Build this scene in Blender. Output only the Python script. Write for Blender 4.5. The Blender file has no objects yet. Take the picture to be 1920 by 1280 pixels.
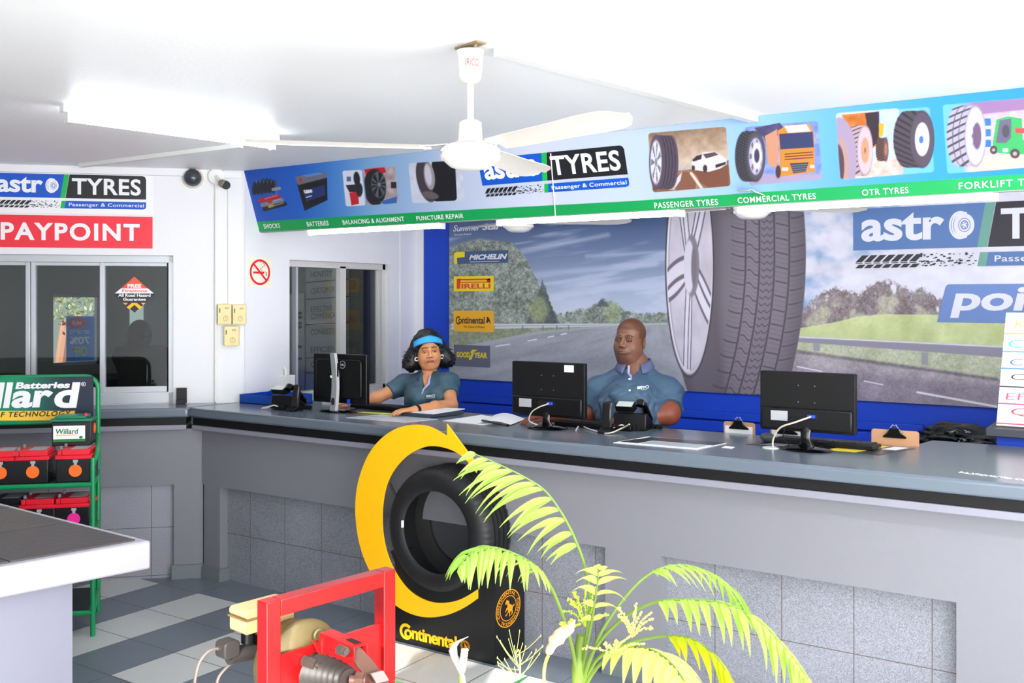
import bpy, math, random
import numpy as np
from mathutils import Vector, Matrix, noise as mnoise

# ---------------------------------------------------------------- camera
SC = bpy.context.scene
COL = SC.collection
TH = math.radians(33.7)               # the camera looks 33.7 degrees left of the back wall's normal
FPX, CX, CY, EYE = 1857.0, 960.0, 563.0, 1.7
ST, CT = math.sin(TH), math.cos(TH)
cam = bpy.data.cameras.new('camera'); camo = bpy.data.objects.new('camera', cam); COL.objects.link(camo)
camo.location = (0, 0, EYE); camo.rotation_euler = (math.pi/2, 0, TH)
cam.sensor_width = 36; cam.lens = FPX/1920*36; cam.shift_y = -(640-CY)/1920
cam.clip_start = 0.05; cam.clip_end = 200
SC.camera = camo
SC.view_settings.view_transform = 'Standard'
try: SC.view_settings.look = 'None'
except Exception: pass
SC.view_settings.gamma = 1; SC.view_settings.exposure = 0.45
SC.view_settings.use_curve_mapping = False

# ---------------------------------------------------------------- daylight
def srgb(r, g, b):
    f = lambda c: (c/255/12.92) if c/255 <= .04045 else ((c/255+.055)/1.055)**2.4
    return (f(r), f(g), f(b))
world = bpy.data.worlds.new('sky'); SC.world = world; world.use_nodes = True
wn = world.node_tree.nodes; wl = world.node_tree.links
sky = wn.new('ShaderNodeTexSky'); sky.sky_type = 'HOSEK_WILKIE'; sky.turbidity = 3.0
sky.sun_direction = Vector((.35, -.8, .5)).normalized()
wn['Background'].inputs['Strength'].default_value = 2.1
wl.new(sky.outputs['Color'], wn['Background'].inputs['Color'])

def light(name, kind, loc, target, energy, color=(1, 1, 1), size=(1, 1), spread=None):
    l = bpy.data.lights.new(name, kind); l.energy = energy; l.color = color
    if kind == 'AREA':
        l.shape = 'RECTANGLE'; l.size, l.size_y = size
        if spread: l.spread = spread
    o = bpy.data.objects.new(name, l); COL.objects.link(o); o.location = loc
    o.rotation_euler = (Vector(target)-Vector(loc)).to_track_quat('-Z', 'Y').to_euler()
    return o
SHOP_Y = -1.3      # the open shop front, behind the camera
SIDE_X = 3.2       # the glazed right side of the shop
sun = light('sun', 'SUN', (3, -8, 6), (3-.45*6, -8+1.0*6, 6-.46*6), 6.0, (1, .96, .9)); sun.data.angle = math.radians(1.0)
light('daylight_shop_front', 'AREA', (1.0, SHOP_Y+.03, 1.25), (-.2, 4, 1.9), 105, (.97, .985, 1), (4.0, 2.1))
light('daylight_side_front', 'AREA', (SIDE_X-.03, 1.0, 1.1), (-3, 1.6, 1.9), 230, (1, .99, .97), (4.0, 2.0))

# ---------------------------------------------------------------- helpers
def ray(px, py):
    s = (px-CX)/FPX
    return Vector((-ST+s*CT, CT+s*ST, -(py-CY)/FPX))
def W(px, py, D):
    return Vector((0, 0, EYE)) + ray(px, py)*D
def onz(px, py, z):
    r = ray(px, py); return Vector((0, 0, EYE)) + r*((z-EYE)/r.z)
def ony(px, py, y):
    r = ray(px, py); return Vector((0, 0, EYE)) + r*(y/r.y)
def to_px(P):
    P = np.asarray(P, float); x, y, z = P[..., 0], P[..., 1], P[..., 2]
    D = -ST*x+CT*y; R = CT*x+ST*y
    return CX+FPX*R/D, CY-FPX*(z-EYE)/D

_m = {}
def mat(name, rgb, rough=.5, metal=0, bump=0, bscale=200, spec=.5, vary=0, vscale=8, emit=None, coat=0, trans=0, sub=0, attr=None, alpha=None):
    if name in _m: return _m[name]
    m = bpy.data.materials.new(name); m.use_nodes = True; nt = m.node_tree; b = nt.nodes['Principled BSDF']
    c = srgb(*rgb)+(1,)
    b.inputs['Base Color'].default_value = c; b.inputs['Roughness'].default_value = rough; b.inputs['Metallic'].default_value = metal
    b.inputs['Specular IOR Level'].default_value = spec; b.inputs['Coat Weight'].default_value = coat
    if trans: b.inputs['Transmission Weight'].default_value = trans
    if emit: b.inputs['Emission Color'].default_value = c; b.inputs['Emission Strength'].default_value = emit
    src = None
    if attr:
        a = nt.nodes.new('ShaderNodeAttribute'); a.attribute_name = attr; src = a.outputs['Color']
        nt.links.new(src, b.inputs['Base Color'])
    if vary or bump:
        tc = nt.nodes.new('ShaderNodeTexCoord')
    if vary:
        n = nt.nodes.new('ShaderNodeTexNoise'); n.inputs['Scale'].default_value = vscale; n.inputs['Detail'].default_value = 4
        nt.links.new(tc.outputs['Object'], n.inputs['Vector'])
        mr = nt.nodes.new('ShaderNodeMapRange'); mr.inputs['To Min'].default_value = 1-vary; mr.inputs['To Max'].default_value = 1+vary
        nt.links.new(n.outputs['Fac'], mr.inputs['Value'])
        mx = nt.nodes.new('ShaderNodeMix'); mx.data_type = 'RGBA'; mx.blend_type = 'MULTIPLY'; mx.inputs[0].default_value = 1
        if src: nt.links.new(src, mx.inputs[6])
        else: mx.inputs[6].default_value = c
        nt.links.new(mr.outputs['Result'], mx.inputs[7]); nt.links.new(mx.outputs[2], b.inputs['Base Color'])
    if bump:
        n2 = nt.nodes.new('ShaderNodeTexNoise'); n2.inputs['Scale'].default_value = bscale; n2.inputs['Detail'].default_value = 3
        nt.links.new(tc.outputs['Object'], n2.inputs['Vector'])
        bp = nt.nodes.new('ShaderNodeBump'); bp.inputs['Strength'].default_value = bump; bp.inputs['Distance'].default_value = .002
        nt.links.new(n2.outputs['Fac'], bp.inputs['Height']); nt.links.new(bp.outputs['Normal'], b.inputs['Normal'])
    _m[name] = m; return m

class MB:
    """collects shapes into one mesh"""
    def __init__(s): s.v = []; s.f = []
    def add(s, vs, fs):
        n = len(s.v); s.v += [Vector(v) for v in vs]; s.f += [[i+n for i in f] for f in fs]; return s
    def box(s, a, b, T=None):
        x0, y0, z0 = a; x1, y1, z1 = b
        vs = [Vector(p) for p in ((x0,y0,z0),(x1,y0,z0),(x1,y1,z0),(x0,y1,z0),(x0,y0,z1),(x1,y0,z1),(x1,y1,z1),(x0,y1,z1))]
        if T: vs = [T @ v for v in vs]
        return s.add(vs, [(3,2,1,0),(4,5,6,7),(0,1,5,4),(1,2,6,5),(2,3,7,6),(3,0,4,7)])
    def prism(s, pts, d):
        """closed outline of 3-D points pushed along vector d"""
        n = len(pts); d = Vector(d); pts = [Vector(p) for p in pts]
        nrm = Vector((0, 0, 0))
        for i in range(n): nrm += pts[i].cross(pts[(i+1) % n])
        if nrm.dot(d) > 0: pts = pts[::-1]
        return s.add(pts+[p+d for p in pts], [list(range(n)), list(range(2*n-1, n-1, -1))] + [[(i+1) % n, i, i+n, (i+1) % n+n] for i in range(n)])
    def tube(s, pts, r, n=10, caps=True, flat=1.0):
        pts = [Vector(p) for p in pts]; R = r if isinstance(r, (list, tuple)) else [r]*len(pts)
        t0 = (pts[1]-pts[0]).normalized(); up = Vector((0, 0, 1)) if abs(t0.z) < .9 else Vector((0, 1, 0))
        vs = []; a = None
        for i, p in enumerate(pts):
            t = ((pts[min(i+1, len(pts)-1)]-pts[max(i-1, 0)])).normalized()
            a = (up - t*up.dot(t)).normalized() if a is None else (a - t*a.dot(t)).normalized()
            b = t.cross(a)
            vs += [p + (a*math.cos(2*math.pi*k/n)*flat + b*math.sin(2*math.pi*k/n))*R[i] for k in range(n)]
        fs = [[i*n+k, i*n+(k+1) % n, (i+1)*n+(k+1) % n, (i+1)*n+k] for i in range(len(pts)-1) for k in range(n)]
        if caps: fs += [list(range(n))[::-1], [(len(pts)-1)*n+k for k in range(n)]]
        return s.add(vs, fs)
    def lathe(s, prof, n=32, T=None, mod=None):
        """profile of (radius, height) turned about z; mod(i,k) scales the radius"""
        vs = []
        for i, (r, z) in enumerate(prof):
            for k in range(n):
                rr = r*(mod(i, k) if mod else 1); a = 2*math.pi*k/n
                v = Vector((rr*math.cos(a), rr*math.sin(a), z)); vs.append(T @ v if T else v)
        fs = [[i*n+k, i*n+(k+1) % n, (i+1)*n+(k+1) % n, (i+1)*n+k] for i in range(len(prof)-1) for k in range(n)]
        if prof[0][0] > 1e-5 and prof[0] != prof[-1]: fs.append([k for k in range(n)][::-1])
        if prof[-1][0] > 1e-5 and prof[0] != prof[-1]: fs.append([(len(prof)-1)*n+k for k in range(n)])
        return s.add(vs, fs)
    def ball(s, c, r, n=16, m=10, T=None):
        r = (r, r, r) if isinstance(r, (int, float)) else r; c = Vector(c); vs = []
        for i in range(m+1):
            ph = math.pi*i/m
            for k in range(n):
                a = 2*math.pi*k/n; v = c+Vector((r[0]*math.sin(ph)*math.cos(a), r[1]*math.sin(ph)*math.sin(a), -r[2]*math.cos(ph)))
                vs.append(T @ v if T else v)
        return s.add(vs, [[i*n+k, i*n+(k+1) % n, (i+1)*n+(k+1) % n, (i+1)*n+k] for i in range(m) for k in range(n)])

WM = {}
def wm(o): return WM.get(o.name, Matrix.Identity(4))
def props(o, label=None, cat=None, group=None, kind=None):
    if label: o['label'] = label
    if cat: o['category'] = cat
    if group: o['group'] = group
    if kind: o['kind'] = kind
    return o
def E(name, label, cat, loc, rz=0, group=None):
    o = bpy.data.objects.new(name, None); COL.objects.link(o); o.empty_display_size = .05
    o.location = loc; o.rotation_euler = (0, 0, rz)
    WM[o.name] = Matrix.Translation(Vector(loc)) @ Matrix.Rotation(rz, 4, 'Z')
    return props(o, label, cat, group)
def finish(o, parent, smooth, bevel, world):
    if parent is not None:
        o.parent = parent; M0 = wm(parent); WM[o.name] = M0
        if world: o.data.transform(M0.inverted())
    if smooth:
        o.data.shade_smooth()
        if smooth != 2:
            o.data.set_sharp_from_angle(angle=math.radians(35))
    if bevel:
        b = o.modifiers.new('edge', 'BEVEL'); b.width = bevel; b.segments = 2; b.limit_method = 'ANGLE'; b.angle_limit = math.radians(40)
        if not smooth:
            o.data.shade_smooth(); o.data.set_sharp_from_angle(angle=math.radians(35)); 
    return o
def M(name, mb, material, parent=None, bevel=0, smooth=False, world=True, **kw):
    me = bpy.data.meshes.new(name); me.from_pydata([tuple(v) for v in mb.v], [], mb.f); me.materials.append(material); me.update()
    o = bpy.data.objects.new(name, me); COL.objects.link(o)
    finish(o, parent, smooth, bevel, world)
    return props(o, **kw)
def L(name, mb, material, parent, **kw):      # the mesh is given in the parent's own frame
    return M(name, mb, material, parent, world=False, **kw)
def T1(name, mb, material, label, cat, group=None, **kw):    # a thing that is a single mesh
    o = M(name, mb, material, **kw); return props(o, label, cat, group)
def S(name, mb, material, **kw):
    return props(M(name, mb, material, **kw), kind='structure')
def copy_tree(o, parent=None):
    c = o.copy(); COL.objects.link(c)
    if parent is not None: c.parent = parent
    for ch in [x for x in COL.objects if x.parent == o]: copy_tree(ch, c)
    return c
def place(o, loc, rz=0, label=None, group=None):
    o.location = loc; o.rotation_euler = (0, 0, rz)
    if label: o['label'] = label
    if group: o['group'] = group
    return o
def mesh_np(name, V, Q, material, parent=None, smooth=2, col=None, world=True, **kw):
    me = bpy.data.meshes.new(name); V = np.ascontiguousarray(V, np.float32); Q = np.ascontiguousarray(Q, np.int32)
    me.vertices.add(len(V)); me.vertices.foreach_set('co', V.ravel())
    me.loops.add(Q.size); me.loops.foreach_set('vertex_index', Q.ravel())
    me.polygons.add(len(Q)); me.polygons.foreach_set('loop_start', np.arange(0, Q.size, Q.shape[1], dtype=np.int32))
    me.update(calc_edges=True); me.materials.append(material)
    if col is not None:
        a = me.color_attributes.new('Col', 'FLOAT_COLOR', 'POINT')
        c = np.clip(col, 0, 255)/255.; c = np.where(c <= .04045, c/12.92, ((c+.055)/1.055)**2.4)
        a.data.foreach_set('color', np.concatenate([c, np.ones((len(c), 1))], 1).astype(np.float32).ravel())
    o = bpy.data.objects.new(name, me); COL.objects.link(o)
    finish(o, parent, smooth, 0, world)
    return props(o, **kw)

class Frame:
    """a flat rectangle in the place: P(u,v) with u,v in 0..1, off = metres in front of it"""
    def __init__(s, O, U, V):
        s.O, s.U, s.V = Vector(O), Vector(U), Vector(V); s.n = s.U.cross(s.V).normalized()
        if s.n.dot(Vector((0, 0, EYE))-s.O) < 0 and s.n.y > -2: s.n = -s.n
    def P(s, u, v, off=0): return s.O+s.U*u+s.V*v+s.n*off
    def poly(s, mb, pts, off=.001, th=.0008):
        mb.prism([s.P(u, v, off-th) for u, v in pts], s.n*th); return mb
    def rect(s, mb, u0, v0, u1, v1, off=.001, th=.0008): return s.poly(mb, [(u0, v0), (u1, v0), (u1, v1), (u0, v1)], off, th)
    def ell(s, mb, cu, cv, ru, rv, off=.001, n=40, th=.0008):
        return s.poly(mb, [(cu+ru*math.cos(2*math.pi*k/n), cv+rv*math.sin(2*math.pi*k/n)) for k in range(n)], off, th)
    def ring(s, mb, cu, cv, ru, rv, w, off=.001, n=40, th=.0008, a0=0, a1=360):
        k = (1-w)
        for i in range(n):
            a, b = math.radians(a0+(a1-a0)*i/n), math.radians(a0+(a1-a0)*(i+1)/n)
            s.poly(mb, [(cu+ru*math.cos(a), cv+rv*math.sin(a)), (cu+ru*math.cos(b), cv+rv*math.sin(b)), (cu+ru*k*math.cos(b), cv+rv*k*math.sin(b)), (cu+ru*k*math.cos(a), cv+rv*k*math.sin(a))], off, th)
        return mb
    def sub(s, u0, v0, u1, v1): return Frame(s.P(u0, v0), s.U*(u1-u0), s.V*(v1-v0))
def plane_hit(px, py, O, n):
    r = ray(px, py); C = Vector((0, 0, EYE)); return C+r*((O-C).dot(n)/r.dot(n))
def Fpx(BL, BR, TL, O, n):
    a, b, c = plane_hit(*BL, O, n), plane_hit(*BR, O, n), plane_hit(*TL, O, n); return Frame(a, b-a, c-a)

_tc = {}
def glyphs(s, bold=0.0, sp=1.0):
    k = (s, bold, sp)
    if k not in _tc:
        cu = bpy.data.curves.new('t', 'FONT'); cu.body = s; cu.offset = bold; cu.resolution_u = 4; cu.space_character = sp
        o = bpy.data.objects.new('t', cu); COL.objects.link(o)
        dg = bpy.context.evaluated_depsgraph_get(); me = bpy.data.meshes.new_from_object(o.evaluated_get(dg))
        vs = [(v.co.x, v.co.y) for v in me.vertices]; fs = [list(p.vertices) for p in me.polygons]
        # boundary edges for the side walls
        cnt = {}
        for f in fs:
            for i in range(len(f)):
                e = (f[i], f[(i+1) % len(f)]); cnt[e] = 1
        be = [e for e in cnt if (e[1], e[0]) not in cnt]
        bpy.data.objects.remove(o); bpy.data.curves.remove(cu); bpy.data.meshes.remove(me)
        xs = [v[0] for v in vs]; ys = [v[1] for v in vs]
        _tc[k] = (vs, fs, be, min(xs), max(xs), min(ys), max(ys))
    return _tc[k]
def text(mb, fr, s, u0, v0, u1, v1, off=.002, bold=.02, shear=0, sp=1.0, th=.0008, fn=None, warp=None):
    """lettering fitted into the rectangle u0..u1, v0..v1 of a frame"""
    vs, fs, be, x0, x1, y0, y1 = glyphs(s, bold, sp)
    P = []
    for x, y in vs:
        a, b = (x-x0)/(x1-x0), (y-y0)/(y1-y0)
        if warp: u, v = warp(a, b)
        else: u, v = u0+(u1-u0)*a+shear*(b-.5)*(v1-v0), v0+(v1-v0)*b
        P.append((u, v))
    n = len(P); top = [fr.P(u, v, off) for u, v in P]; bot = [fr.P(u, v, off-th) for u, v in P]
    flip = fr.U.cross(fr.V).dot(fr.n) < 0
    F1 = [f[::-1] for f in fs] if flip else fs
    sides = [[b, a, a+n, b+n] if not flip else [a, b, b+n, a+n] for a, b in be]
    mb.add(top+bot, F1+sides); return mb

# numpy painting for printed pictures ---------------------------------------
def hash2(ix, iy, seed=0):
    h = (ix.astype(np.int64)*374761393 + iy.astype(np.int64)*668265263 + seed*982451653) & 0x7fffffff
    h = ((h ^ (h >> 13))*1274126177) & 0x7fffffff
    return ((h ^ (h >> 16)) & 0xffff)/65535.
def vnoise(x, y, seed=0):
    ix, iy = np.floor(x), np.floor(y); fx, fy = x-ix, y-iy; fx = fx*fx*(3-2*fx); fy = fy*fy*(3-2*fy)
    a, b, c, d = hash2(ix, iy, seed), hash2(ix+1, iy, seed), hash2(ix, iy+1, seed), hash2(ix+1, iy+1, seed)
    return (a*(1-fx)+b*fx)*(1-fy)+(c*(1-fx)+d*fx)*fy
def fbm(x, y, o=4, seed=0):
    r = 0; a = .5
    for i in range(o): r = r+a*vnoise(x*2**i, y*2**i, seed+i); a *= .5
    return r/(1-.5**o)
def ss(a, b, x):
    t = np.clip((x-a)/(b-a+1e-9), 0, 1); return t*t*(3-2*t)
class Paint:
    def __init__(s, X, Y): s.X, s.Y = X, Y; s.c = np.zeros(X.shape+(3,))
    def fill(s, rgb): s.c[:] = np.asarray(rgb, float); return s
    def over(s, m, rgb):
        rgb = np.asarray(rgb, float); m = np.clip(m, 0, 1)[..., None]; s.c = s.c*(1-m)+(rgb if rgb.ndim > 1 else rgb[None])*m
    def shade(s, m, k): s.c = s.c*(1+(np.clip(m, 0, 1)*(k-1))[..., None])
    def ell(s, cx, cy, rx, ry, rot=0, soft=1.0):
        c, d = math.cos(rot), math.sin(rot); x, y = s.X-cx, s.Y-cy; a, b = (x*c+y*d)/rx, (-x*d+y*c)/ry
        r = np.sqrt(a*a+b*b); return 1-ss(-soft, soft, (r-1)*min(rx, ry))
    def rbox(s, x0, y0, x1, y1, r=3, slope=0, slant=0, soft=.7):
        """slope: dy per dx;  slant: dx per dy"""
        cx, cy = (x0+x1)/2, (y0+y1)/2; Y = s.Y-slope*(s.X-cx); X = s.X-slant*(s.Y-cy)
        qx = np.abs(X-cx)-(x1-x0)/2+r; qy = np.abs(Y-cy)-(y1-y0)/2+r
        d = np.sqrt(np.maximum(qx, 0)**2+np.maximum(qy, 0)**2)+np.minimum(np.maximum(qx, qy), 0)-r
        return 1-ss(-soft, soft, d)
    def poly(s, pts, soft=.7):
        X, Y = s.X, s.Y; ins = np.zeros(X.shape, bool); dd = np.full(X.shape, 1e9); n = len(pts)
        for i in range(n):
            (x0, y0), (x1, y1) = pts[i], pts[(i+1) % n]
            if y0 != y1:
                c = ((y0 > Y) != (y1 > Y)) & (X < (x1-x0)*(Y-y0)/(y1-y0)+x0); ins ^= c
            dx, dy = x1-x0, y1-y0; t = np.clip(((X-x0)*dx+(Y-y0)*dy)/(dx*dx+dy*dy+1e-9), 0, 1)
            dd = np.minimum(dd, (X-x0-t*dx)**2+(Y-y0-t*dy)**2)
        d = np.sqrt(dd)*np.where(ins, -1, 1); return 1-ss(-soft, soft, d)
    def line(s, x0, y0, x1, y1, w, soft=.6):
        dx, dy = x1-x0, y1-y0; t = np.clip(((s.X-x0)*dx+(s.Y-y0)*dy)/(dx*dx+dy*dy+1e-9), 0, 1)
        d = np.hypot(s.X-x0-t*dx, s.Y-y0-t*dy)-w/2; return 1-ss(-soft, soft, d)
def curve(xs, ys, X): return np.interp(X, xs, ys)

def picture(name, O, U, V, nu, nv, painter, parent=None, rough=.5, off=0, mname='printed_picture', box=True, **kw):
    """a printed panel: a dense grid whose points carry the printed colours"""
    O, U, V = Vector(O), Vector(U), Vector(V)
    a, b = np.meshgrid(np.linspace(0, 1, nu), np.linspace(0, 1, nv))
    P = np.array(O)[None, None]+a[..., None]*np.array(U)+b[..., None]*np.array(V)
    X, Y = to_px(P); c = painter(X, Y)
    i = np.arange(nu*nv).reshape(nv, nu)
    Q = np.stack([i[:-1, :-1], i[:-1, 1:], i[1:, 1:], i[1:, :-1]], -1).reshape(-1, 4)
    return mesh_np(name, P.reshape(-1, 3), Q, mat(mname, (200, 200, 200), rough, attr='Col'), parent, smooth=0, col=c.reshape(-1, 3), **kw)
# ---------------------------------------------------------------- materials
m_wall = mat('white_wall_paint', (232, 232, 236), .55, bump=.25, bscale=60)
m_ceil = mat('white_ceiling_paint', (246, 246, 247), .45, bump=.5, bscale=45)
m_blue = mat('royal_blue_paint', (0, 62, 190), .55, bump=.15)
m_cpaint = mat('grey_counter_paint', (124, 124, 132), .6, bump=.3, bscale=150)
m_top = mat('blue_grey_laminate', (98, 108, 120), .2, vary=.04, vscale=3)
m_edge = mat('lilac_grey_edge', (134, 134, 146), .3)
m_black = mat('black_plastic', (7, 7, 9), .4, spec=.35)
m_blackm = mat('matt_black', (9, 9, 10), .6, spec=.3)
m_dark = mat('dark_trim', (15, 14, 17), .55, spec=.3)
m_white = mat('white_plastic', (236, 236, 232), .4)
m_alu = mat('pale_aluminium', (196, 198, 204), .35, metal=.35)
m_chrome = mat('chrome', (215, 215, 220), .15, metal=1)
m_skirt = mat('grey_skirting', (112, 120, 124), .4)
m_signw = mat('sign_white', (240, 240, 243), .4)
m_signb = mat('sign_blue', (10, 84, 196), .4)
m_signg = mat('sign_green', (10, 178, 80), .4)
m_signk = mat('sign_black', (26, 26, 32), .4)
m_signr = mat('sign_red', (238, 44, 62), .4)
m_yel = mat('amber_yellow', (255, 190, 0), .45)

def nodes(m): return m.node_tree, m.node_tree.nodes, m.node_tree.links
def mnode(nt, op, a, b=None, c=None):
    n = nt.nodes.new('ShaderNodeMath'); n.operation = op
    for i, v in enumerate((a, b, c)):
        if v is None: continue
        if isinstance(v, (int, float)): n.inputs[i].default_value = v
        else: nt.links.new(v, n.inputs[i])
    return n.outputs[0]
def tile_material(name, ox, oy, pitch, axes, base, joint, width=.004, speck=.12, rough=.35, white=None):
    m = bpy.data.materials.new(name); m.use_nodes = True; nt, N, K = nodes(m); b = N['Principled BSDF']
    tc = N.new('ShaderNodeTexCoord'); sp = N.new('ShaderNodeSeparateXYZ'); K.new(tc.outputs['Object'], sp.inputs[0])
    x, y = sp.outputs[axes[0]], sp.outputs[axes[1]]
    def jt(c, o):
        f = mnode(nt, 'FRACT', mnode(nt, 'DIVIDE', mnode(nt, 'SUBTRACT', c, o-50*pitch), pitch))
        return mnode(nt, 'GREATER_THAN', mnode(nt, 'ABSOLUTE', mnode(nt, 'SUBTRACT', f, .5)), .5-width/pitch/2)
    j = mnode(nt, 'MAXIMUM', jt(x, ox), jt(y, oy))
    n = N.new('ShaderNodeTexNoise'); n.inputs['Scale'].default_value = 260; n.inputs['Detail'].default_value = 2; K.new(tc.outputs['Object'], n.inputs['Vector'])
    n3 = N.new('ShaderNodeTexNoise'); n3.inputs['Scale'].default_value = 2.5; K.new(tc.outputs['Object'], n3.inputs['Vector'])
    mr = N.new('ShaderNodeMapRange'); mr.inputs['From Min'].default_value = .3; mr.inputs['From Max'].default_value = .7
    mr.inputs['To Min'].default_value = 1-speck; mr.inputs['To Max'].default_value = 1+speck
    K.new(mnode(nt, 'ADD', mnode(nt, 'MULTIPLY', n.outputs['Fac'], .8), mnode(nt, 'MULTIPLY', n3.outputs['Fac'], .2)), mr.inputs['Value'])
    def mix(fac, a, c, mode='MIX'):
        q = N.new('ShaderNodeMix'); q.data_type = 'RGBA'; q.blend_type = mode
        if isinstance(fac, (int, float)): q.inputs[0].default_value = fac
        else: K.new(fac, q.inputs[0])
        for i, v in ((6, a), (7, c)):
            if isinstance(v, tuple): q.inputs[i].default_value = srgb(*v)+(1,)
            else: K.new(v, q.inputs[i])
        return q.outputs[2]
    col = base
    if white:
        alt = mnode(nt, 'LESS_THAN', mnode(nt, 'FRACT', mnode(nt, 'DIVIDE', mnode(nt, 'SUBTRACT', x, ox-51*pitch-40*pitch), 2*pitch)), .5)
        wm_ = mnode(nt, 'MAXIMUM', alt, mnode(nt, 'GREATER_THAN', x, white[0]))
        wm_ = mnode(nt, 'MULTIPLY', wm_, mnode(nt, 'LESS_THAN', y, white[1]))
        wm_ = mnode(nt, 'MULTIPLY', wm_, mnode(nt, 'MAXIMUM', mnode(nt, 'GREATER_THAN', y, white[2]), mnode(nt, 'GREATER_THAN', x, white[0])))
        col = mix(wm_, base, white[3])
    c2 = mix(1.0, col, mr.outputs['Result'], 'MULTIPLY')
    c3 = mix(j, c2, joint); K.new(c3, b.inputs['Base Color']); b.inputs['Roughness'].default_value = rough
    return m
m_floor = tile_material('floor_tiles', -3.66, 3.776, .35, (0, 1), (112, 122, 132), (62, 66, 72), .005, .10, .3, (-3.31, 3.776, 2.73, (208, 210, 208)))
m_granA = tile_material('speckled_panel_tiles', -1.12, .285, .294, (0, 2), (132, 134, 144), (92, 80, 80), .004, .5, .55)

def glass_mat(name='window_glass', tint=.86, refl=.03):
    m = bpy.data.materials.new(name); m.use_nodes = True; nt, N, K = nodes(m); N.remove(N['Principled BSDF'])
    o = N['Material Output']; t = N.new('ShaderNodeBsdfTransparent'); t.inputs[0].default_value = (tint, tint*1.02, tint*1.02, 1)
    g = N.new('ShaderNodeBsdfGlossy'); g.inputs['Roughness'].default_value = .01; fr = N.new('ShaderNodeFresnel'); fr.inputs['IOR'].default_value = 1.5
    mx = N.new('ShaderNodeMixShader'); K.new(mnode(nt, 'MULTIPLY_ADD', fr.outputs[0], .22, refl), mx.inputs[0]); K.new(t.outputs[0], mx.inputs[1]); K.new(g.outputs[0], mx.inputs[2]); K.new(mx.outputs[0], o.inputs[0])
    return m
m_glass = glass_mat()

# ---------------------------------------------------------------- setting
CEIL = 2.53; CZ = 1.05
XB = -4.955
OC = Vector((XB, 4.315, 0)); RC = Matrix.Rotation(math.radians(45), 4, 'Z'); TC = Matrix.Translation(OC) @ RC
nC = Vector((.7071, -.7071, 0))            # out of the paypoint wall into the shop
def c_hit(px, py, off=0):
    return plane_hit(px, py, OC+nC*off, nC)
def cx_(px, off=0):
    P = c_hit(px, 563, off); return (TC.inverted() @ P).x
def cz_(px, py, off=0): return c_hit(px, py, off).z

S('floor', MB().box((-9.2, SHOP_Y, -.12), (SIDE_X, 6.75, 0)), m_floor)
S('ceiling', MB().box((-9.2, SHOP_Y, CEIL), (SIDE_X+.1, 6.75, CEIL+.12)), m_ceil)
# back wall: white end strip, then the royal blue wall
S('wall_back', MB().box((-4.88, 6.07, 0), (SIDE_X, 6.2, CEIL)), m_blue)
S('wall_back_strip', MB().box((XB, 6.07, 0), (-4.88, 6.2, CEIL)), m_wall)
# left wall with the small sliding window
wz0, wz1 = 1.03, 1.975
wy0, wy1 = 4.725, 5.75
mb = MB()
for a in ((4.315, wy0, 0, CEIL), (wy1, 6.2, 0, CEIL), (wy0, wy1, 0, wz0), (wy0, wy1, wz1, CEIL)): mb.box((XB-.15, a[0], a[2]), (XB, a[1], a[3]))
S('wall_left', mb, m_wall)
S('trim_1', MB().box((XB, 4.33, CZ), (XB+.012, 4.655, CEIL)).box((XB, 5.87, CZ), (XB+.007, 5.89, CEIL)), m_wall)
# paypoint wall (turned 45 degrees) with the wide serving window
xr = cx_(325); xl = -3.6; zt = cz_(325, 479); ZC = CZ
mb = MB()
for a, b in (((-5.6, 0, 0), (xl, .15, CEIL)), ((xr, 0, 0), (0.0, .15, CEIL)), ((xl, 0, 0), (xr, .15, CZ)), ((xl, 0, zt), (xr, .15, CEIL))): mb.box(a, b, TC)
S('wall_left_front', mb, m_wall)
S('trim_2', MB().box((-5.6, -.03, CEIL-.045), (cx_(356), 0, CEIL), TC).box((-.12, -.022, CEIL-.05), (0, 0, CEIL-.01), TC), m_wall)
# far side walls, side and front openings (behind the camera)
S('wall_side', MB().box((SIDE_X, SHOP_Y, 0), (SIDE_X+.1, -1.0, CEIL)).box((SIDE_X, 3.0, 0), (SIDE_X+.1, 6.2, CEIL)).box((SIDE_X, -1.0, 2.3), (SIDE_X+.1, 3.0, CEIL)), m_wall)
S('wall_front', MB().box((-9.2, SHOP_Y-.1, 0), (-1.1, SHOP_Y, CEIL)).box((-1.1, SHOP_Y-.1, 2.42), (SIDE_X+.1, SHOP_Y, CEIL)), m_wall)  # unseen front wall; its solid part is sized to keep sun off the desk
S('wall_far_front', MB().box((-9.2, SHOP_Y, 0), (-9.05, .3, CEIL)), m_wall)
# office behind the two windows
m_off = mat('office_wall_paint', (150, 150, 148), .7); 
ox = -9.0
def off_y(px): s = (px-CX)/FPX; D = ox/(-ST+s*CT); return D*(CT+s*ST)
wa0, wa1, wb0, wb1 = off_y(100), off_y(192), off_y(243), off_y(332)
zo0, zo1 = 1.06, 1.76
mb = MB()
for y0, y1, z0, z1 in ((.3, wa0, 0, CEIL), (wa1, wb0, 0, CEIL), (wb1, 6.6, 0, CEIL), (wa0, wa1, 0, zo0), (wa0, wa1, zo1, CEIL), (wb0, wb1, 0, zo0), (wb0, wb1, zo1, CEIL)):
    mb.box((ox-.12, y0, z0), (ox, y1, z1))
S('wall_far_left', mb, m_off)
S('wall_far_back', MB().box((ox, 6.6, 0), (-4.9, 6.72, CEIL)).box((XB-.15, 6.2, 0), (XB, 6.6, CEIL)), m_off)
mb = MB()
for y0, y1 in ((wa0, wa1), (wb0, wb1)):
    for a in ((y0, y0+.03, zo0, zo1), (y1-.03, y1, zo0, zo1), (y0, y1, zo0, zo0+.03), (y0, y1, zo1-.03, zo1)): mb.box((ox-.09, a[0], a[2]), (ox-.05, a[1], a[3]))
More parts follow.
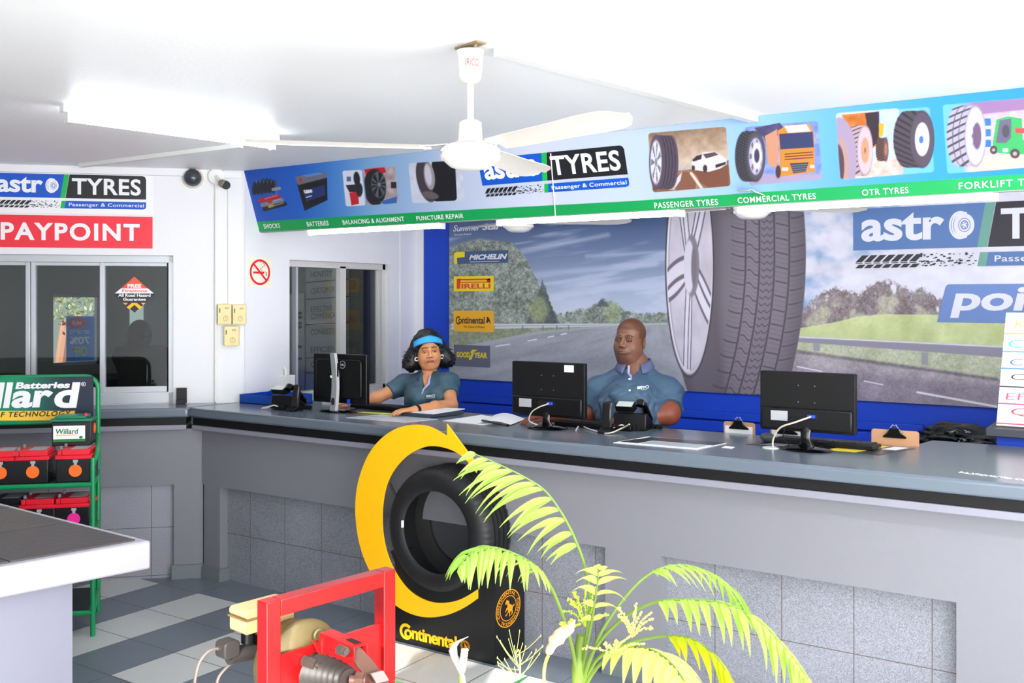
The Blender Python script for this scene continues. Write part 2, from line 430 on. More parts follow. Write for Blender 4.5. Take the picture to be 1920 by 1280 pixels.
S('window_3', mb, m_alu)

# serving window frame and panes
def yz(px, py): P = c_hit(px, py); return (TC.inverted() @ P).x, P.z
win1 = E('window_1', None, None, TC @ Vector((xr-1.5, 0, CZ)), math.radians(45)); win1['kind'] = 'structure'
mb = MB(); bt = .07
z1 = zt; z0 = CZ
for a in ((xl, xl+.05, z0, z1), (xr-.035, xr, z0, z1), (xl, xr, z0, z0+bt), (xl, xr, z1-.045, z1)): mb.box((a[0], .03, a[2]), (a[1], .10, a[3]), TC)
M('window_frame', mb, m_alu, win1, bevel=.003)
mb = MB()
for p0, p1 in ((48, 57), (58, 67), (187, 197)):
    mb.box((cx_(p0, -.05), .045, z0+bt), (cx_(p1, -.05), .09, z1-.04), TC)
M('mullion', mb, m_alu, win1, bevel=.003)
for p0, p1 in ((-330, 48), (67, 187), (197, 313)):
    x0 = max(cx_(p0, -.06), xl+.05); x1 = cx_(p1, -.06)
    M('sash', MB().box((x0, .055, z0+bt), (x1, .08, z0+bt+.035), TC).box((x0, .055, z1-.065), (x1, .08, z1-.045), TC), m_alu, win1)
    M('pane', MB().box((x0, .065, z0+bt+.03), (x1, .069, z1-.06), TC), m_glass, win1)

# small sliding window in the left wall
def by(px): P = plane_hit(px, 563, Vector((XB-.07, 0, 0)), Vector((1, 0, 0))); return P.y
win2 = E('window_2', None, None, (XB-.07, 5.2, wz0), 0); win2['kind'] = 'structure'
mb = MB(); X0, X1 = XB-.12, XB-.04
for a in ((wy0, wy0+.03, wz0, wz1), (wy1-.035, wy1, wz0, wz1), (wy0, wy1, wz0, wz0+.04), (wy0, wy1, wz1-.045, wz1)): mb.box((X0, a[0], a[2]), (X1, a[1], a[3]))
M('window_frame', mb, mat('cream_aluminium', (205, 203, 200), .4), win2, bevel=.003)
M('mullion', MB().box((XB-0.090, by(632), wz0+.03), (XB-0.040, by(643), wz1-.03)).box((XB-0.100, by(643), wz0+.03), (XB-0.070, by(648), wz1-.03)), mat('cream_aluminium', (1, 1, 1)), win2)
M('sash', MB().box((XB-0.100, by(553), wz0+.03), (XB-0.060, by(557), wz1-.03)).box((XB-0.100, by(708), wz0+.03), (XB-0.085, by(714), wz1-.03)), m_alu, win2)
M('pane', MB().box((XB-0.083, by(557), wz0+.04), (XB-0.079, by(632), wz1-.045)), m_glass, win2)
M('pane', MB().box((XB-0.096, by(648), wz0+.04), (XB-0.092, by(714), wz1-.045)), glass_mat('dull_window_glass', .62, .015), win2)

# things seen through the small window: handwritten chart and poster on the office wall
def offy(px, py, y=6.58): return ony(px, py, y)
fr = Fpx((574, 735), (655, 735), (574, 500), Vector((0, 6.585, 0)), Vector((0, -1, 0)))
ch = E('wall_chart', 'white chart with handwritten rows seen through the small sliding window', 'chart', fr.P(.5, 0, .002))
mb = MB(); fr.rect(mb, 0, 0, 1, 1, .004, .004); M('chart_board', mb, mat('chart_white', (205, 208, 208), .5), ch)
rows = [('HONESTY', .93), ('CUSTOMER PRO', .80), ('EFFECTIVE', .655), ('COMMUNICATION', .60), ('CONSISTENCY', .475), ('EFFICIENCY', .335), ('QUALITY', .215)]
mb = MB()
for s_, v in rows: M('handwriting', text(MB(), fr, s_, .12, v-.02, .92 if len(s_) > 9 else .62, v+.025, .006, 0, shear=.1), mat('ink_grey', (80, 84, 90), .6), ch)
mb = MB(); mk = MB()
for v in (.735, .535, .87): M('ruled_line', fr.rect(MB(), 0, v, 1, v+.008, .006), mat('ink_navy', (40, 60, 110), .6), ch)
for v in (.27, .15): M('ruled_line', fr.rect(MB(), 0, v, 1, v+.008, .006), mat('ink_red', (180, 40, 60), .6), ch, label='red ruled line')
fr = Fpx((540, 735), (571, 735), (540, 552), Vector((0, 6.585, 0)), Vector((0, -1, 0)))
po = E('wall_poster', 'narrow white poster with blue marks left of the handwritten chart', 'poster', fr.P(.5, 0, .002))
mb = MB(); fr.rect(mb, 0, 0, 1, 1, .004, .004); M('poster_sheet', mb, mat('chart_white', (1, 1, 1)), po)
for v in (.46, .34, .66, .70, .76, .80): M('blue_print', fr.ell(MB(), .6, v, .3, .018, .006, 14), mat('ink_navy', (1, 1, 1)), po)
ofc = MB().box((-7.1, 5.55, .9), (-5.9, 5.62, 1.16)).tube([(-6.5, 5.6, .0), (-6.5, 5.6, .92)], .03, 10).box((-6.75, 5.35, .0), (-6.25, 5.85, .04)); ofc.ball((-6.5, 5.58, 1.14), (.48, .05, .16), 24, 8)
T1('office_chair', ofc, mat('navy_fabric', (28, 32, 62), .8), 'navy chair with a rounded top seen low through the small sliding window', 'chair', smooth=True)
ob = MB().box((-8.95, 4.45, .02), (-8.3, 6.5, .96)); T1('office_cabinet', ob, mat('dark_cabinet', (45, 47, 52), .5), 'dark low cabinet below the office rear window', 'cabinet')
# outside the office: banner, trees, ground
m_grass = mat('outdoor_ground', (150, 150, 145), .9, vary=.2)
S('ground', MB().box((-24, -30, -.3), (-9.2, 22, -.12)).box((-9.2, -30, -.3), (20, SHOP_Y-.01, -.12)), m_grass)
def bpx(px, py, X): return plane_hit(px, py, Vector((X, 0, 0)), Vector((1, 0, 0)))
def banner(pxs, X, name, label):
    (a, b, c) = pxs; fr = Fpx(a, b, c, Vector((X, 0, 0)), Vector((1, 0, 0))); return fr, E(name, label, 'banner', (fr.P(.5, 0).x, fr.P(.5, 0).y, 0))
fr, bn = banner(((124, 681), (192, 679), (124, 592)), -10.3, 'sale_banner', 'blue sale banner outside the office window, its lettering mirrored')
mb = MB(); fr.rect(mb, 0, 0, 1, 1, .01, .01); vb = (-.12-fr.O.z)/fr.V.z; fr.rect(mb, .0, vb, .05, 0, .01, .04); fr.rect(mb, .92, vb, .97, 0, .01, .04); M('banner_sheet', mb, mat('banner_blue', (96, 156, 240), .6), bn)
mb = MB(); fr.ell(mb, .28, .86, .24, .12, .014); M('red_badge', mb, mat('banner_red', (235, 70, 80), .5), bn)
mb = MB(); text(mb, fr, '70%', .62, .40, .08, .56, .014, .03); text(mb, fr, 'GET UP TO', .62, .62, .08, .70, .014, .01); fr.rect(mb, 0, 0, 1, .05, .014)
text(mb, fr, 'SALE', .40, .82, .14, .90, .018, .02); M('lettering', mb, m_signw, bn)
mb = MB(); text(mb, fr, 'OFF', .55, .14, .18, .35, .014, .03); M('lettering', mb, mat('banner_lime', (190, 205, 70), .5), bn, label='lime OFF lettering')
# ---------------------------------------------------------------- reception counter
TOPT = .058
PX = 1.9   # the counter runs on past the right edge of the view
cnt = E('reception_counter', 'long grey reception counter with tiled recesses, running along the blue wall', 'counter', (-2, 4.0, 0))
YF, YR = 4.0, 4.06
rec = [(-4.79, -2.156), (-1.876, -.672), (-.40, 1.0)]
rz = .572
mb = MB()
mb.box((-4.95, YF, rz), (PX, 4.2, .915))
xs = [-4.935] + [v for r in rec for v in r] + [PX]
for i in range(0, len(xs), 2): mb.box((xs[i], YF, 0), (xs[i+1], 4.2, rz))
mb.box((-4.95, 4.195, 0), (PX, 4.25, .99)).box((-4.9, 4.25, 0), (-4.86, 4.6, .99)).box((1.8, 4.25, 0), (1.85, 4.6, .99))
M('counter_front', mb, m_cpaint, cnt)
mb = MB()
for a, b in rec: mb.box((a, YR, 0), (b, 4.19, rz))
M('tiled_panel', mb, m_granA, cnt)
for i in range(0, len(xs), 2):
    mb = MB(); a, b = xs[i]+(0 if i else .01), xs[i+1]
    mb.box((a-.012, YF-.014, 0), (b+.012, YF, .07)).box((a-.008, YF-.009, .07), (b+.008, YF, .085))
    if i: mb.box((a-.012, YF, 0), (a, YR, .075))
    mb.box((b, YF, 0), (b+.012, YR, .075)); M('skirting', mb, m_skirt, cnt)
mb = MB(); mb.box((-4.957, 3.935, .945), (PX, 4.2, .993)); M('black_band', mb, m_dark, cnt)
mb = MB(); mb.box((-4.957, 3.925, .915), (PX, 4.2, .945)); M('lower_edge', mb, m_edge, cnt, bevel=.004)
# diagonal end of the counter under the paypoint window
dg_ = E('window_counter', 'short grey counter under the serving window with a tiled recess', 'counter', TC @ Vector((-.8, -.15, 0)), math.radians(45))
def dl(c): return -(9.27-c)/math.sqrt(2)      # local y of the plane Y-X=c
yf, yr, yt = dl(8.963), dl(9.02), dl(8.86)
xe = (TC.inverted() @ Vector((-4.954, 4.009, 0))).x
def lx(px, c): return (TC.inverted() @ plane_hit(px, 563, OC+nC*((9.27-c)/math.sqrt(2)), nC)).x
rx1 = lx(326, 8.963); rx0 = rx1-1.9
mb = MB(); mb.box((-4.5, yf, .575), (xe, -.002, .915), TC).box((rx1, yf, 0), (xe, -.002, .575), TC).box((-4.5, yf, 0), (rx0, -.002, .575), TC)
M('counter_front', mb, m_cpaint, dg_)
m_granB = tile_material('speckled_window_tiles', 0, .31, .294, (0, 2), (146, 147, 158), (96, 84, 84), .004, .42, .55)
p = MB(); p.box((0, 0, 0), (rx1-rx0, .05, .575)); o = M('tiled_panel', p, m_granB, dg_, world=False); o.location = wm(dg_).inverted() @ (TC @ Vector((rx0, yr, 0)))
WM[o.name] = TC @ Matrix.Translation((rx0, yr, 0))
mb = MB(); mb.box((rx1-.012, yf-.014, 0), (xe+.006, yf, .085), TC).box((rx1-.012, yf, 0), (rx1, yr, .075), TC); M('skirting', mb, m_skirt, dg_)
xt = (TC.inverted() @ Vector((-4.962, 3.9, 0))).x
mb = MB(); mb.box((-4.5, yt+.03, .945), (xt-.012, -.002, .993), TC); M('black_band', mb, m_dark, dg_)
mb = MB(); mb.box((-4.5, yt+.02, .915), (xt-.012, -.002, .945), TC); M('lower_edge', mb, m_edge, dg_, bevel=.004)
# worktops
z0, z1 = CZ-TOPT, CZ
def slab(pts): return MB().prism([(x, y, z0) for x, y in pts], (0, 0, TOPT))
T1('main_worktop', slab([(-4.962, 3.9), (PX, 3.9), (PX, 4.93), (-.94, 4.93), (-.985, 4.65), (XB+.001, 4.65), (XB+.001, 4.314)]), m_top, 'long blue-grey laminate worktop with a rounded edge on the reception counter', 'worktop', bevel=.014)
a, b = TC @ Vector((-4.5, yt, 0)), TC @ Vector((-4.5, -.003, 0)); w0 = TC @ Vector((-.006, -.003, 0))
T1('window_worktop', slab([(a.x, a.y), (-4.966, 3.899), (w0.x-.004, w0.y), (b.x, b.y)]), m_top, 'narrow blue-grey worktop below the serving window', 'worktop', bevel=.012)
fr = Frame((0, 0, CZ), (1, 0, 0), (0, 1, 0))
pA, pB = onz(1797, 886, CZ), onz(1930, 903, CZ)
mb = MB(); d = (pB-pA); d.z = 0; f2 = Frame(pA, d, Vector((-.01, .035, 0))); f2.n = Vector((0, 0, 1)); text(mb, f2, 'ALIGNMENT CHECK', 0, 0, 1.6, 1, .0012, .03)
T1('worktop_decal', mb, m_signw, 'worn white lettering stuck on the worktop at the far right', 'decal')

# ---------------------------------------------------------------- foreground desk
zd = .85; th = .10
P0 = onz(283, 1013, zd); P1 = onz(0, 1063, zd); P2 = onz(60, 957, zd)
e1 = (P1-P0).normalized(); e2 = (P2-P0).normalized()
dk = E('tiled_desk', 'white plastered desk with a dark tiled top at the lower left', 'desk', (P0.x+e1.x*.6+e2.x*.4, P0.y+e1.y*.6+e2.y*.4, 0))
pts = [P0, P0+e1*2.2, P0+e1*2.2+e2*1.9, P0+e2*1.9]
M('desk_slab', MB().prism([Vector((q.x, q.y, zd-th)) for q in pts], (0, 0, th)), mat('white_plaster', (184, 182, 190), .6, bump=.6, bscale=40), dk, bevel=.008)
q0 = P0+e1*.035+e2*.03
pts = [q0, q0+e1*2.1, q0+e1*2.1+e2*1.8, q0+e2*1.8]
m_dt = mat('dark_slate_tile', (78, 76, 78), .35, bump=1.0, bscale=35, vary=.15, vscale=6)
tl = MB()
for i in range(5):
    for k in range(4):
        c = q0+e1*(.42*i)+e2*(.45*k); tl.prism([Vector((v.x, v.y, zd)) for v in (c+e1*.003+e2*.003, c+e1*.417+e2*.003, c+e1*.417+e2*.447, c+e1*.003+e2*.447)], (0, 0, .006))
M('tiled_top', tl, m_dt, dk)
# body: corner at px 220, with a recess opening on the near face
B0 = P0+e1*.22+e2*.10
def bp(a, b, z): v = B0+e1*a+e2*b; return Vector((v.x, v.y, z))
def dbox(mb, a0, a1, b0, b1, z0, z1): return mb.prism([bp(a0, b0, z0), bp(a1, b0, z0), bp(a1, b1, z0), bp(a0, b1, z0)], (0, 0, z1-z0))
mb = MB(); dbox(mb, 0, 1.9, 0, 1.6, .60, zd-th); dbox(mb, 0, .28, 0, 1.6, 0, .60); dbox(mb, .28, 1.9, .10, 1.6, 0, .60)
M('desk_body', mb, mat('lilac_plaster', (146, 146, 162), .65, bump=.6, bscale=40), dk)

# ---------------------------------------------------------------- wall mural
HX = lambda px: ony(px, 563, 6.05).x
MX0, MX1, MZ0, MZ1 = -4.61, .75, 1.105, 2.40
def tyre_mural(p):
    X, Y = p.X, p.Y; t = (Y-480)/260.
    lft = 1249+np.where(Y > 480, 42*t**2.0, 0); rgt = 1511-38*t*t
    body = ss(-1, 1, X-lft)*ss(-1, 1, rgt-X)
    p.over(body, (104, 96, 106))
    shd = np.interp((X-lft)/(rgt-lft+1e-6), [0, .1, .35, .42, .6, .85, 1], [.75, .9, .82, 1.0, 1.12, 1.05, .8]); p.c = p.c*(1+(body*(shd-1))[..., None])
    side = body*ss(1, -1, X-(1368-20*t*t))
    bend = np.where(Y > 480, t*t*40, t*t*6)
    gx = [1398, 1424, 1452, 1480]; edges = [1368]+gx+[1511]
    for g in gx: p.over(body*(1-ss(.8, 2.6, np.abs(X+bend-g))), (66, 58, 68))
    for i in range(5):
        a, b = edges[i]+3, edges[i+1]-2; u = (X+bend-a)/(b-a); ins = body*(u > 0)*(u < 1)
        curv = [(6*(1-u)**2 if i == 0 else 0), -7*u+3*np.sin(u*6), 5*np.abs(((u*2) % 1)-.5)*2, 5*(-u), 6*u*u][i]
        per = [26, 24, 13, 27, 27][i]; yy = (Y+curv+t*t*[-14, -6, 0, 4, 8][i]+i*9)
        k = np.abs(((yy/per) % 1)-.5)*per
        p.over(ins*(1-ss(.5, 2.0, k)), (62, 55, 65))
        k2 = np.abs(((yy/(per/3.)) % 1)-.5)*per/3; p.over(ins*(1-ss(.2, 1.0, k2))*.45, (74, 66, 78))
    # wheel
    a, b = (X-1293)/44., (Y-498)/205.; r = np.hypot(a, b); th = np.arctan2(b, a)
    p.over(p.ell(1293, 498, 46, 209), (52, 46, 54)); p.over(p.ell(1293, 498, 43.5, 204), (214, 208, 220))
    p.over(p.ell(1294, 498, 41, 198), (150, 144, 154)); n = fbm(X*.05, Y*.02, 3, 5)
    p.over(p.ell(1295, 498, 40, 195), np.stack([168+40*n, 162+40*n, 174+40*n], -1))
    for k in range(5):
        ang = math.radians(97+72*k)
        for dd, w in ((-.13, .16), (.13, .16)):
            dth = np.abs((th-(ang+dd*(1.4-r))+math.pi) % (2*math.pi)-math.pi)*r; m = (1-ss(.06, .09, dth))*(r > .2)*(r < .97)
            p.over(m, (205, 200, 212)); m2 = (1-ss(.012, .03, np.abs(dth-.085)))*(r > .22)*(r < .95); p.over(m2, (98, 90, 102))
    p.over(p.ell(1297, 498, 14, 58), (120, 112, 124)); p.over(p.ell(1292, 500, 10, 50), (200, 196, 208)); p.over(p.ell(1301, 500, 5, 38), (110, 102, 112))
def mural(X, Y):
    p = Paint(X, Y); g = ss(390, 600, Y)[..., None]
    p.fill((60, 80, 118)); p.c = p.c*(1-g)+np.array((168, 178, 200))*g
    st = fbm(X*.008+Y*.004, (Y+X*.14)*.06, 4, 3); p.over(ss(.5, .75, st)*.55, (188, 194, 214))
    for a in ((980, 472, 1140, 440, 7), (1000, 515, 1230, 494, 9), (1100, 480, 1245, 472, 5)): p.over(p.line(*a, soft=5)*.6, (170, 178, 200))
    p.over(ss(520, 580, Y)*ss(.4, .7, fbm(X*.012, Y*.03, 4, 9))*.6, (196, 200, 216))
    # right sky
    cl = ss(.30, .62, fbm(X*.014, Y*.02, 5, 21)+.0012*(X-1520)); R = ss(1440, 1480, X)
    g3 = np.stack([186+24*fbm(X*.03, Y*.05, 3, 4)]*3, -1)*np.array((1, .99, 1.05)); p.c = p.c*(1-R[..., None])+R[..., None]*(np.array((112, 142, 182))*(1-cl[..., None])+g3*cl[..., None])
    n1 = .45*fbm(X*.16, Y*.16, 4, 7)+.55*fbm(X*.42, Y*.42, 3, 17); n2 = fbm(X*.03, Y*.03, 3, 8)
    tv = lambda base, k=85: np.clip(np.array(base)+((n1-.5)*k*2+(n2-.5)*40)[..., None], 20, 235)
    ht = curve([846, 870, 900, 930, 960, 985, 1000, 1015, 1030, 1045, 1055, 1080, 1100, 1115, 1130, 1145, 1160, 1175, 1200, 1250, 1300], [462, 452, 446, 450, 455, 480, 510, 545, 575, 590, 588, 582, 578, 570, 566, 566, 572, 584, 588, 585, 587], X)+6*(n1-.5)*2
    p.over(ss(-2, 3, Y-ht)*(X < 1400), tv((122, 130, 122)))
    p.over(ss(0, 1, (Y-525-abs(X-1017)*2.6+(n1-.5)*40)/4)*(Y < 609)*(X < 1060)*(X > 985), tv((78, 86, 90), 35))
    p.over(p.ell(1010, 580, 18, 24, soft=6)*.6, tv((158, 170, 110), 45)); p.over(p.ell(1148, 585, 16, 20, soft=5)*.5, tv((150, 165, 118), 30))
    p.over(ss(0, 1, (Y-556-abs(X-1130)*1.4+(n1-.5)*24)/3)*(Y < 575)*(X < 1160)*(X > 1100), tv((86, 92, 96), 30))
    # verge, rail, road (left)
    L_ = X < 1420
    p.over(ss(0, 3, Y-606)*L_, tv((132, 138, 116), 45))
    rd = curve([846, 1010, 1100, 1250, 1400], [652, 621, 613, 610, 612], X); p.over(ss(-1, 2, Y-rd)*L_, np.stack([146+0*X]*3, -1)*np.array((.98, 1, 1.06))*(1+.12*(fbm((X-1230)/(Y-595.)*1.6, Y*.05, 4, 11)-.5)*2+.14*(n1-.5))[..., None])
    p.over(ss(-1, 1, Y-rd)*ss(7, 3, Y-rd-(1010-X)*.02)*L_*.5, (176, 176, 182))
    p.over(p.poly([(846, 607), (1250, 606), (1250, 609), (846, 618)], .6), (186, 190, 196)); p.over(p.line(846, 612, 1250, 608, 1.2)*.7, (120, 124, 132))
    for x in (926, 980, 1018, 1044, 1066): p.over(p.line(x, 611, x, 622-(x-926)*.03, 2.2), (112, 116, 122))
    for a in ((930, 649, 955, 645), (990, 639, 1006, 636), (1028, 632, 1038, 630), (1052, 627, 1062, 625)): p.over(p.line(*a, 2.2), (214, 216, 222))
    # right: trees, hill, rail, verge, road
    R2 = X > 1430
    ht = curve([1430, 1510, 1540, 1565, 1590, 1610, 1630, 1660, 1680, 1710, 1730, 1760, 1800, 1900], [600, 575, 548, 540, 545, 552, 535, 522, 530, 545, 540, 560, 552, 560], X)+10*(n1-.5)*2
    br = fbm(X*.12, Y*.05, 4, 31); p.over(ss(-3, 5, Y-ht)*ss(.25, .5, br+.006*(Y-ht))*R2, tv((122, 110, 112), 55))
    p.over(ss(-3, 5, Y-ht-25)*R2*ss(.5, .6, n2)*.6, tv((164, 164, 138), 40))
    hl = curve([1430, 1500, 1560, 1610, 1660, 1760, 1950], [625, 615, 605, 593, 589, 590, 592], X); p.over(ss(-.7, .7, Y-hl)*R2, np.clip(np.array((178, 186, 132))+((n2-.5)*40+(n1-.5)*22)[..., None], 0, 255))
    k = (X-1497)/371.; y1 = 630+18*k; y2 = 641+28*k
    vg = ss(-1, 1, Y-(y2-2))*R2; p.over(vg, tv((168, 172, 146), 40))
    e = 660+50*k; p.over(ss(-2, 2, Y-e)*R2, tv((150, 142, 148), 34)); p.over(p.line(1497, 659, 1868, 711, 6, 3)*.8*R2, tv((92, 82, 92), 40))
    e2 = 690+32*k; p.over(ss(-12, 12, Y-e2)*R2, tv((128, 118, 132), 30))
    p.over(ss(-.7, .7, Y-y1)*ss(-.7, .7, y2-Y)*R2, (128, 122, 138)); p.over(ss(-.7, .7, Y-y1)*ss(-.5, .5, y1+3-Y)*R2, (192, 192, 202))
    p.over(p.poly([(1525, 642), (1537, 642), (1537, 658), (1525, 657)])*.9, (134, 130, 142)); p.over(p.poly([(1728, 660), (1740, 661), (1740, 684), (1728, 683)])*.9, (134, 130, 142))
    for a in ((1495, 687, 1540, 696, 2.5), (1620, 714, 1655, 721, 2), (1720, 735, 1868, 762, 4)): p.over(p.line(*a), (206, 202, 208))
    p.over(p.poly([(1452, 640), (1420, 1000), (1380, 1000), (1400, 640)])*0, (0, 0, 0))
    tyre_mural(p)
    return np.clip(p.c*1.06+8, 0, 255)
mu = E('wall_mural', 'large printed mural of a road, trees and giant tyre on the blue wall', 'mural', (-2, 6.05, MZ0))
picture('mural_print', (MX0, 6.045, MZ0), (MX1-MX0, 0, 0), (0, 0, MZ1-MZ0), 1700, 420, mural, mu)
M('mural_board', MB().box((MX0, 6.046, MZ0), (MX1, 6.068, MZ1)), m_dark, mu)
FM = Vector((0, 6.045, 0)); NM = Vector((0, -1, 0))
# ---------------------------------------------------------------- signs
ZH = Vector((0, 0, 1))
def Fv(BL, BR, ytop, O, n, vh=ZH):
    a, b, c = plane_hit(*BL, O, n), plane_hit(*BR, O, n), plane_hit(BL[0], ytop, O, n)
    U = b-a; U = U-vh*U.dot(vh); return Frame(a, U, vh*((c-a).dot(vh)))
def wheel_o(fr, cu, cv, ru, rv, mw, mk):
    """the tyre that stands for the letter o"""
    asp = fr.U.length/fr.V.length
    for i in range(34):
        a = math.radians(80+200*i/33)
        for j, k in enumerate((1.0, 1.16, 1.32)):
            u, v = cu-ru*.22*j+ru*(.98+.03*j)*math.cos(a), cv+rv*(1+.05*j)*math.sin(a)*1.04
            fr.ell(mw, u, v, .0036, .0036*asp*1.3, .0024+.00003*((i*3+j) % 9), 6, .0002)
    fr.ell(mw, cu, cv, ru, rv, .0032); fr.ring(mk, cu, cv, ru*.62, rv*.62, .10, .0038); fr.ring(mk, cu, cv, ru*.40, rv*.40, .25, .0038)
    for k in range(5): a = 2*math.pi*k/5; fr.ell(mk, cu+ru*.2*math.cos(a), cv+rv*.2*math.sin(a), ru*.07, rv*.07, .0038, 8)
def astro_logo(fr, parent, cols, seed=3):
    blue, green, black, white = cols
    rnd = random.Random(seed); R = .03; asp = fr.U.length/fr.V.length
    mb = MB(); fr.poly(mb, [(0, .30), (.435, .30), (.462, 1), (.02, 1), (.006, .985), (0, .95)], .0016)
    fr.poly(mb, [(.463, 0), (1-.022, 0), (1-.006, .02), (1, .07), (1, .22), (.472, .22)], .0016); M('logo_blue', mb, blue, parent)
    mb = MB(); fr.poly(mb, [(.435, .30), (.468, .30), (.495, 1), (.462, 1)], .0016); fr.poly(mb, [(.436, 0), (.463, 0), (.472, .22), (.445, .22)], .0016); M('logo_green', mb, green, parent)
    mb = MB(); fr.poly(mb, [(.470, .30), (1, .30), (1, .9), (.992, .97), (.975, 1), (.497, 1)], .0016)
    # tyre track that breaks up to the right
    for i in range(13):
        u = .008+i*.0325
        for (v0, v1, sl) in ((.10, .215, .026), (.075, .09, .004), (0.0, .06, .014)):
            if i < 7: fr.poly(mb, [(u, v0), (u+.024, v0), (u+.024+sl, v1), (u+sl, v1)], .0016)
            else:
                for q in range(int(7-(i-7)*.7)):
                    a, b = u+rnd.random()*.034, v0+rnd.random()*(v1-v0); s = .0045*rnd.uniform(.6, 1.5)
                    fr.poly(mb, [(a, b), (a+s*1.6, b+.3*s*asp), (a+s*1.2, b+s*asp), (a-.3*s, b+.7*s*asp)], .0012+.00003*((q*5+i) % 13), .0004)
    mk = MB(); M('lettering', text(MB(), fr, 'TYRES', .512, .41, .965, .90, .003, .024, sp=1.07), white, parent, label='white TYRES lettering'); M('lettering', text(MB(), fr, 'Passenger & Commercial', .492, .035, .985, .165, .003, .008, sp=1.05), white, parent, label='small white lettering')
    mw = MB(); text(mw, fr, 'astr', .03, .44, .325, .90, .003, .03); wheel_o(fr, .393, .66, .033, .033*asp*1.25, mw, mk)
    M('logo_black', mb, black, parent); M('lettering', mw, white, parent, label='white lettering'); M('wheel_mark', mk, blue, parent)

# header board over the counter (tilts towards the shop at the top)
FO = Vector((0, 4.45, 2.145)); FV = Vector((0, -.13, .384)); FN = Vector((1, 0, 0)).cross(FV).normalized(); fv = FV.normalized()
def tyre_p(p, fx, fy, rx, ry, w, face=(225, 225, 230), rub=(58, 50, 58), flip=1, hub=.66, grooves=4, lug=0):
    """face centre, radii, tread depth to the side (w, signed)"""
    X, Y = p.X, p.Y
    m = p.ell(fx+w, fy, rx, ry*.97); rect = (1-ss(-.6, .6, (np.abs(X-(fx+w/2))-abs(w)/2)))*(1-ss(-1, 1, np.abs(Y-fy)-ry*.985))
    body = np.maximum(m, rect); p.over(body, rub)
    u = (X-fx)/w-np.sqrt(np.clip(1-((Y-fy)/ry)**2, 0, 1))*rx/abs(w)
    if lug: k = np.abs((((Y+u*w*flip*.5)/lug) % 1)-.5); p.over(body*(1-ss(.10, .2, k))*(u > 0), np.array(rub)*.35)
    for g in range(grooves): p.over(body*(1-ss(.01, .04, np.abs(u-(g+1)/(grooves+1))))*(u > 0), np.array(rub)*.5)
    p.over(p.ell(fx, fy, rx, ry), np.array(rub)*.8+8); p.over(p.ell(fx, fy, rx*.93, ry*.93), np.array(rub)*1.15)
    p.over(p.ell(fx, fy, rx*hub, ry*hub), face); r = np.hypot((X-fx)/rx/hub, (Y-fy)/ry/hub); th = np.arctan2((Y-fy)/ry, (X-fx)/rx)
    if grooves: p.over(p.ell(fx, fy, rx*hub*.9, ry*hub*.9)*(np.abs(((th/(2*math.pi)*7) % 1)-.5) < .2)*(r > .3), np.array(face)*.55)
    p.over(p.ell(fx, fy, rx*hub*.22, ry*hub*.22), np.array(face)*.6)
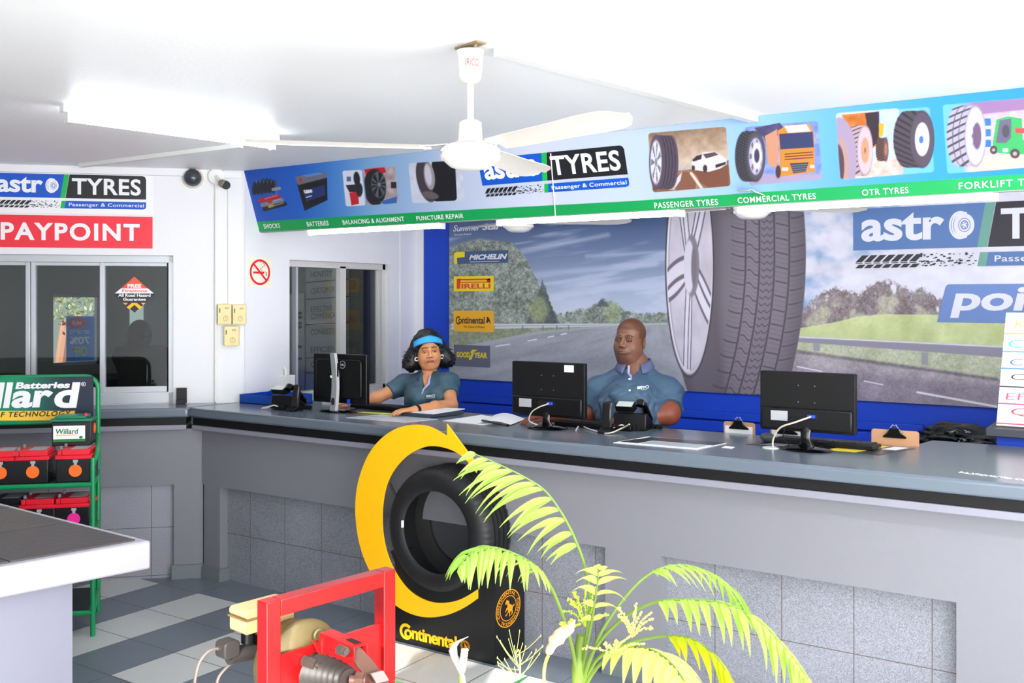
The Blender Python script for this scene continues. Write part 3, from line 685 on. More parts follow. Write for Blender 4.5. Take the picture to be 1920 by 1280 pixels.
def header(X, Y):
    p = Paint(X, Y)
    c = np.stack([np.interp(X, [455, 560, 640, 700, 850, 1000, 1180, 1300, 1450, 1600, 1750, 1920], v) for v in
                  ((8, 24, 86, 140, 205, 232, 214, 186, 140, 92, 40, 0), (82, 104, 150, 186, 216, 236, 228, 212, 194, 172, 155, 140), (186, 200, 214, 222, 232, 242, 240, 238, 236, 232, 228, 224))], -1); p.c = c
    n = fbm(X*.09, Y*.09, 4, 2); n2 = fbm(X*.3, Y*.3, 3, 6); t3 = lambda a, k: np.clip(np.array(a, float)+((n-.5)*k*2)[..., None], 0, 255)
    gl = np.interp(X, [470, 820, 1180, 1300, 1560, 1920], [416, 396, 377, 369, 351, 326])
    # shocks
    for k in range(6): p.over(p.ell(478+k*7, 350-k*.5+abs(k-3), 5, 15-abs(k-2.5), .1), (24, 26, 34)); p.over(p.line(480+k*7, 338, 484+k*7, 364, 1.2)*.8, (150, 155, 165))
    for k, cc in enumerate(((210, 20, 40), (140, 138, 145), (40, 36, 40))): a = (488+k*4, 376+k*8, 522+k*6, 368+k*7, 8); p.over(p.line(*a), cc); p.over(p.line(a[0]+8, a[1]-3, a[2]-2, a[3]-2, 1.6)*.6, (225, 225, 230))
    p.over(p.line(512, 355, 524, 353, 6), (160, 155, 160)); p.over(p.ell(508, 386, 6, 3, -.2), (200, 170, 40)); p.over(p.ell(506, 378, 5, 3, -.2), (190, 50, 40))
    # battery
    p.over(p.poly([(557, 345), (613, 331), (614, 375), (571, 395)]), (20, 20, 26)); p.over(p.poly([(553, 332), (600, 322), (613, 325), (613, 333), (559, 347)]), (118, 118, 128)); p.over(p.poly([(568, 328), (598, 323), (606, 326), (574, 332)]), (90, 150, 215))
    p.over(p.poly([(569, 357), (609, 346), (610, 366), (574, 378)])*.8, (30, 60, 130)); p.over(p.rbox(561, 334, 566, 341, 1), (200, 40, 50))
    for k in range(2): p.over(p.line(574+k*0, 361+k*9, 584, 358+k*9, 4 if k == 0 else 2), (225, 230, 240))
    # balancing machine and alignment wheel
    p.over(p.rbox(645, 319, 682, 386, 4, -.05, .1), (238, 238, 242)); p.over(p.poly([(655, 361), (671, 359), (673, 382), (659, 385)]), (215, 30, 50)); p.over(p.poly([(648, 347), (675, 345), (671, 360), (655, 360)]), (40, 40, 46)); p.over(p.ell(669, 335, 6, 13, -.1), (32, 32, 36)); p.over(p.ell(674, 356, 6, 13), (38, 38, 42)); p.over(p.rbox(650, 331, 658, 340, 1), (90, 110, 140))
    p.over(p.rbox(684, 314, 744, 383, 4, -.07, .1), t3((190, 170, 165), 40)); m = p.rbox(684, 314, 744, 383, 4, -.07, .1)
    p.over(p.poly([(683, 318), (720, 312), (724, 322), (690, 340)])*m, (205, 20, 40)); p.over(p.ell(703, 351, 21, 34, -.05)*m, (30, 30, 34)); p.over(p.ell(710, 346, 14, 25, -.05)*m, (96, 98, 106))
    r = np.arctan2(Y-346, X-710); p.over(p.ell(710, 346, 13, 23)*(np.abs(((r/(2*math.pi)*9) % 1)-.5) > .22), (26, 26, 30)); p.over(p.ell(711, 346, 3, 4), (140, 140, 148)); p.over(p.rbox(733, 341, 743, 353, 1)*m, (40, 42, 48)); p.over(p.poly([(712, 378), (744, 368), (744, 380), (722, 384)])*m, (60, 110, 180))
    # puncture repair
    m = p.rbox(769, 303, 869, 379, 5, -.05, .1); p.over(m, t3((222, 224, 230), 18)); p.over(p.ell(800, 338, 18, 42, -.25)*m, (70, 62, 66)); p.over(p.rbox(811, 300, 855, 377, 6, -.05, .05)*m, (22, 22, 28)); p.over(p.ell(805, 330, 10, 26, -.15)*m, (170, 160, 160)); p.over(p.ell(803, 328, 6, 20, -.15)*m, (215, 212, 215)); p.over(p.ell(807, 366, 16, 7, .2)*m, (110, 96, 96))
    # passenger
    m = p.rbox(1219, 243, 1366, 355, 6, -.085, .08); sky_ = np.stack([np.interp(Y+X*.1, [360, 400, 430, 450], v) for v in ((140, 190, 216, 200), (110, 160, 190, 190), (80, 130, 160, 180))], -1)
    p.over(m, sky_+((n-.5)*50)[..., None]); p.over(m*ss(-1, 1, Y-(320+(X-1270)*-.10)), t3((150, 100, 70), 26)); p.over(m*p.poly([(1290, 325), (1366, 300), (1366, 350), (1330, 353)]), (128, 78, 56)); p.over(m*p.ell(1285, 345, 26, 26), (176, 130, 96)); p.over(m*p.ell(1285, 345, 20, 24), (140, 90, 66)); p.over(m*p.line(1296, 325, 1316, 353, 5), (235, 220, 200)); p.over(p.poly([(1272, 330), (1279, 322), (1276, 338), (1264, 355), (1255, 356)])*m, (225, 220, 210))
    p.over(p.poly([(1296, 304), (1305, 292), (1320, 285), (1340, 284), (1352, 291), (1362, 298), (1363, 308), (1350, 316), (1330, 322), (1318, 321), (1300, 318)]), (232, 226, 222)); p.over(p.poly([(1298, 300), (1306, 292), (1316, 289), (1315, 298), (1300, 303)]), (60, 44, 46)); p.over(p.poly([(1318, 289), (1340, 285), (1347, 290), (1324, 297)]), (96, 70, 68)); p.over(p.poly([(1341, 309), (1361, 303), (1361, 308), (1342, 315)]), (56, 44, 46)); p.over(p.ell(1322, 316, 4, 7), (60, 46, 48)); p.over(p.ell(1300, 315, 3, 5), (60, 46, 48))
    tyre_p(p, 1230, 304, 13, 51, 29, (235, 232, 236), (92, 76, 90), hub=.8)
    # commercial
    m = p.rbox(1400, 232, 1538, 342, 6, -.085, .08); p.over(m, t3((130, 150, 205), 40)); p.over(m*ss(0, 8, Y-322), (176, 158, 180)); p.over(p.poly([(1414, 240), (1462, 230), (1470, 240), (1440, 275), (1432, 258)]), t3((70, 60, 96), 30))
    p.over(p.poly([(1434, 255), (1457, 242), (1460, 316), (1440, 308)]), (214, 150, 110)); p.over(p.poly([(1458, 245), (1476, 234), (1518, 233), (1526, 250), (1528, 322), (1464, 331)]), (232, 138, 48)); p.over(p.poly([(1470, 236), (1512, 233), (1520, 246), (1478, 249)]), (238, 226, 220)); p.over(p.poly([(1461, 251), (1524, 247), (1526, 276), (1463, 280)]), (48, 56, 96))
    for k in range(3): p.over(p.line(1472, 289+k*5, 1524, 285+k*5, 2), (96, 52, 30))
    p.over(p.poly([(1481, 306), (1516, 304), (1511, 322), (1487, 325)]), (54, 58, 66))
    for k in range(4): p.over(p.line(1484, 310+k*4, 1513, 308+k*4, 1)*.8, (170, 176, 186))
    p.over(p.rbox(1466, 314, 1478, 320, 1), (236, 230, 226)); p.over(p.rbox(1519, 309, 1527, 315, 1), (236, 230, 226)); p.over(p.ell(1459, 322, 5, 12), (70, 46, 46))
    tyre_p(p, 1417, 293, 18, 48, -21, (198, 190, 204), (74, 70, 78), hub=.72, grooves=3, lug=5, flip=-1); p.over(p.ell(1419, 292, 9, 25), (226, 222, 232)); p.over(p.ell(1419, 292, 5, 13), (66, 60, 78))
    # off the road
    m = p.rbox(1571, 207, 1748, 330, 6, -.08, .07); p.over(m*.35, (230, 240, 250)); mm = p.rbox(1571, 207, 1690, 332, 6, -.08, .07); p.over(mm, t3((190, 206, 232), 20)); p.over(mm*ss(-3, 3, Y-298), t3((226, 196, 176), 40)); p.over(p.poly([(1578, 215), (1646, 209), (1650, 266), (1612, 300), (1596, 260)]), t3((206, 110, 30), 40)); p.over(p.poly([(1622, 212), (1648, 209), (1650, 262), (1632, 280)]), (44, 26, 38)); p.over(p.poly([(1648, 230), (1658, 232), (1656, 254), (1648, 258)]), (226, 170, 40))
    tyre_p(p, 1661, 280, 5, 22, -14, (180, 120, 90), (96, 62, 58), hub=.5, grooves=0, lug=5); tyre_p(p, 1622, 282, 15, 48, -20, (214, 150, 110), (190, 160, 160), hub=.5, grooves=0, lug=9); p.over(mm*p.ell(1574, 300, 32, 80), (170, 150, 170)); p.over(mm*p.ell(1572, 310, 20, 52), (190, 150, 140)); p.over(mm*p.ell(1570, 312, 13, 42), (90, 60, 66))
    tyre_p(p, 1729, 261, 23, 54, -31, (240, 240, 244), (70, 58, 70), hub=.58, grooves=0, lug=11, flip=-1); p.over(p.ell(1727, 262, 4, 7), (60, 110, 180))
    # forklift
    m = p.rbox(1771, 188, 1975, 318, 6, -.08, .07); p.over(m*.35, (230, 240, 250)); mm = m*ss(1800, 1830, X); p.over(mm, t3((206, 176, 190), 20)); p.over(mm*ss(-2, 2, 214+(X-1840)*-.1-Y), (150, 110, 150)); p.over(mm*ss(-1, 1, Y-(292-(X-1850)*.04)), (226, 190, 166))
    for k in range(3): p.over(p.rbox(1846, 222+k*20, 1858, 236+k*20, 2), (30, 110, 190)); p.over(p.rbox(1846, 236+k*20, 1858, 240+k*20, 1), (235, 235, 240))
    p.over(p.poly([(1861, 270), (1868, 224), (1890, 218), (1916, 222), (1918, 262), (1940, 262), (1940, 288), (1905, 290), (1866, 286)]), (40, 172, 84)); p.over(p.poly([(1868, 262), (1874, 226), (1896, 222), (1896, 258), (1886, 268), (1868, 268)]), (96, 90, 110)); p.over(p.ell(1886, 246, 7, 12), (60, 60, 70)); p.over(p.rbox(1903, 240, 1925, 250, 3), (220, 60, 60)); p.over(p.ell(1863, 281, 7, 8), (70, 50, 50)); p.over(p.ell(1903, 288, 9, 9), (70, 50, 50)); p.over(p.ell(1863, 281, 3, 3), (180, 160, 160)); p.over(p.ell(1903, 288, 4, 4), (180, 160, 160)); p.over(p.rbox(1880, 278, 1890, 285, 1), (235, 235, 230))
    tyre_p(p, 1829, 255, 20, 58, -34, (196, 188, 200), (178, 168, 182), hub=.4, grooves=2, lug=14); p.over(p.ell(1832, 255, 8, 25), (104, 78, 104))
    p.over(ss(-.5, .5, Y-gl), (0, 176, 84))
    return np.clip(p.c*np.array((.86, .87, .93)), 0, 255)
hd = E('header_board', 'long tilted header board of tyre pictures above the counter', 'sign', (-2, 4.45, 2.145))
HX0, HX1 = XB+.012, 1.2
picture('header_print', (HX0, 4.45, 2.145), (HX1-HX0, 0, 0), FV, 2100, 190, header, hd)
M('board', MB().prism([(HX0, 4.452, 2.145), (HX0, 4.322, 2.529), (HX0, 4.36, 2.529), (HX0, 4.49, 2.145)], (HX1-HX0, 0, 0)), m_wall, hd)
M('lower_rail', MB().box((HX0, 4.455, 2.141), (HX1, 4.485, 2.145)), mat('galvanised', (150, 148, 146), .5), hd)
mw = MB()
for s_, x0, y0, x1, y1, yt_ in (('SHOCKS', 496, 428.5, 526, 426.5, 420), ('BATTERIES', 577, 424.5, 617, 422, 415.5), ('BALANCING & ALIGNMENT', 644, 421, 759, 415.5, 412.5), ('PUNCTURE REPAIR', 782, 413.5, 870, 409, 405),
        ('PASSENGER TYRES', 1228, 390.7, 1347, 383.8, 379.5), ('COMMERCIAL TYRES', 1384, 381, 1530, 372, 370), ('OTR TYRES', 1617, 366.7, 1704, 361.8, 355), ('FORKLIFT TYRES', 1798, 355, 1976, 344, 342)):
    fr = Fv((x0, y0), (x1, y1), yt_, FO, FN, fv); M('caption', text(MB(), fr, s_, 0, 0, 1, 1, .0025, .008, sp=1.12), m_signw, hd, label='white caption '+s_.lower())
fr = Fv((909, 369), (1181, 351), 297, FO, FN, fv)
astro_logo(fr, hd, (m_signb, m_signg, m_signk, m_signw))
mb = MB(); fr = Fv((571, 362), (585, 358), 356, FO, FN, fv); text(mb, fr, 'EXIDE', 0, 0, 1, 1, .002, .02); M('battery_lettering', mb, m_signw, hd)
mb = MB(); mb.tube([plane_hit(1033, 287, FO, FN)+FN*.004, plane_hit(1041, 390, FO, FN)+FN*.004, plane_hit(1042, 406, FO, FN)+FN*.004], .003, 6); T1('pull_cord', mb, m_white, 'thin white cord hanging down over the header board beside the black TYRES block', 'cord')

# paypoint signs
sg = E('company_sign', 'white sign with blue and black tyre logo above the red sign', 'sign', c_hit(140, 400, .004))
a, b, c = c_hit(-90, 398, .002), c_hit(286, 404.5, .002), c_hit(-90, 312, .002)
fr = Fv((-90, 397), (286, 404), 312, OC+nC*.004, nC)
mb = MB(); fr.rect(mb, 0, 0, 1, 1, .002, .004); M('sign_board', mb, m_signw, sg)
astro_logo(Fv((-15, 388), (274, 394.5), 323.5, OC+nC*.006, nC), sg, (m_signb, m_signg, m_signk, m_signw))
sg = E('payment_sign', 'red sign with large white capitals above the serving window', 'sign', c_hit(140, 466, .004))
fr = Fv((-12, 463), (286, 467.5), 402, OC+nC*.004, nC); mb = MB(); fr.rect(mb, 0, 0, 1, 1, .002, .004); M('sign_board', mb, m_signr, sg)
mb = MB(); fr = Fv((1.5, 449.5), (262, 454), 416, OC+nC*.006, nC); text(mb, fr, 'PAYPOINT', 0, 0, 1, 1, .002, .03, sp=1.16); M('lettering', mb, m_signw, sg)
# diamond sticker on the serving window
O_ = OC-nC*.060; fr = Fv((214, 586), (290, 588), 518, O_, nC)
st = E('window_sticker', 'red, white and black diamond sticker on the right pane of the serving window', 'sticker', fr.P(.5, 0))
mb = MB(); fr.poly(mb, [(.5, 0), (1, .5), (.5, 1), (0, .5)], .001); M('sticker_face', mb, m_signk, st)
mb = MB(); fr.poly(mb, [(.5, 1), (.83, .67), (.17, .67)], .002); M('red_field', mb, mat('sticker_red', (238, 84, 54), .5), st)
mb = MB(); fr.poly(mb, [(.17, .67), (.83, .67), (.985, .53), (.015, .53)], .002); text(mb, fr, 'FREE', .33, .69, .67, .79, .003, .04); text(mb, fr, 'All Road Hazard', .10, .44, .90, .52, .003, .03); text(mb, fr, 'Guarantee', .22, .33, .78, .41, .003, .03); M('white_field', mb, m_signw, st)
mb = MB(); text(mb, fr, 'Firestone', .2, .565, .82, .64, .003, .02); M('red_lettering', mb, mat('sticker_red', (1, 1, 1)), st)
mb = MB()
for a in ([(.22, .27), (.34, .27), (.285, .215)], [(.78, .27), (.66, .27), (.715, .215)], [(.44, .27), (.56, .27), (.69, .15), (.63, .09), (.5, .215), (.37, .09), (.31, .15)]): fr.poly(mb, a, .003)
M('yellow_chevron', mb, m_yel, st)

# no smoking sign
O_ = Vector((XB+.013, 0, 0)); nB = Vector((1, 0, 0))
fr = Fv((464.5, 538), (509, 539.5), 481, O_, nB)
ns = E('no_smoking_sign', 'square cream no-smoking sign on the left wall', 'sign', fr.P(.5, 0))
mb = MB(); fr.rect(mb, 0, 0, 1, 1, .002, .003); M('sign_plate', mb, mat('sign_cream', (244, 236, 214), .5), ns)
mb = MB(); fr.ring(mb, .5, .5, .43, .43, .17, .003); fr.poly(mb, [(.19, .76), (.24, .81), (.81, .24), (.76, .19)], .0031); fr.rect(mb, .22, .45, .68, .52, .003)
M('prohibition_ring', mb, mat('sign_red_ring', (230, 20, 40), .5), ns)
mb = MB()
for i in range(9):
    t = i/9; u = .52+.12*math.sin(t*7)+t*.16; fr.rect(mb, u, .82-t*.36, u+.03, .82-t*.36+.035, .003)
fr.rect(mb, .74, .38, .76, .52, .003); fr.rect(mb, .78, .38, .80, .52, .003); M('smoke_drawing', mb, mat('sign_brown', (150, 110, 90), .6), ns)

# logos on the mural -------------------------------------------------
mut = lambda n, c: mat(n, c, .5)
mb_ = mut('muted_blue', (84, 118, 172)); mg_ = mut('muted_green', (106, 160, 146)); mk_ = mut('muted_black', (44, 40, 48)); mw_ = mut('muted_white', (222, 222, 232))
hitM = lambda px, py: plane_hit(px, py, FM, NM)
x0 = hitM(1600, 440).x; xs_ = hitM(1838, 440).x; wl = (xs_-x0)/.445
zb = hitM(1600, 503).z; zt_ = hitM(1600, 392).z
lg = E('mural_logo', 'faded blue and black company logo printed on the mural at the right', 'logo', (x0+wl/2, 6.044, zb))
astro_logo(Frame((x0, 6.044, zb), (wl, 0, 0), (0, 0, zt_-zb)), lg, (mb_, mg_, mk_, mw_))
a = hitM(1757, 604); b = hitM(1905, 604); t = hitM(1757, 533)
lg = E('mural_wordmark', 'faded blue block with white italic letters on the mural, half behind the handwritten chart', 'logo', (a.x+.4, 6.044, a.z))
fr = Frame((a.x, 6.044, a.z), (b.x-a.x, 0, 0), (0, 0, t.z-a.z)); mb = MB(); fr.poly(mb, [(0, 0), (2.1, 0), (2.3, 1), (.16, 1), (.13, .98), (.11, .92)], .0016); M('wordmark_block', mb, mut('muted_violet_blue', (104, 132, 190)), lg)
mb = MB(); text(mb, fr, 'point', .22, .12, 1.75, .92, .003, .03, shear=.12); M('lettering', mb, mw_, lg)
def brand(name, label, px, bg, fg, parts, cat='logo'):
    x0, y0, x1, y1 = px; fr = Fv((x0, y1), (x1, y1+(y1-563)*.06), y0, FM, NM); a_ = fr.V.length
    o = E(name, label, cat, fr.P(.5, 0)); 
    if bg: mb = MB(); fr.rect(mb, 0, 0, 1, 1, .0016); M('logo_block', mb, bg, o)
    mb = MB()
    for pt in parts: pt(mb, fr)
    M('lettering', mb, fg, o); return o, fr
brand('pirelli_logo'.replace('pirelli', 'tyre_brand'), 'yellow rectangle with red lettering printed on the mural, second block from the top', (851, 518, 926, 546), mut('logo_yellow', (236, 212, 30)), mut('logo_red', (222, 60, 40)),
      [lambda mb, fr: text(mb, fr, 'IRELLI', .20, .17, .92, .50, .003, .03), lambda mb, fr: fr.rect(mb, .08, .17, .17, .84, .003), lambda mb, fr: fr.rect(mb, .15, .72, .92, .82, .003), lambda mb, fr: fr.rect(mb, .15, .56, .92, .63, .003), lambda mb, fr: fr.ell(mb, .88, .69, .05, .13, .003)])
brand('tyre_brand_logo', 'amber rectangle with dark lettering printed on the mural below the yellow one', (851, 582, 926, 621), mut('logo_amber', (232, 172, 40)), mut('logo_brown', (64, 44, 34)),
      [lambda mb, fr: fr.ring(mb, .12, .53, .065, .20, .35, .003, a0=50, a1=310), lambda mb, fr: text(mb, fr, 'ontinental', .12, .38, .78, .72, .003, .025), lambda mb, fr: text(mb, fr, 'The Future in Motion', .25, .18, .78, .29, .003, .0),
       lambda mb, fr: fr.poly(mb, [(.82, .42), (.86, .44), (.88, .52), (.91, .44), (.89, .40), (.93, .42), (.90, .60), (.86, .72), (.82, .70), (.84, .62), (.82, .54)], .003)])
brand('tyre_brand_logo', 'slate grey rectangle with yellow lettering, lowest block on the mural', (851, 646, 919, 686), mut('logo_slate', (98, 100, 122)), mut('logo_gold', (226, 204, 50)),
      [lambda mb, fr: text(mb, fr, 'GOOD', .08, .42, .45, .68, .003, .045), lambda mb, fr: text(mb, fr, 'YEAR', .56, .42, .93, .68, .003, .045), lambda mb, fr: fr.poly(mb, [(.42, .36), (.50, .62), (.46, .66), (.52, .80), (.66, .80), (.60, .72), (.54, .70), (.56, .62), (.50, .36), (.46, .30)], .003)])
o, fr = brand('tyre_brand_logo', 'dull blue block with white lettering and a yellow patch, topmost block on the mural', (852, 472, 953, 495), mut('logo_steel', (64, 88, 124)), mut('muted_white', (1, 1, 1)),
      [lambda mb, fr: text(mb, fr, 'MICHELIN', .30, .30, .97, .72, .003, .04, shear=.08), lambda mb, fr: fr.rect(mb, .30, .12, .84, .16, .003)])
mb = MB(); fr.poly(mb, [(.0, 0), (.06, .02), (.05, .5), (.2, .55), (.2, .98), (.05, .98), (.0, .9)], .003); M('yellow_patch', mb, mut('logo_yellow', (1, 1, 1)), o)
brand('tyre_brand_logo', 'faint white lettering in the top corner of the mural, under the header board', (851, 420, 944, 436), None, mw_,
      [lambda mb, fr: text(mb, fr, 'Summer', 0, .12, .55, .86, .003, .01, shear=.05), lambda mb, fr: text(mb, fr, 'Star', .60, .12, .96, .86, .003, .03, shear=.05), lambda mb, fr: text(mb, fr, "Tyres by Point S", 0, -.42, .36, -.14, .003, .0)])
# ---------------------------------------------------------------- lamps
def tubelight(name, label, a, b, up, group=None, strength=24):
    a, b = Vector(a), Vector(b); d = (b-a).normalized(); s = d.cross(up).normalized()
    t = E(name, label, 'light', (a+b)/2, 0, group); 
    w = .022
    def bx(c0, c1, z0, z1, w): 
        return MB().prism([c0-s*w+up*z0, c0+s*w+up*z0, c0+s*w+up*z1, c0-s*w+up*z1], c1-c0)
    M('batten', bx(a-d*.02, b+d*.02, .022, .058, w), m_white, t, bevel=.003)
    for c in (a, b-d*.02): M('lamp_holder', MB().prism([c-s*.016-up*.02, c+s*.016-up*.02, c+s*.016+up*.03, c-s*.016+up*.03], d*.02), m_white, t)
    M('lamp_tube', MB().tube([a+d*.02, b-d*.02], .0145, 14), mat('tube_glow_%d' % strength, (240, 246, 255), emit=strength), t, smooth=True)
    return t
a, b = onz(124, 221, 2.475), onz(514, 274, 2.475)
tubelight('tube_light', 'bright fluorescent tube on the ceiling above the serving window', (a.x, a.y, 2.475), (b.x, b.y, 2.475), Vector((0, 0, 1)))
zt2, yt2 = 2.130, 4.515
def yl(px): r = ray(px, 563); return r.x/r.y*yt2
for p0, p1, s_ in ((578, 832, 'fluorescent tube under the header board, left of the mural'), (933, 1282, 'fluorescent tube under the middle of the header board'), (1385, 1872, 'fluorescent tube under the header board at the right')):
    tubelight('tube_light', s_, (yl(p0), yt2, zt2), (yl(p1), yt2, zt2), Vector((0, 0, 1)), 'tube lights under the header board', 22)
tubelight('tube_light', 'added fluorescent tube lighting the office behind the serving window', (-7.9, 2.6, 2.472), (-7.0, 3.7, 2.472), Vector((0, 0, 1)), strength=10)  # unseen tube, added to light the office
tubelight('tube_light', 'added fluorescent tube brightening the office beyond the small window', (-7.4, 5.4, 2.472), (-6.2, 5.4, 2.472), Vector((0, 0, 1)), strength=10)  # unseen too, added to lift the dark office behind the small window

for x_ in (-.75, .62): tubelight('tube_light', 'fluorescent ceiling tube over the customer side, %s of two' % ('nearer the fan' if x_ < 0 else 'nearer the glazed side'), (x_, 2.42, 2.472), (x_+1.2, 2.42, 2.472), Vector((0, 0, 1)), 'ceiling tubes over the customer side', 95)
# ---------------------------------------------------------------- ceiling fans
m_fan = mat('fan_enamel', (240, 236, 228), .3); m_fan2 = mat('fan_blade_enamel', (226, 220, 212), .35)
def make_fan(label, text_on=True):
    t = E('ceiling_fan', label, 'fan', (0, 0, 0), 0)
    h = -.35     # motor below the ceiling
    mb = MB(); mb.lathe([(.0, -.125), (.018, -.125), (.03, -.118), (.036, -.105), (.042, -.03), (.045, -.02), (.043, -.02), (.030, -.024), (.0, -.024)], 28); L('canopy', mb, m_fan, t, smooth=True)
    mb = MB(); mb.box((-.06, -.02, -.006), (.06, .02, 0)).tube([(-.028, 0, -.004), (-.02, 0, -.03), (.02, 0, -.03), (.028, 0, -.004)], .006, 8); L('mounting_bracket', mb, mat('aged_brass', (150, 130, 100), .5), t)
    L('down_rod', MB().tube([(0, 0, -.03), (0, 0, h+.10)], .011, 14), m_fan, t, smooth=True)
    mb = MB(); mb.lathe([(0, h+.105), (.024, h+.105), (.036, h+.098), (.040, h+.04), (.052, h+.03), (.0, h+.035)], 28); L('rod_cover', mb, m_fan, t, smooth=True)
    mb = MB(); mb.lathe([(0, h+.028), (.07, h+.026), (.088, h+.018), (.097, h+.008), (.097, h+.001), (.092, h-.002), (.092, h-.006), (.098, h-.010), (.096, h-.022), (.088, h-.026), (.080, h-.034), (.066, h-.046), (.045, h-.053), (.02, h-.055), (0, h-.055)], 44)
    L('motor_housing', mb, m_fan, t, smooth=True)
    for k in range(3):
        R = Matrix.Rotation(2*math.pi*k/3, 4, 'Z'); 
        n = 16; vs = []
        for i in range(n+1):
            u = i/n; x = .13+.58*u; w = np.interp(u, [0, .1, .55, .75, .9, .97, 1], [.045, .05, .058, .066, .062, .042, .015]); tw = math.radians(-13)
            zz = h+.012+.004*u*u
            for s_ in (-1, 0, 1):
                for e in (0, .0025): vs.append(R @ Vector((x, s_*w*math.cos(tw), zz+s_*w*math.sin(tw)-.008*(1-s_*s_)*-1+e)))
        fs = []
        for i in range(n):
            o = i*6; q = o+6
            fs += [[o, q, q+2, o+2], [o+2, q+2, q+4, o+4], [o+3, q+3, q+1, o+1], [o+5, q+5, q+3, o+3], [o+1, q+1, q, o], [o+4, q+4, q+5, o+5]]
        fs += [[0, 2, 3, 1], [2, 4, 5, 3], [n*6+1, n*6+3, n*6+2, n*6], [n*6+3, n*6+5, n*6+4, n*6+2]]
        b = L('blade', MB().add(vs, fs), m_fan2, t, smooth=True)
        mb = MB(); mb.prism([R @ Vector(v) for v in ((.075, -.018, h+.022), (.17, -.032, h+.024), (.17, .032, h+.010), (.075, .018, h+.022))], (0, 0, .003))
        for x_, y_ in ((.15, -.018), (.15, .018), (.135, 0)): mb.ball((0, 0, 0), .005, 8, 5, R @ Matrix.Translation((x_, y_, h+.012-y_*.22)))
        L('blade_arm', mb, m_fan, t)
    return t
fan = make_fan('white three-bladed ceiling fan hanging nearest, in front of the header board logo')
fl = onz(882, 84, CEIL); place(fan, (fl.x, fl.y, CEIL), math.radians(-17)); fan_rot = fan
# lettering on the canopy, facing the camera
fr = Frame((0, 0, 0), (1, 0, 0), (0, 0, 1)); vs, fs, be, gx0, gx1, gy0, gy1 = glyphs('IRICO', .0, 1.0)
ang0 = math.atan2(-fl.y, -fl.x)-math.radians(-15)-.35; mb = MB()
V2 = [Vector((.0415*math.cos(ang0+((x-gx0)/(gx1-gx0))*1.1), .0415*math.sin(ang0+((x-gx0)/(gx1-gx0))*1.1), -.095+.042*0+(y-gy0)/(gy1-gy0)*.024+.018)) for x, y in vs]
L('canopy_lettering', mb.add(V2, fs), mat('faded_red', (150, 60, 66), .5), fan)
f2 = copy_tree(fan); q = W(972, 427, 6.2); place(f2, (q.x, q.y, CEIL), math.radians(35), 'white ceiling fan behind the header board, hub above the mural sky')
f3 = copy_tree(fan); q = W(1410, 410, 5.2); place(f3, (q.x, q.y, CEIL), math.radians(50), 'white ceiling fan behind the header board, hub above the giant tyre')
for f in (fan, f2, f3): f['group'] = 'ceiling fans'
# trunking on the ceiling
def trunk(a, b, w, h):
    d = (b-a).normalized(); s = Vector((-d.y, d.x, 0))*w/2; return MB().prism([a-s, a+s, b+s, b-s], (0, 0, -h))
T1('ceiling_trunking', trunk(onz(935, 88, CEIL), Vector((onz(1412, 217, CEIL).x, 4.315, CEIL)), .045, .028), m_white, 'white cable trunking across the ceiling from the near fan to the header board', 'trunking')
T1('ceiling_trunking', trunk(onz(151, 307, CEIL), onz(452, 269, CEIL), .03, .022), m_white, 'white cable trunking on the ceiling from the tube light to the serving window wall', 'trunking')

# ---------------------------------------------------------------- things on the paypoint wall
def onC(px, py, off=0): return c_hit(px, py, off)
c = onC(362, 334); t = E('dome_camera', 'dark dome security camera under the ceiling beside the company sign', 'camera', c)
Rn = Vector((0, 0, 1)).rotation_difference(nC).to_matrix().to_4x4(); Tn = Matrix.Translation(c) @ Rn
M('base_ring', MB().lathe([(0, 0), (.064, 0), (.066, .01), (.060, .022), (0, .022)], 32, Tn), mat('cream_plastic', (222, 214, 196), .5), t, smooth=True)
M('dome', MB().lathe([(.056, .018), (.056, .03), (.050, .052), (.038, .068), (.02, .078), (0, .081)], 32, Tn), mat('smoked_dome', (60, 64, 72), .12), t, smooth=True)
c = onC(406, 331); Tn = Matrix.Translation(c) @ Rn; t = E('bullet_camera', 'small white-based bullet security camera at the corner under the ceiling', 'camera', c)
M('base_plate', MB().lathe([(0, 0), (.052, 0), (.054, .012), (.048, .022), (0, .024)], 28, Tn), m_white, t, smooth=True)
p0 = c+nC*.02; p1 = onC(417, 344, .10); p2 = onC(424, 347, .17)
M('arm', MB().tube([p0, (p0+p1)/2+Vector((0, 0, -.01)), p1], .012, 10), m_white, t, smooth=True)
M('camera_body', MB().tube([p1-nC*.03, p1, p2], [.02, .027, .027], 16), mat('taupe_plastic', (128, 116, 98), .4), t, smooth=True)
M('lens', MB().tube([p2-nC*.004, p2+nC*.008, p2+nC*.0081], [.0265, .0265, .01], 16), m_black, t, smooth=True)
cd = MB(); k0 = onC(405, 345, .012); k1 = onC(404.5, 752, .012); cd.tube([k0, k1, onC(408, 756, .012), onC(440, 755, .012)], .0085, 8)
for y in (521, 698): cd.tube([onC(404.7, y-3, .012), onC(404.7, y+3, .012)], .012, 8)
T1('wall_conduit', cd, m_white, 'thin white conduit running down the corner to the worktop', 'conduit', smooth=True)
T1('wall_conduit', MB().tube([onC(428, 350, .006), onC(428.5, 571, .006)], .005, 8), m_white, 'thin white cable going up from the beige switch boxes', 'conduit')
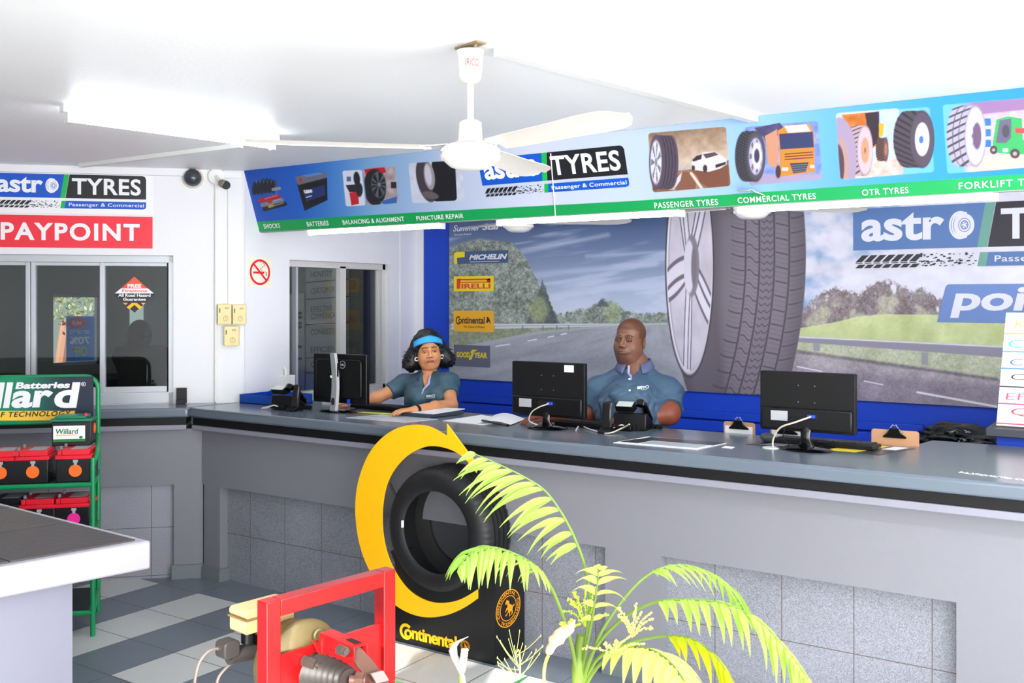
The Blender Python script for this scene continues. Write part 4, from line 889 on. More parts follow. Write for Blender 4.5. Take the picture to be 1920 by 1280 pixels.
def swbox(px0, py0, px1, py1, label):
    fr = Fv((px0, py1), (px1, py1), py0, OC+nC*.0, nC); t = E('switch_box', label, 'switch', fr.P(.5, 0), 0, 'beige thermostat boxes')
    mb = MB(); fr.rect(mb, 0, 0, 1, 1, .045, .0445); M('box_body', mb, mat('beige_plastic', (232, 214, 156), .45), t, bevel=.004)
    mb = MB(); fr.ring(mb, .6, .3, .18, .14, .25, .049, 20, .004); fr.rect(mb, .58, .26, .62, .42, .049, .004); M('dial', mb, mat('beige_dark', (200, 180, 124), .5), t)
    mb = MB(); fr.rect(mb, .12, .58, .2, .8, .046, .001); text(mb, fr, '60', .55, .76, .8, .86, .0465, 0); M('slot', mb, mat('grey_print', (110, 100, 80), .6), t)
swbox(409, 570, 435, 608, 'beige switch box at the upper left of three'); swbox(437, 571, 462, 608, 'beige switch box at the upper right of three'); swbox(421, 611, 449, 648, 'lowest beige switch box of the three')
T1('card_holder', (lambda: (lambda mb, fr: (fr.rect(mb, 0, .12, 1, 1, .012, .008), fr.rect(mb, .1, 0, .9, .12, .05, .046), fr.rect(mb, .05, .05, .95, .35, .05, .006), mb)[-1])(MB(), Fv((331, 759), (350.5, 759), 727, OC+nC*.03, nC)))(), m_black, 'small black card holder on the worktop corner beside the serving window', 'holder')
# ---------------------------------------------------------------- things on the worktop
m_grey = mat('grey_plastic', (120, 124, 130), .4); m_label = mat('label_grey', (170, 172, 178), .5); m_paper = mat('paper', (240, 240, 240), .6)
m_silver = mat('brushed_silver', (150, 152, 156), .5, metal=.3); m_cable = mat('beige_cable', (214, 204, 186), .5); m_kb = mat('key_black', (24, 24, 27), .5)
m_gloss = mat('gloss_black', (4, 4, 5), .12)
def rbx(mb, x0, x1, z0, z1, y0, y1, r=.01, n=4):
    """box with corners rounded in the xz plane"""
    pts = []
    for cx, cz, a0 in ((x1-r, z1-r, 0), (x0+r, z1-r, 90), (x0+r, z0+r, 180), (x1-r, z0+r, 270)):
        for k in range(n+1): a = math.radians(a0+90*k/n); pts.append((cx+r*math.cos(a), y0, cz+r*math.sin(a)))
    return mb.prism(pts, (0, y1-y0, 0))
def monitor(label, X, Y, w, zb, zt_, style=0, rz=0):
    """back of the screen faces -y; origin at the foot on the worktop"""
    t = E('monitor', label, 'monitor', (X, Y, CZ), rz, 'monitors on the worktop'); zb -= CZ; zt_ -= CZ
    mb = MB(); rbx(mb, -w/2, w/2, zb, zt_, .0, .030, .008); L('screen_housing', mb, m_blackm if style else m_black, t, bevel=.004)
    mb = MB(); mb.box((-w/2+.012, .030, zb+.014), (w/2-.012, .0315, zt_-.012)); L('screen', mb, mat('screen_glow', (150, 170, 190), .2), t)
    zl = zb+.09
    if style:
        mb = MB(); mb.prism([(-w/2+.01, .001, zb+.008), (w/2-.01, .001, zb+.008), (w/2-.01, -.018, zb+.02), (w/2-.01, -.018, zl-.02), (w/2-.01, .001, zl+.012)][0:2]+[(w/2-.01, .001, zl+.012), (-w/2+.01, .001, zl+.012)], (0, -.016, 0)); L('lower_cover', mb, m_black, t, bevel=.007)
        mb = MB(); mb.box((-.05, -.018, zb+.055), (.055, -.0155, zb+.082)); L('port_recess', mb, mat('deep_black', (3, 3, 4), .8), t)
        mb = MB(); mb.box((-w/2+.055, -.0172, zb+.045), (-w/2+.13, -.0155, zb+.088)); L('rating_label', mb, m_label, t)
        mb = MB().box((.012, -.034, zb+.064), (.045, -.016, zb+.079)); L('video_plug', mb, mat('plug_blue', (30, 70, 200), .4), t, bevel=.003)
        mb = MB()
        for dx in (-.036, .036):
            for dz in (-.036, .036): mb.lathe([(0, 0), (.0028, 0), (0, .0015)], 8, Matrix.Translation((dx, 0, (zl+zt_)/2-.01+dz)) @ Matrix.Rotation(math.pi/2, 4, 'X'))
        L('screw_hole', mb, m_grey, t)
        mb = MB(); n = 9; pts = []; R = []
        for i in range(n): u = i/(n-1); pts.append((0, .004-.028*math.sin(u*math.pi)*.6, zb+.03-(zb+.022)*u)); R.append(.034-.014*math.sin(u*math.pi)+.006*u*u)
        mb.tube(pts, R, 18, flat=.5); L('stand_neck', mb, m_gloss, t, smooth=True)
        T = Matrix.Diagonal((1.25, .95, 1, 1)); mb = MB().lathe([(0, 0), (.085, 0), (.088, .004), (.080, .009), (.03, .016), (0, .017)], 36, T); L('stand_foot', mb, m_gloss, t, smooth=True)
    else:
        mb = MB(); rbx(mb, -w/2+.03, w/2-.03, zb+.03, zt_-.03, -.012, .001, .02); L('rear_bulge', mb, m_black, t, bevel=.005)
        mb = MB(); n = 10; vs = []; fs = []
        for i in range(n+1):
            u = i/n; z = .008+(zt_-.0)*u; y = -.045+.018*math.sin(u*3.14)-.01*(1-u); wd = .027+.006*(1-u)
            for sx, dy in ((-1, .006), (-.6, -.006), (.6, -.006), (1, .006), (.6, .014), (-.6, .014)): vs.append((sx*wd-.012*u, y+dy, z))
        for i in range(n):
            for k in range(6): fs.append([i*6+k, i*6+(k+1) % 6, (i+1)*6+(k+1) % 6, (i+1)*6+k])
        fs += [list(range(6))[::-1], [n*6+k for k in range(6)]]; L('stand_column', MB().add(vs, fs), m_silver, t, smooth=True)
        L('cable_slot', MB().ball((0, -.055, .062), (.009, .012, .022), 14, 8), mat('deep_black', (3, 3, 4)), t, smooth=True)
        L('column_bracket', MB().box((-.045, -.035, zt_-.13), (.02, -.01, zt_-.05)), m_black, t)
        T = Matrix.Diagonal((1.45, .95, 1, 1)); L('stand_foot', MB().lathe([(0, 0), (.092, 0), (.094, .004), (.085, .008), (.03, .012), (0, .012)], 36, T), m_gloss, t, smooth=True)
        f_ = Frame((.01, -.012, zt_-.085), (.05, 0, 0), (0, 0, .05)); f_.n = Vector((0, -1, 0)); mb = MB(); f_.ring(mb, .5, .5, .45, .45, .12, .001); text(mb, f_, 'DELL', .2, .38, .8, .6, .001, .03); L('round_badge', mb, m_label, t)
        L('column_sticker', MB().box((-.022, -.0545, .20), (-.008, -.0535, .213)), m_white, t)
        L('video_plug', MB().box((.075, -.02, .045), (.092, -.01, .075)), mat('plug_blue', (1, 1, 1)), t)
    return t
def onY(px, y): return ony(px, 563, y).x
a = onz(1010, 804, CZ); x0, x1 = onY(960, 4.29), onY(1096, 4.29)
mo2 = monitor('black monitor seen from behind, in front of the man in the collared shirt', (x0+x1)/2, 4.29, x1-x0, 1.108, 1.386, 1)
mb = MB().box((.10, -.0015, .29), (.155, -.0003, .325)); f_ = Frame((.10, -.0015, .285), (.055, 0, 0), (0, 0, .04)); L('white_sticker', mb, m_white, mo2)
x0, x1 = onY(1425, 4.29), onY(1604, 4.29)
mo3 = monitor('black monitor seen from behind, nearest one at the right end', (x0+x1)/2, 4.29, x1-x0, 1.128, 1.388, 1)
a = onz(627, 771, CZ)
mo1 = monitor('black monitor with silver curved stand beside the woman', a.x+.02, a.y+.02, .41, 1.098, 1.385, 0, math.radians(2))

def keyboard(label, X, Y, w, rz=0, d=.14):
    t = E('keyboard', label, 'keyboard', (X, Y, CZ), rz, 'keyboards behind the monitors')
    L('keyboard_body', MB().prism([(-w/2, -d/2, .004), (-w/2, d/2, .004), (-w/2, d/2, .018), (-w/2, -d/2, .026)], (w, 0, 0)), m_black, t, bevel=.003)
    L('foot', MB().box((-w/2+.03, -d/2+.01, 0), (-w/2+.06, -d/2+.03, .006)), m_black, t); L('foot', MB().box((w/2-.06, -d/2+.01, 0), (w/2-.03, -d/2+.03, .006)), m_black, t); L('foot', MB().box((-.02, d/2-.02, 0), (.02, d/2-.005, .006)), m_black, t)
    mb = MB(); n = 18
    for r in range(5):
        for k in range(n):
            xx = -w/2+.012+(w-.024)*k/n; y = -d/2+.014+r*.0235; z = .025-.055*(y+d/2); mb.box((xx, y, z-.002), (xx+(w-.024)/n-.003, y+.02, z+.006))
    o = L('keys', mb, m_kb, t); o['kind'] = 'stuff'; return t
a = onz(692, 770, CZ); keyboard('black keyboard under the woman\'s hands', a.x, 4.50, .40, 0, .13)
a = onz(1045, 800, CZ); keyboard('black keyboard behind the middle monitor, in front of the man', -2.45, 4.47, .44)
a, b = onz(1450, 829, CZ), onz(1648, 845, CZ); keyboard('black keyboard behind the right-hand monitor', (a.x+b.x)/2-.0, 4.47, .44)
def flat(name, label, cat, pxs, m, th=.003, extra=None, group=None):
    z = CZ+.0003; pts = [onz(x, y, z) for x, y in pxs]; c = sum(pts, Vector())/len(pts)
    t = E(name, label, cat, (c.x, c.y, CZ), 0, group); M(name+'_sheet', MB().prism(pts, (0, 0, th)), m, t)
    if extra: extra(t, pts, z+th)
    return t
def matx(cols):
    def f(t, p, z):
        fr = Frame(Vector((p[0].x, p[0].y, z)), Vector((p[1].x-p[0].x, p[1].y-p[0].y, 0)), Vector((p[3].x-p[0].x, p[3].y-p[0].y, 0))); fr.n = Vector((0, 0, 1))
        for nme, c, rects in cols:
            mb = MB()
            for r in rects: fr.rect(mb, *r, .0012, .0008)
            M(nme, mb, c, t)
    return f
m_mat = mat('counter_mat_dark', (58, 60, 64), .25)
flat('counter_mat', 'dark counter mat with yellow stripe under the right-hand monitor', 'mat', [(1648, 853), (1716, 841), (1470, 824), (1398, 833)], m_mat, .002, matx([('yellow_stripe', mat('lemon_print', (226, 200, 40), .5), [(0.04, .18, .97, .40)]), ('white_stripe', m_signw, [(.6, .04, .97, .14)]), ('grey_print', m_grey, [(.05, .5, .5, .9), (.6, .5, .9, .8)])]))
flat('counter_mat', 'pale printed counter mat near the front edge, in front of the man', 'mat', [(1150, 830), (1306, 843), (1362, 831), (1215, 819)], m_paper, .0025, matx([('dark_print', m_mat, [(.06, .55, .98, .95), (.03, .12, .25, .55)]), ('pale_print', mat('pale_print', (176, 184, 192), .3), [(.28, .12, .95, .5)])]))
flat('counter_mat', 'pale printed counter mat in front of the woman', 'mat', [(648, 783), (757, 792), (821, 786), (715, 777)], mat('pale_mat', (205, 210, 214), .2), .002, matx([('grey_print', mat('pale_print', (1, 1, 1)), [(.05, .5, .9, .93), (.1, .1, .4, .4)])]))
flat('counter_mat', 'thin dark mat with a lime edge under the woman\'s keyboard', 'mat', [(668, 774), (742, 778), (775, 772), (700, 768)], m_mat, .001, matx([('lime_edge', mat('lime_edge', (214, 224, 30), .5), [(.02, .02, .98, .3)])]))
def leaf(name, label, cat, pxs, z0, th, m, group=None):
    pts = [onz(x, y, z0) for x, y in pxs]; return T1(name, MB().prism(pts, (0, 0, th)), m, label, cat, group)
leaf('ledger_book', 'thick dark-edged book lying flat beside the woman', 'book', [(751, 779), (801, 783), (869, 776), (812, 771)], CZ+.0035, .018, mat('ledger_edge', (50, 60, 72), .5))
leaf('paper_sheet', 'white paper lying on the thick book beside the woman', 'paper', [(755, 772), (812, 776.5), (872, 767), (800, 763)], CZ+.0222, .004, m_paper)
pa = MB(); pts = [onz(x, y, CZ+.001) for x, y in ((830, 789), (905, 797), (962, 787), (902, 778))]
pa.prism(pts, (0, 0, .002)); n = 12
for s_, (A, B, Cc, Dd) in enumerate((((896, 794), (958, 796), (985, 786), (930, 777)),)):
    q = [onz(x, y, CZ+.0035) for x, y in (A, B, Cc, Dd)]
    for i in range(n):
        u0, u1 = i/n, (i+1)/n; h = lambda u: Vector((0, 0, .022*math.sin(u*math.pi)*(1-u*.5)))
        a0, a1 = q[0].lerp(q[1], u0)+h(u0), q[0].lerp(q[1], u1)+h(u1); b0, b1 = q[3].lerp(q[2], u0)+h(u0), q[3].lerp(q[2], u1)+h(u1)
        pa.prism([a0, a1, b1, b0], (0, 0, .0015))
T1('open_notebook', pa, m_paper, 'open white notebook with curled pages left of the middle monitor', 'notebook')
pen = MB(); a, b = onz(905, 788, CZ+.032), onz(950, 797, CZ+.034); pen.tube([a, b], [.009, .010], 10, flat=.6); pen.tube([b+Vector((0, 0, -.0)), b+(b-a).normalized()*.012], .011, 10, flat=.6)
T1('handheld_scanner', pen, m_gloss, 'slim black handset lying on the open notebook', 'handset', smooth=True)
leaf('paper_slip', 'small white slip on the worktop left of the right-hand monitor', 'paper', [(1353, 839), (1372, 841), (1378, 838), (1360, 836)], CZ+.0004, .001, m_paper)

def desk_phone(label, X, Y, rz, disp):
    t = E('desk_phone', label, 'phone', (X, Y, CZ), rz, 'desk phones on the worktop')
    L('phone_base', MB().prism([(-.085, -.055, .003), (-.085, .095, .003), (-.085, .085, .02), (-.085, -.02, .085), (-.085, -.045, .085)], (.17, 0, 0)), m_black, t, bevel=.006)
    L('support_foot', MB().box((-.05, -.06, 0), (.06, .09, .012)).box((-.035, -.075, .0), (.035, -.045, .03)), m_blackm, t, bevel=.003)
    L('display_head', MB().prism([(-.075, -.045, .09), (-.075, -.065, .118), (-.075, -.015, .140), (-.075, .01, .10)], (.095, 0, 0)), m_black, t, bevel=.004)
    L('display_screen', MB().prism([(-.068, -.062, .1195), (-.068, -.018, .139), (.013, -.018, .139), (.013, -.062, .1195)], (0, -.001, .0015)), disp, t)
    hs = MB(); hs.tube([(.055, -.055, .125), (.055, -.045, .140), (.055, .0, .128), (.055, .05, .085), (.055, .08, .05), (.055, .085, .03)], [.024, .026, .020, .019, .024, .020], 14, flat=.75); L('handset', hs, m_gloss, t, smooth=True)
    cb = MB(); cb.tube([(.0, -.07, .02), (-.03, -.085, .03), (-.08, -.09, .01), (-.13, -.08, .004), (-.16, -.03, .004), (-.14, .01, .01)], .0035, 8); L('line_cord', cb, m_cable, t, smooth=True)
    cc = MB(); P_ = [(.085+.05*i/40, .06+.012*math.cos(i*1.2), .012+.010*math.sin(i*1.2)) for i in range(41)]; cc.tube(P_, .0028, 6); L('coiled_cord', cc, m_blackm, t, smooth=True)
    return t
m_disp = mat('phone_display', (196, 206, 196), .2)
a = onz(1180, 806, CZ); desk_phone('black desk phone between the man and the pale mat', a.x, a.y+.04, math.radians(8), m_disp)
a = onz(527, 768, CZ); desk_phone('black desk phone at the left end near the small window', a.x, a.y+.05, math.radians(4), m_disp)
def cradle(label, X, Y, rz):
    t = E('phone_cradle', label, 'handset', (X, Y, CZ), rz, 'cordless handsets in cradles')
    L('cradle_base', MB().prism([(-.03, -.045, 0), (-.03, .04, 0), (-.03, .04, .018), (-.03, .01, .03), (-.03, -.045, .012)], (.06, 0, 0)), m_black, t, bevel=.004)
    mb = MB(); mb.prism([(-.022, -.005, .022), (-.022, .018, .022), (-.022, .028, .150), (-.022, .018, .156), (-.022, .006, .150)], (.044, 0, 0)); L('cordless_handset', mb, m_gloss, t, bevel=.005)
    L('chrome_edge', MB().prism([(.0225, .002, .03), (.0225, .006, .03), (.0225, .014, .148), (.0225, .010, .148)], (.0015, 0, 0)), m_chrome, t); return t
a = onz(1133, 812, CZ); cradle('black cordless handset standing in its cradle beside the man\'s hand', a.x, a.y+.02, .1)
a = onz(553, 770, CZ); cradle('black cordless handset standing in its cradle beside the left desk phone', a.x, a.y, .0)
# cables of the right and middle monitors, grommet
c0 = mo3.location; gx = onz(1450, 840, CZ); cb = MB()
P_ = [Vector((c0.x+.03, c0.y-.034, 1.128+.072)), Vector((c0.x-.03, c0.y-.06, 1.175)), Vector((c0.x-.10, c0.y-.05, 1.145)), Vector((gx.x, gx.y, 1.09)), Vector((gx.x-.002, gx.y, CZ+.004))]
def smooth_path(P, n=8):
    out = []
    for i in range(len(P)-1):
        p0, p1, p2, p3 = P[max(i-1, 0)], P[i], P[i+1], P[min(i+2, len(P)-1)]
        for k in range(n):
            t = k/n; out.append(.5*((2*p1)+(p2-p0)*t+(2*p0-5*p1+4*p2-p3)*t*t+(3*p1-p0-3*p2+p3)*t**3))
    return out+[P[-1]]
T1('monitor_cable', cb.tube(smooth_path(P_), .0038, 8), m_cable, 'thick beige cable from the right-hand monitor down into the worktop hole', 'cable', smooth=True)
T1('monitor_cable', MB().tube(smooth_path([Vector((c0.x-.03, c0.y-.02, 1.195)), Vector((c0.x-.07, c0.y-.04, 1.17)), Vector((c0.x-.09, c0.y-.04, 1.10)), Vector((c0.x-.07, c0.y-.02, 1.07)), Vector((c0.x-.11, c0.y-.0, 1.055)), Vector((gx.x+.015, gx.y+.005, CZ+.004))]), .0022, 6), m_blackm, 'thin black cable looping beside the right-hand monitor stand', 'cable', smooth=True)
T1('cable_grommet', MB().lathe([(.0, 0), (.036, 0), (.036, .003), (.0, .004)], 24, Matrix.Translation((gx.x-.012, gx.y+.0, CZ+.0003))), m_white, 'white round cable grommet in the worktop beside the right-hand monitor', 'grommet')
c0 = mo2.location
T1('monitor_cable', MB().tube(smooth_path([Vector((c0.x+.03, c0.y-.034, 1.108+.072)), Vector((c0.x-.02, c0.y-.05, 1.16)), Vector((c0.x-.07, c0.y-.04, 1.13)), Vector((c0.x-.09, c0.y-.03, 1.085)), Vector((c0.x-.06, c0.y+.01, 1.06))]), .0032, 8), m_cable, 'pale cable from the middle monitor curling behind its stand', 'cable', smooth=True)
a, b = onz(1085, 803, CZ+.012), onz(1180, 795, CZ+.05)
T1('phone_cable', MB().tube(smooth_path([b, onz(1165, 803, CZ+.02), onz(1140, 812, CZ+.005), onz(1110, 806, CZ+.005), onz(1088, 798, CZ+.006), onz(1080, 806, CZ+.004)]), .0036, 8), m_cable, 'beige cable looping in front of the desk phone near the man', 'cable', smooth=True)
# mouse, keyboard tidy bits
a = onz(1437, 830, CZ); T1('computer_mouse', MB().ball((0, 0, .016), (.034, .055, .022), 20, 10, Matrix.Translation((a.x, a.y+.02, CZ+.006)) @ Matrix.Rotation(.6, 4, 'Z')), mat('mouse_grey', (60, 68, 70), .3), 'dark grey mouse beside the right-hand keyboard', 'mouse', smooth=True)
tr = E('document_tray', 'blue plastic tray lying at the left end of the worktop', 'tray', (onz(500, 757, CZ).x, onz(500, 757, CZ).y, CZ))
a, b = onz(441, 760, CZ), onz(560, 758, CZ); m_tray = mat('tray_blue', (10, 70, 170), .4); y0 = 4.27; xa, xb = XB+.03, XB+.42
tr.location = ((xa+xb)/2, y0+.12, CZ); WM[tr.name] = Matrix.Translation(tr.location)
M('tray_body', MB().box((xa, y0, CZ), (xb, y0+.25, CZ+.004)).box((xa, y0, CZ), (xb, y0+.004, CZ+.055)).box((xa, y0+.246, CZ), (xb, y0+.25, CZ+.06)).box((xa, y0, CZ), (xa+.004, y0+.25, CZ+.055)).box((xb-.004, y0, CZ), (xb, y0+.25, CZ+.055)), m_tray, tr)
T1('wall_charger', MB().box((XB+.013, 4.63, 1.13), (XB+.06, 4.72, 1.20)).tube([(XB+.035, 4.66, 1.20), (XB+.035, 4.66, 1.235), (XB+.02, 4.655, 1.26)], .008, 8), m_white, 'white plug adapter at the foot of the left wall behind the left desk phone', 'plug', bevel=.005)
a = onz(588, 764, CZ); T1('paper_stack', MB().box((a.x-.1, 4.50, CZ), (a.x+.12, 4.63, CZ+.02)).box((a.x-.02, 4.52, CZ+.02), (a.x+.1, 4.60, CZ+.045)), mat('pale_paper', (222, 226, 226), .6), 'small stack of white papers left of the silver-stand monitor', 'papers')

# clipboards hanging on the staff side of the worktop
def clipboard(label, px, top, w, paper=True, lift=.06):
    Yb = 4.668; c = ony(px, 563, Yb); z = ony(px, top, Yb).z
    t = E('clipboard', label, 'clipboard', (c.x, Yb, z-.32), 0, 'clipboards behind the worktop')
    mb = MB(); rbx(mb, -w/2, w/2, 0, .32, 0, .004, .012); L('board', mb, mat('hardboard', (196, 146, 108), .6), t)
    if paper: L('paper_sheet', MB().box((-w/2+.008, -.0015, .01), (w/2-.012, -.0002, .30)), m_paper, t)
    mb = MB(); mb.prism([(-.05, -.002, .285), (.05, -.002, .285), (.05, -.002, .292), (.026, -.012, .31), (.02, -.012, .33), (-.02, -.012, .33), (-.026, -.012, .31), (-.05, -.002, .292)], (0, -.008, 0)); L('clip', mb, m_black, t, bevel=.002)
    mb = MB()
    for s_ in (-1, 1): mb.tube([(s_*.03, -.012, .318), (s_*.034, -.012, .31), (s_*.02, -.012, .325), (s_*.006, -.012, .345), (0, -.012, .34)], .003, 6)
    L('clip_wire', mb, m_chrome, t, smooth=True); return t
clipboard('clipboard with white paper, furthest left behind the worktop', 1386, 791, .16)
clipboard('clipboard with white paper partly behind the right-hand monitor', 1477, 800, .17)
clipboard('empty brown clipboard right of the right-hand monitor', 1678, 806, .205, False)
# staff side: blue dado box, bag, chart on its shelf
T1('dado_trunking', MB().box((-4.5, 6.0, .86), (ony(1728, 563, 6.0).x, 6.069, .925)).box((-4.5, 6.03, .935), (ony(1728, 563, 6.0).x, 6.069, .985)), m_blue, 'royal blue boxed trunking running low along the blue wall', 'trunking', bevel=.004)
T1('staff_bench', MB().box((-4.4, 5.62, .0), (-1.35, 6.0, .80)), m_blue, 'royal blue low bench against the blue wall behind the staff', 'bench', bevel=.004)
bx_ = ony(1800, 800, 5.78)
bag = MB(); bag.ball((0, 0, 0), (.30, .20, .48), 150, 110)
for i, v in enumerate(bag.v):
    n_ = mnoise.noise(Vector((v.x*9, v.y*9, v.z*5)))*.030+abs(mnoise.noise(Vector((v.x*7+v.z*5, v.y*9, v.z*16))))*.050+abs(mnoise.noise(Vector((v.x*16-v.z*9, v.y*16, v.z*26))))*.014; k = 1+n_/max(.12, math.hypot(v.x, v.y)); v.x *= k; v.y *= k; v.z += n_*.6
    if v.z > .33: v.z = .33+(v.z-.33)*.45
    if v.z < -.5: v.z = -.5
zt_b = ony(1800, 791, 5.78).z; mn = min(v.z for v in bag.v); mxz = max(v.z for v in bag.v); sc = zt_b/(mxz-mn)
for v in bag.v: v.x += bx_.x; v.y += 5.78; v.z = (v.z-mn)*sc
T1('refuse_bag', bag, mat('bin_bag_black', (5, 7, 8), .14), 'crumpled shiny black refuse bag standing behind the worktop at the right', 'bag', smooth=True)
# chart on a shelf
p_ = Vector((0, 5.05, 0)); fr0 = Fv((1868, 797), (1990, 803), 586, p_, Vector((0, -1, 0)))
hgt = fr0.V.length; wd = .62
ct = E('values_chart', 'white chart with coloured rules and handwritten words, cut by the right edge', 'chart', fr0.P(.5, 0))
fr = Frame(fr0.O, (wd, 0, 0), Vector((.0, .045, hgt))); fr.O.x -= .0
fr = Frame(fr0.O, Vector((wd, 0, 0)), Vector((.035, .05, hgt)))
mb = MB(); fr.rect(mb, 0, 0, 1, 1, 0, .006); M('chart_board', mb, m_paper, ct)
vv = [.965, .815, .655, .505, .345, .195, .03]
cols = {'ochre': (240, 190, 40), 'teal': (20, 180, 170), 'azure': (60, 130, 220), 'charcoal': (60, 60, 66), 'magenta': (236, 70, 130), 'coral': (240, 80, 96)}
for k, (c_, v) in enumerate(zip(cols, (.815, .655, .505, .345, .195, .02))):
    mb = MB(); fr.rect(mb, 0, v-.006, 1, v+.006, .0012); M('ruled_line', mb, mat('ink_'+c_, cols[c_], .6), ct, label=c_+' ruled line')
inks = {'amber': (236, 180, 60), 'turquoise': (60, 180, 180), 'blue': (40, 90, 180), 'black': (50, 50, 56), 'pink': (220, 80, 120), 'red': (226, 70, 80)}
for (c_, words_) in zip(inks, ([('KNOWLEDGE', .07, .87, .75, .93)], [('Commitment', .035, .69, .85, .76)], [('EFFECTIVE', .26, .595, .7, .62), ('Communication', .055, .535, .95, .59)], [('Consistency', .07, .39, .8, .46)], [('EFFICIENCY', .05, .23, .85, .29)], [('Quality', .09, .08, .62, .16)])):
    for s_, u0, v0, u1, v1 in words_: M('handwriting', text(MB(), fr, s_, u0, v0, u1, v1, .0012, -.008, shear=.08), mat('marker_'+c_, inks[c_], .6), ct, label=c_+' handwriting')
sh = E('side_cabinet', 'royal blue cabinet with a dark grey top under the handwritten chart', 'cabinet', (fr0.O.x+.35, 5.2, 0))
zs = fr0.O.z; a = ony(1849, 800, 5.0)
M('cabinet_top', MB().box((a.x, 4.98, zs-.045), (a.x+1.3, 5.5, zs-.008)), mat('cabinet_top_grey', (58, 62, 70), .4), sh, bevel=.004)
M('cabinet_body', MB().box((a.x+.04, 5.03, 0), (a.x+1.25, 5.45, zs-.045)), m_blue, sh)
# ---------------------------------------------------------------- tyre display
m_rub = mat('tyre_rubber', (17, 17, 19), .55, bump=.15, bscale=120); m_dbox = mat('display_black', (11, 11, 13), .35)
XT = ony(842, 995, 3.9).x-.008; ZT = 1.7-4.85*432/1857
XB0, XB1, YB0, YB1, ZB = -3.235, -2.625, 3.795, 4.045, .44
dsp = E('tyre_display', 'black display stand with an amber arrow ring holding a tyre', 'display stand', ((XB0+XB1)/2, 3.9, 0))
RT = .316; TS = RT/.325; pts = []
pts = [(XB0, 0), (XB1, 0), (XB1, ZB)]
rr = RT+.004; a0 = math.acos(min(1, (ZT-ZB)/rr)); 
n = 22
for i in range(n+1): a = a0-2*a0*i/n; pts.append((XT+rr*math.sin(a), ZT-rr*math.cos(a)))
pts.append((XB0, ZB)); pts = [p for i, p in enumerate(pts) if i == 0 or (abs(p[0]-pts[i-1][0])+abs(p[1]-pts[i-1][1])) > 1e-5]
ZT_b = ZT-RT
M('stand_box', MB().prism([(x, YB0+.012, z) for x, z in pts], (0, YB1-YB0-.012, 0)), m_dbox, dsp)
# front panel, with a low crescent that hides the foot of the tyre
fp = [(XB0, 0), (XB1, 0), (XB1, ZB)]
r2 = RT-.075; a1 = math.acos((ZT-ZB)/r2) if r2 > ZT-ZB else .6
for i in range(n+1): a = a1-2*a1*i/n; fp.append((XT+r2*math.sin(a), ZT-r2*math.cos(a)))
fp.append((XB0, ZB))
M('front_panel', MB().prism([(x, YB0, z) for x, z in fp], (0, .012, 0)), m_dbox, dsp)
OY = Vector((0, YB0-.008, 0)); N_ = Vector((0, -1, 0))
ring = [(838, 795), (893, 869), (893, 886), (880, 869), (862, 852), (840, 841), (815, 836), (792, 839), (765, 853), (742, 876), (726, 905), (718, 940), (716, 975), (719, 1010), (728, 1045), (744, 1078), (765, 1105), (790, 1122), (818, 1130), (848, 1128), (872, 1119), (895, 1105), (895, 1122), (870, 1139), (840, 1152), (808, 1157), (778, 1153), (748, 1139), (720, 1114), (698, 1080), (680, 1040), (670, 1000), (666, 955), (669, 915), (679, 878), (695, 845), (718, 819), (746, 802), (776, 796), (806, 800), (838, 817)]
def smooth_ring(P):
    sharp = {(838, 795), (893, 869), (893, 886), (895, 1105), (895, 1122), (838, 817)}; out = []; n = len(P)
    for i in range(n):
        p1, p2 = P[i], P[(i+1) % n]; out.append(p1)
        if p1 in sharp and p2 in sharp: continue
        p0 = P[i-1] if p1 not in sharp else p1; p3 = P[(i+2) % n] if p2 not in sharp else p2
        for t in (.25, .5, .75): out.append(tuple(.5*(2*b+(c-a)*t+(2*a-5*b+4*c-d)*t*t+(3*b-a-3*c+d)*t**3) for a, b, c, d in zip(p0, p1, p2, p3)))
    return out
R2 = [plane_hit(x, y, OY, N_) for x, y in smooth_ring(ring)]
M('arrow_ring', MB().prism(R2, (0, .007, 0)), m_yel, dsp)
a, b = plane_hit(727, 905, OY, N_), plane_hit(748, 962, OY, N_)
M('support_rod', MB().tube([a+Vector((0, .012, 0)), b+Vector((0, .03, 0))], .006, 8), m_black, dsp)
FQ = Vector((0, YB0, 0))
mb = MB(); fr = Fv((750, 1197), (857, 1215), 1167, FQ, N_)
fr.ring(mb, .115, .55, .115, .50, .38, .0025, 26, a0=45, a1=320); text(mb, fr, 'ontinental', .085, .17, 1.0, .98, .0026, .03, sp=.92)
M('lettering', mb, m_yel, dsp, label='amber lettering')
HORSE = [(.30, .20), (.42, .26), (.50, .34), (.47, .44), (.40, .42), (.34, .33), (.30, .36), (.38, .50), (.46, .54), (.44, .66), (.40, .70), (.34, .66), (.30, .70), (.34, .80), (.42, .88), (.46, .84), (.56, .78), (.60, .64), (.72, .58), (.80, .50), (.92, .56), (.96, .46), (.90, .50), (.84, .42), (.80, .34), (.84, .22), (.78, .12), (.72, .12), (.76, .24), (.70, .32), (.62, .22), (.66, .10), (.58, .08), (.58, .22), (.54, .30), (.44, .22), (.34, .14)]
def horse_badge(fr, parent, m):
    mb = MB(); fr.ring(mb, .5, .5, .5, .5, .055, .0025, 44); fr.ring(mb, .5, .5, .335, .335, .06, .0025, 40)
    s_ = 'CONTINENTAL · CONTINENTAL ·'
    def warp(a, b):
        t = math.radians(205-360*a*.98); r = .37+.085*b; return .5+r*math.cos(t), .5+r*math.sin(t)
    text(mb, fr, s_, 0, 0, 1, 1, .0026, .02, warp=warp, sp=1.1)
    fr.poly(mb, [(.20+.58*x, .22+.60*y) for x, y in HORSE], .0026); M('horse_emblem', mb, m, parent)
badge_y = mat('badge_amber', (226, 150, 20), .45)
